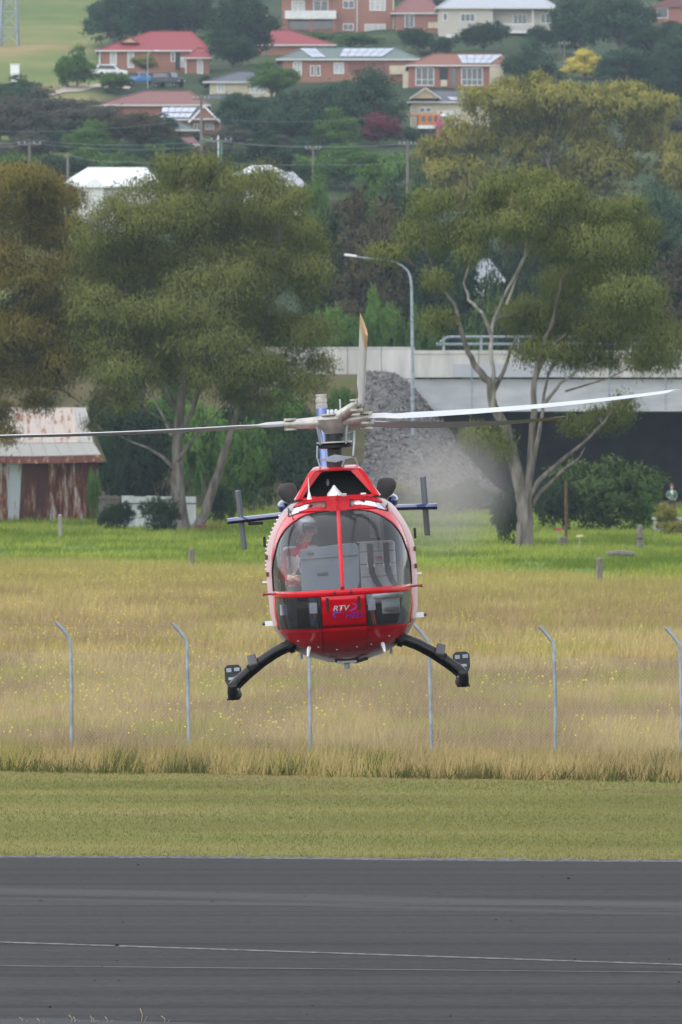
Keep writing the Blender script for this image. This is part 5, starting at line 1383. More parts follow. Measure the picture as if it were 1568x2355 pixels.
MB().tube([(0, 0, -.1), (0, 0, .95)], .02, 5).build('stake', M['grey_metal'], e); MB().box((0, -.03, .98), (.26, .03, .14)).build('tag', mat('red_plastic', (.5, .04, .05), .5), e)
lg = MB(); lg.tube([(-.65, 0, .12), (-.2, .02, .16), (.3, 0, .15), (.66, -.02, .1)], [.12, .15, .15, .11], 9)
e = lg.build('log', M['timber'], smooth=True); e.location = P(1428, 1284, 338); e.location.z = tz(e.location.x, 338) + .12; tag(e, 'weathered grey log lying in the green grass', 'log')
rm = mat('rusty_iron', (.12, .045, .03), .85, c2=(.22, .1, .07), scale=8)
e = empty('hoop_rack', 'row of rusty bent iron hoops beside the forked trunk', 'rack', (P(496, 1249, 398).x, 398, tz(P(496, 1249, 398).x, 398)))
for i in range(4):
    x = (i - 1.5) * .22
    MB().tube([(x - .08, .1 * i, -.1)] + [(x + .08 * -math.cos(a_), .1 * i, .38 + .1 * math.sin(a_)) for a_ in np.linspace(0, math.pi, 7)] + [(x + .08, .1 * i, -.1)], .02, 6).build('hoop', rm, e)
MB().tube([(-.5, .2, .3), (.5, .2, .3)], .015, 6).build('rail', rm, e)
e = empty('iron_trough', 'rusty ribbed iron trough at the base of the forked trunk', 'trough', (P(462, 1248, 399).x, 399, tz(P(462, 1248, 399).x, 399)))
MB().box((0, 0, .25), (.75, .4, .38), taper=.92).build('tub', rm, e, bevel=.03)
for i in range(6): MB().box((-.31 + i * .125, -.2, .25), (.03, .05, .36)).build('rib', rm, e)
for x in (-.3, .3): MB().box((x, 0, .05), (.06, .36, .2)).build('leg', rm, e)
# ------------------------------------------------------------------ airfield fence
fe = empty('airfield_fence', 'chain link airfield fence with cranked steel posts standing in the tall dry grass', 'fence', (0, 132.1, 0))
FS = -0.33
def fpt(x, z, dy=0.0): return Vector((x, FS * x + dy * 1.0, z))
posts = [(-9.0 - 2.25 * 1), -9.0 + 2.25 * 0, -7.2]
k0 = 134.0 / FPX
xs_ = [(165 - 784) * k0, (436 - 784) * 133.3 / FPX, (714 - 784) * 132.3 / FPX, (993 - 784) * 131.6 / FPX, (1276 - 784) * 130.8 / FPX, (1566 - 784) * 130.1 / FPX]
xs_ = [xs_[0] - 4.5, xs_[0] - 2.25] + xs_ + [xs_[-1] + 2.25, xs_[-1] + 4.5]
for i, x in enumerate(xs_):
    a = random.uniform(-.02, .02)
    MB().tube([fpt(x, -.1), fpt(x - .01 + a, 1.1), fpt(x - .03 + a, 2.0), fpt(x - .035 + a, 2.14), fpt(x - .075 + a, 2.25, -.02), fpt(x - .17 + a, 2.38, -.05), fpt(x - .30 + a, 2.52, -.09)], [.034] * 7, 10).build('post', M['grey_metal'], fe, smooth=True)
wmesh = mat('wire', (0.33, 0.32, 0.29), 0.6, 0.3)
mb = MB(); x0, x1, hh = xs_[0], xs_[-1], 1.9
sp = 0.075
for sgn in (1, -1):
    for c in np.arange(x0 - hh, x1 + hh, sp):
        pts = []
        a_, b_ = c, c + sgn * hh
        za, zb_ = 0.05, hh + .05
        lo, hi = max(min(a_, b_), x0), min(max(a_, b_), x1)
        if hi - lo < .02: continue
        z_of = lambda x: za + (x - a_) / (b_ - a_) * (zb_ - za)
        mb.tube([fpt(lo, z_of(lo), .035), fpt(hi, z_of(hi), .035)], .0022, 3, caps=False)
tag(mb.build('chain_link', wmesh, fe), kind='stuff')
for z, dy, dx in ((1.93, .035, 0), (1.0, .035, 0), (0.1, .035, 0)):
    MB().tube([fpt(x0, z, dy), fpt(x1, z, dy)], .003, 4).build('line_wire', wmesh, fe)
for dx, z, dy in ((-.10, 2.29, -.03), (-.2, 2.41, -.06), (-.29, 2.51, -.085)):
    m_ = MB()
    m_.tube([fpt(x + dx, z - (0.02 if j % 2 else 0), dy) for j, x in enumerate(np.linspace(x0, x1, 60))], .002, 4)
    for x in np.arange(x0, x1, .15): m_.bar(fpt(x + dx, z - .02, dy), fpt(x + dx + .01, z + .02, dy + .01), .003)
    m_.build('barbed_wire', wmesh, fe)

# ------------------------------------------------------------------ helicopter
ROLL = R(-3.3)
heli = empty('helicopter', 'red and white light helicopter hovering nose on above the runway', 'helicopter', (0.0145, 80.0, 4.3575))
heli.rotation_euler = (0, ROLL, 0)
heli.matrix_basis = Matrix.LocRotScale(heli.location, heli.rotation_euler, None)
red = mat('red_gloss_paint', (0.54, 0.004, 0.013), 0.25, var=0.14, scale=3, coat=0.2, spec=.3)
hwhite = mat('white_gloss_paint', (0.82, 0.83, 0.84), 0.25, var=0.04, scale=2, coat=0.6)
hblue = mat('blue_gloss_paint', (0.014, 0.024, 0.11), 0.25, var=0.08, scale=2, coat=0.6)
belly_m = mat('pale_grey_belly_paint', (0.42, 0.43, 0.44), 0.4, var=0.08, scale=3)
blk = M['black']
screen = glass_mat('windscreen_acrylic', (1, 1, 1), refl=0.01, dust_sheen=0.03, ior=1.36)
chin = glass_mat('chin_window_acrylic', (0.86, 0.89, 0.92), refl=0.02, dust_sheen=0.03, ior=1.5)
browg = glass_mat('roof_window_acrylic', (.82, .9, .95), refl=.16, dust_sheen=.06, ior=1.5)
eyeb = mat('tinted_roof_window', (0.16, 0.25, 0.33), 0.08, var=0.25, scale=2.5, spec=1.0, coat=1.0)
bearing = mat('bare_titanium', (0.34, 0.32, 0.29), 0.45, 0.5, c2=(0.5, 0.48, 0.44), scale=9)
bladem = mat('pale_blade_paint', (0.46, 0.47, 0.48), 0.4, var=0.06, scale=2)
tipm = mat('orange_blade_tip', (0.46, 0.28, 0.15), 0.4)
seatm = mat('grey_seat_cloth', (0.42, 0.43, 0.45), 0.85, var=0.1, scale=12)
dashm = mat('grey_panel_paint', (0.085, 0.105, 0.135), 0.65, var=0.06, scale=6)
strapm = mat('dark_strap', (0.03, 0.032, 0.036), 0.8)
inter = mat('cabin_lining', (0.16, 0.17, 0.19), 0.8, var=0.1, scale=3)

ZW = np.array([-.845, -.82, -.80, -.73, -.60, -.465, -.3, -.08, .2, .4, .475, .58, .64, .70, .75, .80, .88, .93, .97])
WW = np.array([.12, .20, .27, .47, .655, .755, .775, .775, .78, .76, .738, .702, .673, .635, .60, .555, .475, .40, .25])
YW = np.array([.22, .32, .40, .64, .90, 1.08, 1.20, 1.28, 1.20, 1.06, .99, .88, .80, .70, .60, .48, .30, .19, .10])
PW = 2.5
def W(z): return float(np.interp(z, ZW, WW))
def YN(z): return float(np.interp(z, ZW, YW))
def S(x, z, off=0.0):
    wz = W(z); u = min(abs(x) / wz, 1.0)
    y = -YN(z) * (1 - u ** PW) ** (1 / PW)
    n = Vector((math.copysign(u ** 2, x), -(1 - u ** 2) - .05, 0)).normalized() * off
    return Vector((x + n.x, y + n.y, z))
def patch(zs, f0, f1, n, off=0.0):
    rows = []
    for z in zs:
        wz = W(z)
        t0, t1 = math.asin(max(-1, min(1, f0(z) / wz))), math.asin(max(-1, min(1, f1(z) / wz)))
        rows.append([S(wz * math.sin(t0 + (t1 - t0) * i / n), z, off) for i in range(n + 1)])
    return rows
XA = [(-.05, .764), (0, .766), (.2, .765), (.3, .745), (.475, .694), (.56, .65), (.638, .588), (.70, .51), (.75, .425), (.781, .35), (.80, .26), (.81, .10)]
def xw(z): return float(np.interp(z, [p[0] for p in XA], [p[1] for p in XA]))
def xc(z): return float(np.interp(z, [-.47, -.3, -.118], [.725, .75, .756]))
zsw = [-.045, 0, .06, .12, .18, .24, .3, .36, .42, .48, .54, .59, .63, .67, .70, .725, .75, .768, .782, .793, .803, .81]
nose = MB()
nose.grid(patch([-.118, -.1, -.07, -.045], lambda z: -W(z), W, 40))
for sg in (-1, 1):
    nose.grid(patch(zsw, (lambda z: xw(z)) if sg > 0 else (lambda z: -W(z)), (lambda z: W(z)) if sg > 0 else (lambda z: -xw(z)), 8))
    nose.grid(patch([-.47, -.42, -.36, -.3, -.24, -.18, -.118], (lambda z: xc(z)) if sg > 0 else (lambda z: -W(z)), (lambda z: W(z)) if sg > 0 else (lambda z: -xc(z)), 5))
def in_brow(x, z):
    u = (abs(x) - .145) / (.535 - .145)
    if not 0 <= u <= 1: return False
    return .856 - .012 * u - .065 * u * u < z < .910 - .012 * u - .05 * u ** 2.2
rr_ = patch(list(np.linspace(.81, .97, 29)), lambda z: -W(z), W, 110)
for i_ in range(len(rr_) - 1):
    for j_ in range(len(rr_[0]) - 1):
        q4 = [rr_[i_][j_], rr_[i_][j_ + 1], rr_[i_ + 1][j_ + 1], rr_[i_ + 1][j_]]
        c_ = sum((Vector(p_) for p_ in q4), Vector()) / 4
        if not in_brow(c_.x, c_.z): nose.add(q4, [(0, 1, 2, 3)])
nose.grid(patch([-.845, -.82, -.79, -.75, -.7, -.65, -.6, -.55, -.51, -.47], lambda z: -W(z), W, 36))
nose.grid(patch([-.47, -.42, -.36, -.3, -.24, -.18, -.118], lambda z: -.25, lambda z: .25, 14))
nose.build('nose_shell', red, heli, smooth=True, solid=.012)
MB().grid(patch(zsw, lambda z: -.021, lambda z: .021, 2, .004)).build('centre_post', red, heli, smooth=True, solid=.02)
for sg in (-1, 1):
    f0, f1 = ((lambda z: .021), xw) if sg > 0 else ((lambda z: -xw(z)), (lambda z: -.021))
    MB().grid(patch(zsw, f0, f1, 22, -.003)).build('windscreen', screen, heli, smooth=True)
    g0, g1 = ((lambda z: .25), xc) if sg > 0 else ((lambda z: -xc(z)), (lambda z: -.25))
    MB().grid(patch([-.47, -.42, -.36, -.3, -.24, -.18, -.118], g0, g1, 18, -.003)).build('chin_window', chin, heli, smooth=True)
    # edge seals
    sl = MB(); sl.tube([S(sg * xw(z), z, .003) for z in zsw], .006, 5); sl.build('window_seal', M['rubber'], heli)
    sl = MB(); sl.tube([S(sg * .25, z, .003) for z in np.linspace(-.465, -.12, 8)] , .005, 5); sl.tube([S(sg * (.25 + (.48) * i / 10), -.468, .003) for i in range(11)], .005, 5); sl.build('window_seal', M['rubber'], heli)
    # roof windows
    mb = MB(); rows = []
    for i in range(15):
        u = i / 14; x = .135 + (.545 - .135) * u
        zt_ = .917 - .012 * u - .05 * u ** 2.2; zb_ = .848 - .012 * u - .065 * u ** 2
        rows.append([S(sg * x, zb_ + (zt_ - zb_) * v, .006) for v in (0, .25, .5, .75, 1)])
    mb.grid(rows); mb.build('roof_window', browg, heli, smooth=True)
    sl = MB(); sl.tube([r_[0] for r_ in rows] + [r_[-1] for r_ in reversed(rows)] + [rows[0][0]], .006, 5); sl.build('window_seal', M['rubber'], heli)
    # protruding cross bar end
    MB().tube([(sg * .74, -.36, -.08), (sg * .80, -.3, -.075), (sg * .862, -.3, -.075), (sg * .866, -.3, -.075), (sg * .885, -.3, -.075)], [.012, .012, .012, .02, .02], 8).build('bar_end', mat('dull_red', (0.3, 0.02, 0.015), .5), heli)
    # slots in the centre panel
    MB().grid([[S(sg * .173 + dx, z, .004) for dx in (-.016, .016)] for z in np.linspace(-.29, -.135, 5)]).build('vent_slot', mat('dark_slot', (.06, .02, .012), .9), heli, solid=.006)
    MB().grid([[S(sg * .09 + dx, z, .003) for dx in (-.012, .012)] for z in np.linspace(-.10, -.06, 3)]).build('latch', mat('dark_latch', (.09, .01, .01), .6), heli, solid=.006)
MB().tube([S(-.545, .87, .012), S(-.51, .80, .015), S(-.49, .745, .015)], .006, 5).build('wiper', blk, heli)
# belly hatch and rivets
MB().grid(patch([-.842, -.82, -.79, -.755], lambda z: -.17 - (z + .842) * .8, lambda z: .17 + (z + .842) * .8, 10, .004)).build('belly_hatch', mat('bright_red_paint', (.6, .012, .02), .3, coat=.8), heli, solid=.008)
for x, z in ((-.52, -.60), (.48, -.60), (-.30, -.68), (.28, -.68), (-.1, -.72), (.12, -.7)):
    MB().ell(S(x, z, .003), (.010, .006, .006), 8, 5).build('fastener', hwhite, heli)

# fuselage behind the nose
ZB = np.array([-.89, -.87, -.8, -.7, -.6, -.465, -.3, -.08, .05, .2, .4, .52, .60, .66, .72, .80, .88, .93, .96])
WB = np.array([.06, .20, .43, .60, .70, .785, .82, .83, .835, .835, .82, .79, .755, .725, .69, .64, .565, .465, .3])
ysec = [-.02, .12, .5, .95, 1.4, 1.9, 2.35, 2.7]
def bsec(y, sgn, i):
    t = max(0, (y - 1.2) / 1.5)
    z, wv = ZB[i], WB[i]
    if z < .5: z = z + (.5 - z) * .55 * t ** 1.3
    return Vector((sgn * wv * (1 - .45 * t), y, z))
shell, glz = MB(), MB()
nB = len(ZB)
for sgn in (-1, 1):
    for j in range(len(ysec) - 1):
        for i in range(nB - 1):
            qd = [bsec(ysec[j], sgn, i), bsec(ysec[j + 1], sgn, i), bsec(ysec[j + 1], sgn, i + 1), bsec(ysec[j], sgn, i + 1)]
            win = (1 <= j <= 2 or j == 4) and 8 <= i <= 13
            (glz if win else shell).add(qd, [(0, 1, 2, 3)], 1 if ZB[i] < -.5 else 0)
for j in range(len(ysec) - 1):     # keel and roof strips
    for i in (0, nB - 1):
        shell.add([bsec(ysec[j], -1, i), bsec(ysec[j + 1], -1, i), bsec(ysec[j + 1], 1, i), bsec(ysec[j], 1, i)], [(0, 1, 2, 3)], 1 if i == 0 else 0)
shell.add([bsec(2.7, -1, i) for i in range(nB)] + [bsec(2.7, 1, i) for i in range(nB - 1, -1, -1)], [tuple(range(2 * nB))])
o = shell.build('fuselage', [hwhite, belly_m], heli, smooth=True)
o = glz.build('side_window', chin, heli, smooth=True)
# front rim of the belly pan closing the gap to the nose
rim = MB(); rows = []
for sgn in (-1, 1):
    ra = [Vector((sgn * float(np.interp(z, ZB, WB)), -.02, z)) for z in np.linspace(-.88, -.44, 14)]
    rb = [Vector((sgn * W(max(z, -.84)) * .99, -.012, max(z, -.84))) for z in np.linspace(-.88, -.44, 14)]
    rim.grid([ra, rb])
rim.build('belly_rim', belly_m, heli)
rim = MB()
for sgn in (-1, 1):
    ra = [Vector((sgn * float(np.interp(z, ZB, WB)), -.02, z)) for z in np.linspace(-.44, .95, 30)]
    rb = [Vector((sgn * W(z) * .99, -.012, z)) for z in np.linspace(-.44, .95, 30)]
    rim.grid([ra, rb])
rim.build('door_frame', hwhite, heli)
for sgn in (-1, 1):   # door hinges, handles, small fittings
    for z in (.33, .14): MB().box((sgn * .825, .0, z), (.03, .06, .05)).build('door_hinge', mat('rusty_hinge', (.12, .05, .04), .6), heli)
    MB().box((sgn * .84, .3, .50), (.03, .1, .12)).build('door_mirror', blk, heli, bevel=.01)
    a_ = MB(); a_.box((sgn * .84, .2, -.41), (.09, .1, .055)); a_.box((sgn * .80, .2, -.30), (.02, .08, .2), mi=1); a_.lathe((sgn * .885, .2, -.41), [(0, .018), (.03, .018)], 8, (sgn, 0, 0), mi=1)
    a_.build('door_step', [hwhite, hblue], heli)
    MB().box((sgn * .86, .35, .05), (.06, .05, .022)).build('door_handle', hwhite, heli)
    # exhaust stubs on blue fairings
    MB().tube([(sgn * .44, 1.0, .92), (sgn * .50, 1.0, .96), (sgn * .535, 1.0, 1.0), (sgn * .565, 1.0, 1.06), (sgn * .58, 1.0, 1.095), (sgn * .585, 1.0, 1.12), (sgn * .587, 1.0, 1.13)], [.06, .085, .105, .11, .098, .065, .02], 14).build('exhaust', mat('sooty_metal', (.045, .04, .04), .7, .3), heli, smooth=True)
    MB().ell((sgn * .60, 1.3, .87), (.09, .3, .08), 12, 8).build('exhaust_fairing', hblue, heli, smooth=True)
for k_ in range(14):   # row of blade-cutter teeth / hinge pins along the door edge
    z = .2 + k_ * .045
    MB().box((-float(np.interp(z, ZB, WB)) - .008, .05, z), (.018, .02, .014)).build('hinge_pin', hwhite, heli)

# engine cowling with open intake
secs = [(-.10, .475, .945, .30, 1.265), (.16, .475, .945, .285, 1.285), (1.0, .47, .94, .27, 1.30), (1.9, .42, .9, .22, 1.2), (2.7, .3, .85, .15, 1.0)]
def trap(y0, a, z0, b_, z1, slope=0):
    pts = []
    for (x, z) in ((-a, z0), (-a * .97, z0 + .02), (-b_ - .02, z1 - .05), (-b_ + .02, z1 - .008), (-b_ + .06, z1), (b_ - .06, z1), (b_ - .02, z1 - .008), (b_ + .02, z1 - .05), (a * .97, z0 + .02), (a, z0)):
        pts.append(Vector((x, y0 + slope * (z - z0), z)))
    return pts
cw = MB()
outer = [trap(y, a, z0, b_, z1, .55 if i == 0 else 0) for i, (y, a, z0, b_, z1) in enumerate(secs)]
cw.grid(outer)
lipi = trap(-.07, .385, .965, .185, 1.243, .55)
lipo = [p + Vector((0, -.02, 0)) for p in trap(-.10, .44, .95, .25, 1.262, .55)]
cw.grid([outer[0], lipo]); cw.grid([lipo, lipi])
cw.add([outer[0][0], outer[0][-1], lipi[-1], lipi[0]], [(0, 1, 2, 3)])
cw.add(outer[-1], [tuple(range(len(outer[-1])))])
cw.build('engine_cowling', red, heli, smooth=True)
MB().grid([[p + Vector((0, y_, 0)) for p in trap(-.065, .38, .967, .18, 1.24, .55)] for y_ in (0, .5)]).build('intake_duct', mat('dark_duct', (.012, .012, .013), .9), heli)
gr = MB(); q_ = trap(.38, .38, .967, .18, 1.24, .55); gr.add(q_, [tuple(range(len(q_)))]); gr.build('intake_screen', mat('dark_mesh', (.02, .02, .022), .8, var=.4, scale=60), heli)
MB().lathe((-.03, .1, .965), [(0, .085), (.03, .082), (.06, .055), (.1, .022), (.12, .012)], 16).build('intake_dome', M['white'], heli, smooth=True)
MB().ell((-.10, .3, 1.12), (.02, .02, .04), 8, 6).build('inspection_lamp', M['grey_metal'], heli)
for sg in (-1, 1):
    MB().grid([[(sg * .485, y, .95), (sg * .36, y, 1.13), (sg * .33, y, 1.18)] for y in (.12, 1.4)]).build('side_cowl_panel', hwhite, heli, solid=.02)
MB().lathe((-.31, -.22, .945), [(0, .028), (.05, .018), (.09, .008), (.24, .002)], 10).build('whip_antenna', M['white'], heli)
MB().box((.075, -.2, .975), (.06, .05, .035)).build('roof_beacon', M['curtain'], heli, bevel=.01)
MB().box((.29, -.16, .975), (.06, .05, .02)).build('roof_light', M['white'], heli, bevel=.006)

# rotor head
HY = .5
H0 = Vector((0, HY, 1.79))
MB().lathe((0, HY, 1.24), [(0, .10), (.14, .10), (.15, .085), (.3, .085), (.31, .10), (.42, .10)], 18).build('mast', M['dark_metal'], heli, smooth=True)
mb = MB(); mb.lathe((0, HY, 1.49), [(0, .12), (.012, .2), (.04, .205), (.06, .16), (.065, .1)], 24)
mb.build('swashplate', M['dark_metal'], heli, smooth=True)
MB().lathe((0, HY, 1.555), [(0, .2), (.016, .2)], 24).build('swashplate_rim', bearing, heli)
mb = MB(); mb.prism([(-.19, 1.375), (0, 1.335), (.21, 1.385), (0, 1.425)], HY - .32, HY - .28); mb.build('control_bellcrank', M['grey_metal'], heli, bevel=.004)
for x0_, z0_, x1_, z1_ in ((-.17, 1.29, -.2, 1.40), (-.2, 1.40, -.19, 1.53), (.2, 1.40, .22, 1.54), (.215, 1.38, .29, 1.18), (.07, 1.28, .1, 1.37)):
    MB().tube([(x0_, HY - .25, z0_), (x1_, HY - .2, z1_)], .011, 6).build('control_rod', M['grey_metal'], heli)
for a_ in (40, 130, 220, 310):
    c_, s_ = math.cos(R(a_)), math.sin(R(a_))
    MB().tube([(c_ * .2, HY + s_ * .2, 1.54), (c_ * .24, HY + s_ * .24, 1.74)], .012, 6).build('pitch_link', M['grey_metal'], heli)
MB().tube([(.09, HY, 1.63), (.16, HY - .1, 1.65), (.23, HY - .15, 1.67), (.22, HY - .2, 1.53)], .014, 6).build('scissor_link', M['grey_metal'], heli)
hub = MB(); hub.lathe((0, HY, 1.66), [(0, .10), (.04, .13), (.08, .16), (.16, .19), (.2, .14), (.21, .05)], 20)
hub.build('rotor_hub', bearing, heli, smooth=True)
MB().lathe((-.02, HY - .05, 1.865), [(0, .11), (.018, .11)], 18).build('hub_cap', bearing, heli)
for x in (-.05, -.01, .04): MB().lathe((x, HY - .06, 1.88), [(0, .014), (.05, .012)], 8).build('hub_bolt', M['white'], heli)
def blade(az_root, tip, root_r, pitch, zroot=0.0, kink=None, twist=.5):
    root = Vector((math.cos(az_root) * root_r, HY + math.sin(az_root) * root_r, 1.79 + zroot))
    tip = Vector(tip)
    # arm
    arm = MB(); d = (root - H0).normalized()
    arm.tube([H0 + d * .1, H0 + d * root_r * .55, root], [.075, .062, .05], 10)
    ho = arm.build('hub_arm', bearing, heli, smooth=True)
    for s_ in (-1, 1):
        c_ = root - d * .07 + Vector((0, 0, s_ * .055))
        MB().lathe(c_, [(-.012, .07), (.012, .07)], 14).build('clamp_plate', bearing, ho)
    s_ = (tip - root).normalized(); L = (tip - root).length
    ch = s_.cross(Vector((0, 0, 1))).normalized(); up = ch.cross(s_).normalized()
    prof = [(-.5, 0), (-.42, .35), (-.25, .5), (0, .42), (.3, .2), (.5, .02), (.3, -.12), (0, -.3), (-.25, -.4), (-.42, -.3)]
    def sec(r):
        u = r / L; c = .13 if u < .05 else .27 if u > .12 else .13 + .14 * (u - .05) / .07
        th = .07 if u < .05 else .034
        p_ = pitch * (1 - twist * u); sag = .12 * (u * (1 - u)) * 4
        ctr = root + s_ * r - Vector((0, 0, sag * .35))
        A, B = ch * math.cos(p_) + up * math.sin(p_), up * math.cos(p_) - ch * math.sin(p_)
        return [ctr + A * x * c + B * y * th for x, y in prof]
    rr = [0, .2, .3, .5, .9, 1.6, 2.4, 3.2, L * .86]
    mb = MB(); mb.grid([sec(r) for r in rr], close=True); n_ = len(prof); mb.add(sec(0), [tuple(range(n_))])
    bo = mb.build('rotor_blade', bladem, heli, smooth=True)
    mb = MB(); mb.grid([sec(r) for r in (L * .86, L * .93, L * .985, L)], close=True); mb.add(sec(L), [tuple(range(n_))])
    mb.build('blade_tip', tipm if kink else bladem, bo, smooth=True)
blade(R(180), (-4.90, HY + .1, 1.90), .55, R(-9), .0)
blade(R(-30), (3.68, HY - 3.05, 1.90), .5, R(-13), .03)
blade(R(-52), (.385, HY - 4.5, 2.79), .5, R(77), .20, kink=True, twist=0.0)
blade(R(30), (2.62, HY + 4.1, 1.69), .5, R(14), -.04, kink=True)

# tail
TX = -.1
MB().tube([(0, 2.2, .62), (-.01, 2.7, .68), (-.05, 3.8, .74), (TX, 5.3, .78)], [.36, .30, .22, .15], 16).build('tail_boom', hwhite, heli, smooth=True)
st = MB()
def foil(x, y, z, c, th): return [Vector((x, y + px_ * c, z + pz_ * th)) for px_, pz_ in ((-.5, 0), (-.35, .4), (0, .5), (.5, 0), (0, -.5), (-.35, -.4))]
st.grid([foil(x, 4.6, z_, c, .075) for x, z_, c in ((-1.31, .70, .12), (-1.22, .705, .34), (-.6, .74, .42), (TX, .77, .42), (.6, .755, .42), (1.07, .74, .34), (1.16, .735, .12))], close=True)
st.build('stabiliser', hblue, heli, smooth=True)
for x, z0_, z1_, lean in ((-1.15, .36, 1.06, -.06), (1.02, .40, 1.10, -.02)):
    mb = MB(); a_ = R(10)
    mb.box((x, 4.65, (z0_ + z1_) / 2), (.026, .27, z1_ - z0_), (0, lean, a_)); mb.build('end_fin', mat('slate_blue_paint', (.06, .07, .10), .45), heli, bevel=.012)
MB().box((-.98, 4.6, .66), (.18, .2, .035)).build('stabiliser_bracket', blk, heli, bevel=.01)
fn = MB()
def fsec(z, y0_, y1_, th): return [Vector((TX - .015 * z + a_ * th, y_, z)) for a_, y_ in ((0, y0_), (.5, y0_ + .12), (.5, y1_ - .2), (0, y1_), (-.5, y1_ - .2), (-.5, y0_ + .12))]
fn.grid([fsec(.7, 4.8, 5.6, .13), fsec(1.2, 5.05, 5.75, .13), fsec(1.97, 5.4, 6.0, .13)], close=True); fn.add(fsec(1.97, 5.4, 6.0, .13), [tuple(range(6))])
fn.build('tail_fin', mat('mid_blue_paint', (.045, .1, .42), .3, coat=.5), heli, smooth=True)
MB().lathe((TX - .03, 5.6, 1.96), [(0, .068), (.05, .07), (.055, .062), (.075, .062), (.08, .068), (.12, .068), (.125, .06), (.15, .06), (.155, .066), (.175, .066)], 16).build('tail_gearbox', bearing, heli)
MB().tube([(TX, 5.6, 1.9), (.06, 5.6, 1.9)], .04, 8).build('tail_rotor_shaft', M['grey_metal'], heli)
for s_ in (-1, 1): MB().box((.09, 5.6 + s_ * .5, 1.9 + s_ * .08), (.02, .9, .17), (s_ * 0, 0, 0)).build('tail_rotor_blade', bladem, heli, bevel=.008)

# landing gear
for sg in (-1, 1):
    for y, dz in ((-.1, 0), (1.15, -.05)):
        MB().tube([(sg * .56, y, -.645 + dz), (sg * .68, y, -.672 + dz), (sg * .80, y, -.725 + dz), (sg * .95, y, -.815 + dz), (sg * 1.10, y, -.925 + dz), (sg * 1.235, y, -1.035 + dz)], [.058] * 6, 12).build('cross_tube', blk, heli, smooth=True)
        MB().lathe((sg * .62, y, -.66 + dz), [(-.03, .075), (.03, .075)], 12, (sg, 0, -.35)).build('tube_clamp', M['dark_metal'], heli)
        MB().tube([(sg * 1.2, y, -1.0 + dz), (sg * 1.27, y, -1.07 + dz), (sg * 1.27, y, -1.13 + dz)], [.06, .062, .06], 10).build('skid_saddle', blk, heli)
    MB().tube([(sg * 1.27, -1.02, -1.03), (sg * 1.27, -.98, -1.10), (sg * 1.27, -.8, -1.15), (sg * 1.27, 0, -1.175), (sg * 1.27, 1.7, -1.235), (sg * 1.27, 1.75, -1.235)], [.05, .058, .06, .06, .06, .03], 12).build('skid', M['rubber'], heli, smooth=True)
    MB().tube([(sg * 1.27 - .066, -.985, -1.085), (sg * 1.27 + .066, -.985, -1.085)], .008, 6).build('skid_band', M['grey_metal'], heli)
    for y_ in (-.7, -.2): MB().tube([(sg * 1.27 - .072, y_, -1.2), (sg * 1.27 + .072, y_, -1.2)], .009, 6).build('skid_bolt', M['dark_metal'], heli)
    # foot step on the cross tube
    MB().box((sg * 1.045, -.16, -.80), (.10, .2, .035), (R(32), R(sg * 14), 0)).build('foot_step', mat('worn_grey_rubber', (.085, .085, .09), .8), heli, bevel=.012)
    MB().box((sg * 1.05, -.13, -.86), (.11, .12, .09), (0, R(sg * 38), 0)).build('step_clamp', blk, heli, bevel=.01)
    # settling pad behind the skid
    pd = MB(); out = []
    for (x, z) in ((-.095, .10), (-.06, .135), (.06, .135), (.095, .10), (.095, -.05), (.05, -.135), (-.05, -.135), (-.095, -.05)): out.append((x, z))
    pd.prism(out, -.012, .012)
    po = pd.build('settling_pad', blk, heli, bevel=.006); po.location = (sg * 1.285, .9, -1.0); po.rotation_euler = (R(-18), 0, 0)
    for x, z, sx_, sz_ in ((-.045, .07, .055, .045), (.045, .075, .06, .04), (sg * .02, -.03, .07, .03)):  # grey plates added for the bright glints and see-through gaps on the pad
        MB().box((x, -.016, z), (sx_, .008, sz_)).build('pad_glint_plate', M['grey_metal'], po)
    # probes under the nose
    MB().tube([(sg * .405, -.72, -.685), (sg * .41, -.78, -.70), (sg * .425, -.86, -.775)], [.024, .022, .011], 8).build('pitot_tube', M['white'], heli, smooth=True)
    MB().box((sg * .50, .3, -.80), (.03, .05, .06)).build('belly_fitting', M['grey_metal'], heli)
lt = MB(); lt.lathe((0, -.1, -.96), [(0, .03), (.02, .03), (.022, .037), (.035, .037), (.037, .03), (.055, .03), (.057, .037), (.07, .037), (.072, .03), (.09, .03)], 14); lt.build('belly_lamp', M['grey_metal'], heli)
MB().box((.16, .0, -.872), (.16, .2, .03), (0, R(-14), 0)).build('belly_antenna', blk, heli, bevel=.008)
MB().box((0, -.05, -.875), (.22, .3, .03)).build('belly_plate', belly_m, heli, bevel=.008)

rv = MB()
for sg in (-1, 1):
    for z in np.linspace(-.03, .78, 26): rv.ell(S(sg * min(xw(z) + .018, W(z) * .985), z, .003), (.004, .003, .004), 5, 3)
    for i in range(14): rv.ell(S(sg * (.03 + i * .055), -.055, .003), (.004, .003, .004), 5, 3)
    for z in np.linspace(-.44, -.14, 9): rv.ell(S(sg * .235, z, .003), (.004, .003, .004), 5, 3)
    for i in range(12): rv.ell(S(sg * (.04 + i * .045), -.50 - .01 * i * .3, .003), (.004, .003, .004), 5, 3)
tag(rv.build('rivets', mat('rivet_heads', (.22, .01, .012), .4), heli), kind='stuff')
for sg in (-1, 1):
    sm = MB(); sm.tube([S(sg * .25, z, .001) for z in np.linspace(-.75, -.475, 10)], .0028, 4); sm.build('panel_seam', mat('dark_seam_line', (.05, .002, .004), .7), heli)  # thin dark lines along the panel joints
sm = MB(); sm.tube([S(x, -.505, .001) for x in np.linspace(-.66, .66, 30)], .0028, 4); sm.build('panel_seam', mat('seam_gap', (.05, .002, .004), .7), heli)

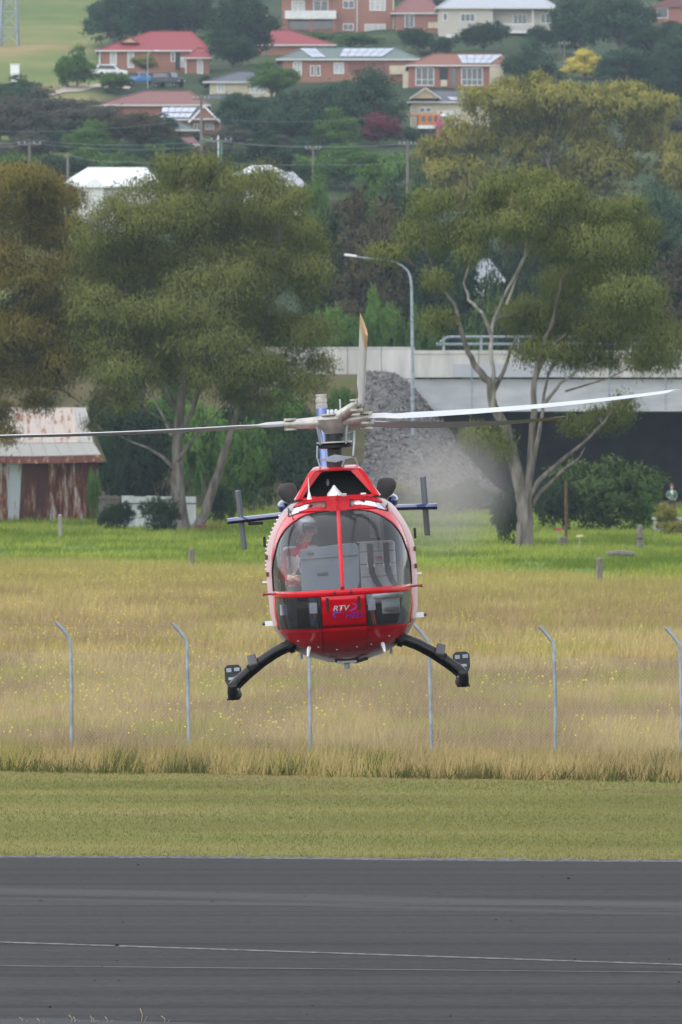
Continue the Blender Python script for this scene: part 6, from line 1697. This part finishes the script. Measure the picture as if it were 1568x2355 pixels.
# lettering on the centre panel
def text(body, x, z, size, m, name, shear=.25, sx=1.0, off=.0045):
    cu = bpy.data.curves.new(name, 'FONT'); cu.body = body; cu.size = size; cu.shear = shear; cu.align_x = 'CENTER'; cu.align_y = 'CENTER'; cu.offset = size * .02; cu.resolution_u = 3
    tmp = bpy.data.objects.new(name, cu); col.objects.link(tmp)
    me = bpy.data.meshes.new_from_object(tmp.evaluated_get(bpy.context.evaluated_depsgraph_get()))
    col.objects.unlink(tmp); bpy.data.objects.remove(tmp)
    me.transform(Matrix.Diagonal((sx, 1, 1, 1)))
    for v in me.vertices:
        v.co = S(x + v.co.x, z + v.co.y, off)
    me.materials.clear(); me.materials.append(m); me.name = name
    return link(name, me, heli)
purple = mat('purple_vinyl', (.16, .04, .42), .4); pale = mat('silver_vinyl', (.5, .48, .5), .4); dkv = mat('dark_red_vinyl', (.12, .0, .01), .4)
text('RTV', -.030, -.260, .085, dkv, 'lettering_shadow', sx=1.2, off=.003)
text('RTV', -.035, -.255, .08, pale, 'lettering', sx=1.2)
text('HELI', .105, -.342, .085, purple, 'lettering', sx=1.15)
def swoosh(pts, wd, m):
    mb = MB(); rows = [[], []]
    n_ = len(pts)
    for i, (x, z) in enumerate(pts):
        k_ = math.sin(math.pi * (i + .15) / (n_ - .7)) * wd
        rows[0].append(S(x, z - k_, .0042)); rows[1].append(S(x, z + k_, .0042))
    mb.grid(rows); mb.build('swoosh', m, heli)
swoosh([(.085, -.21), (.12, -.215), (.145, -.235), (.13, -.26), (.09, -.28), (.04, -.295)], .012, mat('violet_vinyl', (.3, .06, .35), .4))
swoosh([(-.02, -.30), (-.07, -.295), (-.115, -.305), (-.125, -.325), (-.10, -.345), (-.08, -.35)], .014, mat('blue_vinyl', (.14, .08, .5), .4))

# cabin interior
mb = MB(); mb.box((0, .25, -.53), (1.0, 1.7, .05)); mb.build('cabin_floor', inter, heli)
mb = MB(); mb.prism([(-.6, -.5), (.6, -.5), (.7, -.1), (.7, .5), (.5, .8), (-.5, .8), (-.7, .5), (-.7, -.1)], 1.12, 1.17); mb.build('cabin_bulkhead', mat('dark_lining', (.05, .055, .06), .8), heli)
ip = MB(); ip.prism([(-.45, -.08), (.16, -.08), (.19, .0), (.205, .30), (.20, .40), (.16, .44), (.05, .44), (-.43, .405), (-.45, .38)], -.62, -.38)
ipo = ip.build('instrument_panel', dashm, heli, bevel=.012)
MB().prism([(-.44, .285), (.19, .305), (.19, .312), (-.44, .292)], -.632, -.618).build('panel_seam', M['dark_metal'], ipo)
MB().box((-.33, -.625, .352), (.075, .02, .03)).build('panel_vent', M['dark_metal'], ipo, bevel=.008)
MB().box((-.21, -.625, .12), (.12, .015, .035)).build('panel_vent', M['dark_metal'], ipo, bevel=.008)
ip = MB(); ip.box((-.1, -.45, -.3), (.3, .3, .5)); ip.build('pedestal', M['dark_metal'], heli)
for sx_ in (-.44, .41):
    s0 = MB(); s0.box((sx_, .48, .12), (.40, .09, .62), (R(-8), 0, 0)); so = s0.build('seat_back', seatm, heli, bevel=.03)
    MB().box((sx_, .25, -.2), (.42, .46, .12)).build('seat_cushion', seatm, heli, bevel=.03)
    MB().box((sx_, .28, -.4), (.34, .4, .25)).build('seat_frame', M['dark_metal'], heli)
    if sx_ > 0:
        for dx in (-.08, .10):
            MB().grid([[(sx_ + dx + d_ + k_, y_, z_) for d_ in (-.033, .033)] for z_, y_, k_ in ((.41, .43, 0), (.2, .40, .0), (.08, .385, .01), (-.02, .36, .05), (-.10, .30, .10))]).build('harness_strap', strapm, heli, solid=.006)
            for d_ in (-.036, .036): MB().box((sx_ + dx + d_, .38, .165), (.012, .01, .04)).build('buckle', M['white'], heli)
        MB().box((sx_ + .01, .39, .25), (.08, .012, .03)).build('seat_label', mat('dull_pink_print', (.35, .12, .15), .8), heli)
        MB().tube([(sx_ - .22, .42, .43), (sx_ + .18, .42, .43)], .006, 6).build('seat_rail', M['white'], heli)
        for k_ in range(4): MB().box((sx_, .423 - (.12 - k_ * .14) * .14 * 1.0, -.1 + k_ * .14), (.39, .008, .006)).build('seat_seam', strapm, heli)
MB().box((.40, .62, .62), (.12, .05, .3)).build('door_post', M['grey_metal'], heli)
# things seen through the chin windows
for x in (-.66, -.335, .31):
    MB().box((x, -.72, -.25), (.085, .03, .12)).build('rudder_pedal', mat('grey_pedal', (.3, .31, .36), .5), heli, bevel=.008)
    MB().tube([(x, -.68, -.3), (x + .02, -.55, -.46)], .02, 6).build('pedal_arm', mat('orange_grip', (.35, .12, .06), .6), heli)
MB().box((.52, -.55, -.27), (.2, .1, .18)).build('radio_box', mat('pale_box', (.45, .5, .48), .6), heli, bevel=.008)
MB().box((.53, -.62, -.30), (.16, .1, .03)).build('radio_bracket', M['grey_metal'], heli)
MB().tube([(.32, -.65, -.155), (.66, -.58, -.15)], .035, 8).build('cabin_roll', seatm, heli)

# ------------------------------------------------------------------ people
def skin_body(name, pts, edges, root, parent, mats, classify, loc=None, sub=2):
    me = bpy.data.meshes.new(name)
    keys = list(pts); idx = {k_: i for i, k_ in enumerate(keys)}
    me.from_pydata([pts[k_][0] for k_ in keys], [(idx[a_], idx[b_]) for a_, b_ in edges], [])
    o = bpy.data.objects.new(name, me); col.objects.link(o)
    o.modifiers.new('skin', 'SKIN').use_smooth_shade = True
    if not me.skin_vertices: me.skin_vertices.new()
    for k_ in keys:
        sv = me.skin_vertices[0].data[idx[k_]]; r_ = pts[k_][1]
        sv.radius = r_ if hasattr(r_, '__len__') else (r_, r_); sv.use_root = (k_ == root)
    sd = o.modifiers.new('sub', 'SUBSURF'); sd.levels = sub; sd.render_levels = sub
    new = bpy.data.meshes.new_from_object(o.evaluated_get(bpy.context.evaluated_depsgraph_get()))
    bpy.data.objects.remove(o); new.name = name
    new.materials.clear()
    for m_ in mats: new.materials.append(m_)
    for p_ in new.polygons: p_.material_index = classify(p_.center); p_.use_smooth = True
    r_ = link(name, new, parent)
    return r_
def hand(pts, edges, wrist, key, d, side, up, s=1.0, curl=.6):
    """palm, four fingers and a thumb as short chains"""
    w_ = Vector(pts[wrist][0]); d = Vector(d).normalized(); side = Vector(side).normalized(); up = Vector(up).normalized()
    pk = key + 'palm'; pts[pk] = (w_ + d * .055 * s, (.036 * s, .018 * s)); edges.append((wrist, pk))
    for i, (o_, l_) in enumerate(((-.030, .062), (-.010, .075), (.011, .07), (.030, .055))):
        a_ = w_ + d * .095 * s + side * o_ * s; f1 = a_ + (d * (1 - curl) - up * curl).normalized() * l_ * .55 * s; f2 = f1 + (d * (1 - curl * 1.6) - up * curl * 1.3).normalized() * l_ * .5 * s
        for j, p_ in enumerate((a_, f1, f2)): pts[f'{key}f{i}{j}'] = (p_, (.0095 - .0012 * j) * s)
        edges += [(pk, f'{key}f{i}0'), (f'{key}f{i}0', f'{key}f{i}1'), (f'{key}f{i}1', f'{key}f{i}2')]
    t0 = w_ + d * .03 * s - side * .035 * s; t1 = t0 + (d * .6 - side * .5 - up * .3).normalized() * .035 * s; t2 = t1 + (d * .8 - up * .5).normalized() * .028 * s
    for j, p_ in enumerate((t0, t1, t2)): pts[f'{key}t{j}'] = (p_, (.012 - .0012 * j) * s)
    edges += [(pk, key + 't0'), (key + 't0', key + 't1'), (key + 't1', key + 't2')]
skin = mat('skin', (.58, .32, .25), .55, var=.1, scale=20)
jack = mat('red_jacket_cloth', (.75, .03, .075), .8, var=.12, scale=14)
jackw = mat('white_jacket_cloth', (.8, .79, .79), .8, var=.06, scale=14)
navy = mat('dark_trousers_cloth', (.02, .024, .035), .85, var=.2, scale=14)
pilot = empty('person', 'person in a white helmet and red and white jacket flying the helicopter', 'person', heli.matrix_basis @ Vector((-.45, .05, -.14)))
pilot.rotation_euler = (0, ROLL, 0)
PB = Vector((-.45, .35, -.14))
pp = {'pel': ((-.45, .35, -.06), (.16, .12)), 'spi': ((-.46, .37, .10), (.15, .11)), 'che': ((-.46, .35, .27), (.17, .12)), 'neb': ((-.44, .33, .40), (.075, .07)), 'nec': ((-.42, .31, .465), .07), 'hd1': ((-.375, .265, .545), (.085, .095)), 'hd2': ((-.37, .26, .64), (.085, .095)),
      'shr': ((-.62, .33, .33), .075), 'elr': ((-.665, .18, .10), .056), 'war': ((-.56, -.10, .085), .036), 'shl': ((-.28, .33, .33), .075), 'ell': ((-.23, .14, .10), .056), 'wal': ((-.32, -.1, .05), .036),
      'hir': ((-.55, .29, -.09), .10), 'knr': ((-.57, -.16, -.04), .07), 'anr': ((-.56, -.34, -.42), .045), 'tor': ((-.56, -.48, -.46), .035), 'hil': ((-.35, .29, -.09), .10), 'knl': ((-.33, -.16, -.04), .07), 'anl': ((-.34, -.34, -.42), .045), 'tol': ((-.34, -.48, -.46), .035)}
ee = [('pel', 'spi'), ('spi', 'che'), ('che', 'neb'), ('neb', 'nec'), ('nec', 'hd1'), ('hd1', 'hd2'), ('che', 'shr'), ('shr', 'elr'), ('elr', 'war'), ('che', 'shl'), ('shl', 'ell'), ('ell', 'wal'), ('pel', 'hir'), ('hir', 'knr'), ('knr', 'anr'), ('anr', 'tor'), ('pel', 'hil'), ('hil', 'knl'), ('knl', 'anl'), ('anl', 'tol')]
hand(pp, ee, 'war', 'r', (.55, -.6, .05), (.3, .3, -.8), (-.5, -.4, .1), 1.0, .7)
hand(pp, ee, 'wal', 'l', (.1, -.9, -.05), (.9, .1, 0), (0, 0, 1), 1.0, .7)
pp = {k_: (tuple(Vector(v_[0]) - PB), v_[1]) for k_, v_ in pp.items()}
def pcls(c):
    c = c + PB
    if c.z > .47: return 0
    if c.y < -.10 and c.z > .0: return 0
    if c.z < .0 and not (c.y < .05 and c.z > .03): return 3
    # white panel on the inner side of the near sleeve and chest
    if -.60 < c.x < -.46 and c.y < .33 and .07 < c.z < .33: return 2
    return 1
skin_body('body', pp, ee, 'pel', pilot, [skin, jack, jackw, navy], pcls)
hc = Vector((-.372, .26, .645)) - PB; fd = Vector((.72, -.69, 0)).normalized()
sidev = fd.cross(Vector((0, 0, 1)))
# helmet: cut ellipsoid shell opened at the face
hl = MB(); n_, m_ = 28, 16; fs_ = []
for j in range(m_ + 1):
    t_ = math.pi * .80 * j / m_
    for k_ in range(n_):
        a_ = 2 * math.pi * k_ / n_
        d_ = fd * math.cos(a_) * math.sin(t_) * .135 + sidev * math.sin(a_) * math.sin(t_) * .122 + Vector((0, 0, 1)) * math.cos(t_) * .13
        hl.v.append(tuple(hc + d_))
for j in range(m_):
    for k_ in range(n_):
        a_ = (2 * math.pi * (k_ + .5) / n_ + math.pi) % (2 * math.pi) - math.pi
        if j >= 8 and abs(a_) < 1.05: continue
        hl.f.append((j * n_ + k_, (j + 1) * n_ + k_, (j + 1) * n_ + (k_ + 1) % n_, j * n_ + (k_ + 1) % n_)); hl.m.append(0)
ho = hl.build('helmet', mat('white_helmet_shell', (.92, .93, .94), .25, coat=.8, var=.03), pilot, smooth=True, solid=.008)
vs_ = MB(); vs_.grid([[hc + (fd * math.cos(a_) * .14 + sidev * math.sin(a_) * .128) * k_ + Vector((0, 0, z_)) for a_ in np.linspace(-1.1, 1.1, 11)] for z_, k_ in ((.035, .99), (.0, 1.02), (-.03, 1.0))])
vs_.build('visor', mat('dark_visor', (.05, .055, .06), .12, coat=1), ho, smooth=True, solid=.006)
for s_ in (-1, 1):
    MB().lathe(hc + sidev * s_ * .105 + Vector((0, 0, -.055)), [(0, .05), (.03, .048), (.04, .03)], 14, tuple(sidev * s_)).build('ear_cup', mat('grey_ear_cup', (.5, .52, .55), .4), ho, smooth=True)
MB().tube([hc - sidev * .11 + Vector((0, 0, -.08)), hc - sidev * .07 + fd * .09 + Vector((0, 0, -.105)), hc + fd * .12 + Vector((0, 0, -.10))], .006, 6).build('microphone', blk, ho)
fc = MB(); fc.ell(hc + fd * .105 + Vector((0, 0, -.055)), (.014, .014, .022), 8, 6); fc.build('nose', skin, pilot, smooth=True)
MB().box(hc + fd * .098 + Vector((0, 0, -.095)), (.035, .035, .007), (0, 0, math.atan2(fd.x, -fd.y))).build('mouth', mat('lips', (.35, .12, .1), .5), pilot)
# harness and life vest over the chest
for x0_, x1_ in ((-.56, -.47), (-.37, -.42)):
    MB().grid([[Vector((x0_ + (x1_ - x0_) * u_ + d_, .33 - .10 * math.sin(min(u_ * 1.6, 1) * 1.5708) - .0, .40 - .36 * u_)) - PB for d_ in (-.035, .035)] for u_ in np.linspace(0, 1, 8)]).build('harness_strap', mat('grey_webbing', (.09, .1, .12), .8), pilot, solid=.01)

# bystander beyond the bushes
py_ = 400.0
pz = P(1545, 1190, py_).z
b_ = P(1545, 1190, py_)
wl = empty('ledge', 'low pale concrete ledge beside the big green bush, a person standing on it', 'ledge', (b_.x + 1.0, py_ + .3, tz(b_.x, py_)))
MB().box((0, 0, (pz - wl.location.z) / 2 - .06), (4.0, 1.2, pz - wl.location.z - .12 + .0)).build('base', M['concrete'], wl); MB().box((0, 0, pz - wl.location.z - .06), (4.2, 1.4, .115)).build('coping', cm_pale if 'cm_pale' in globals() else M['concrete'], wl)
man = empty('person', 'person in a green jacket and dark trousers standing on the ledge behind the bush', 'person', (b_.x, py_ + .2, pz))
q_ = {'pel': ((0, 0, .98), (.15, .12)), 'spi': ((0, .01, 1.15), (.15, .11)), 'che': ((0, .01, 1.36), (.18, .12)), 'neb': ((0, 0, 1.5), (.08, .07)), 'nec': ((0, -.01, 1.56), .058), 'hd1': ((0, -.03, 1.64), (.075, .085)), 'hd2': ((0, -.02, 1.76), (.082, .09)),
      'shr': ((-.2, 0, 1.43), .075), 'elr': ((-.3, -.04, 1.17), .052), 'war': ((-.2, -.22, 1.1), .034), 'shl': ((.2, 0, 1.43), .075), 'ell': ((.28, -.02, 1.15), .052), 'wal': ((.2, -.2, 1.02), .034),
      'hir': ((-.1, 0, .9), .1), 'knr': ((-.12, -.02, .5), .068), 'anr': ((-.13, .02, .1), .048), 'tor': ((-.14, -.14, .04), .04), 'hil': ((.1, 0, .9), .1), 'knl': ((.12, -.02, .5), .068), 'anl': ((.13, .02, .1), .048), 'tol': ((.14, -.14, .04), .04)}
eq = list(ee[:20])
hand(q_, eq, 'war', 'r', (.4, -.8, 0), (.1, 0, -1), (-.5, -.3, 0), 1.0, .5); hand(q_, eq, 'wal', 'l', (-.3, -.8, -.2), (.1, 0, 1), (.5, -.3, 0), 1.0, .5)
def mcls(c):
    if c.z > 1.53: return 0
    if c.z < .12: return 3
    if c.z < .97 and c.y > -.16: return 2
    if c.y < -.22: return 0
    if abs(c.x) < .05 and c.y < -.05 and c.z > 1.3: return 4
    return 1
skin_body('body', q_, eq, 'pel', man, [skin, mat('green_jacket_cloth', (.12, .2, .15), .85), navy, M['rubber'], M['white']], mcls)
mb = MB(); mb.ell((0, .0, 1.79), (.09, .105, .085), 14, 8); mb.build('hair', mat('grey_brown_hair', (.16, .12, .1), .9), man, smooth=True)
for s_ in (-1, 1): MB().ell((s_ * .085, -.02, 1.69), (.015, .02, .03), 6, 5).build('ear', skin, man)
MB().ell((0, -.125, 1.69), (.014, .02, .022), 6, 5).build('nose', skin, man); MB().box((0, -.112, 1.645), (.04, .012, .008)).build('mouth', jack, man)
for s_ in (-1, 1): MB().ell((s_ * .03, -.107, 1.72), (.011, .008, .007), 6, 5).build('eye', M['dark_glass'], man)

# ------------------------------------------------------------------ haze
hz = MB()
hz.box((0, 1120, 70), (1460, 2420, 146))
hm = bpy.data.materials.new('pale_haze'); hm.use_nodes = True
t = hm.node_tree; t.nodes.clear()
out = t.nodes.new('ShaderNodeOutputMaterial'); pv = t.nodes.new('ShaderNodeVolumePrincipled')
pv.inputs['Color'].default_value = (0.7, 0.85, 1.0, 1); pv.inputs['Density'].default_value = 0.0001
t.links.new(pv.outputs[0], out.inputs['Volume'])
ho = hz.build('haze', hm)
sm = bpy.data.materials.new('shimmer_smoke'); sm.use_nodes = True  # smoke puff added in place of the exhaust's heat shimmer
t = sm.node_tree; t.nodes.clear()
out = t.nodes.new('ShaderNodeOutputMaterial'); pv = t.nodes.new('ShaderNodeVolumePrincipled')
pv.inputs['Color'].default_value = (0.62, 0.58, 0.53, 1)
tc = t.nodes.new('ShaderNodeTexCoord')
ln = t.nodes.new('ShaderNodeVectorMath'); ln.operation = 'LENGTH'
mp = t.nodes.new('ShaderNodeMapping'); mp.inputs['Scale'].default_value = (1 / 1.05, 1 / 4.2, 1 / 0.95)
t.links.new(tc.outputs['Object'], mp.inputs[0]); t.links.new(mp.outputs[0], ln.inputs[0])
mr = t.nodes.new('ShaderNodeMapRange'); mr.interpolation_type = 'SMOOTHSTEP'
mr.inputs['From Min'].default_value = 1.0; mr.inputs['From Max'].default_value = 0.1; mr.inputs['To Min'].default_value = 0; mr.inputs['To Max'].default_value = 0.22
t.links.new(ln.outputs['Value'], mr.inputs[0])
t.links.new(mr.outputs[0], pv.inputs['Density']); t.links.new(pv.outputs[0], out.inputs['Volume'])
sb_ = MB(); sb_.ell((0, 0, 0), (1.07, 4.3, .97), 20, 12)
so_ = sb_.build('shimmer_smoke', sm); so_.location = P(1020, 1130, 88)
tag(so_, 'thin grey smoke standing in for exhaust heat shimmer behind the helicopter', 'smoke', None, 'stuff')
tag(ho, 'thin pale blue haze lying over the far hillside', None, None, 'stuff')
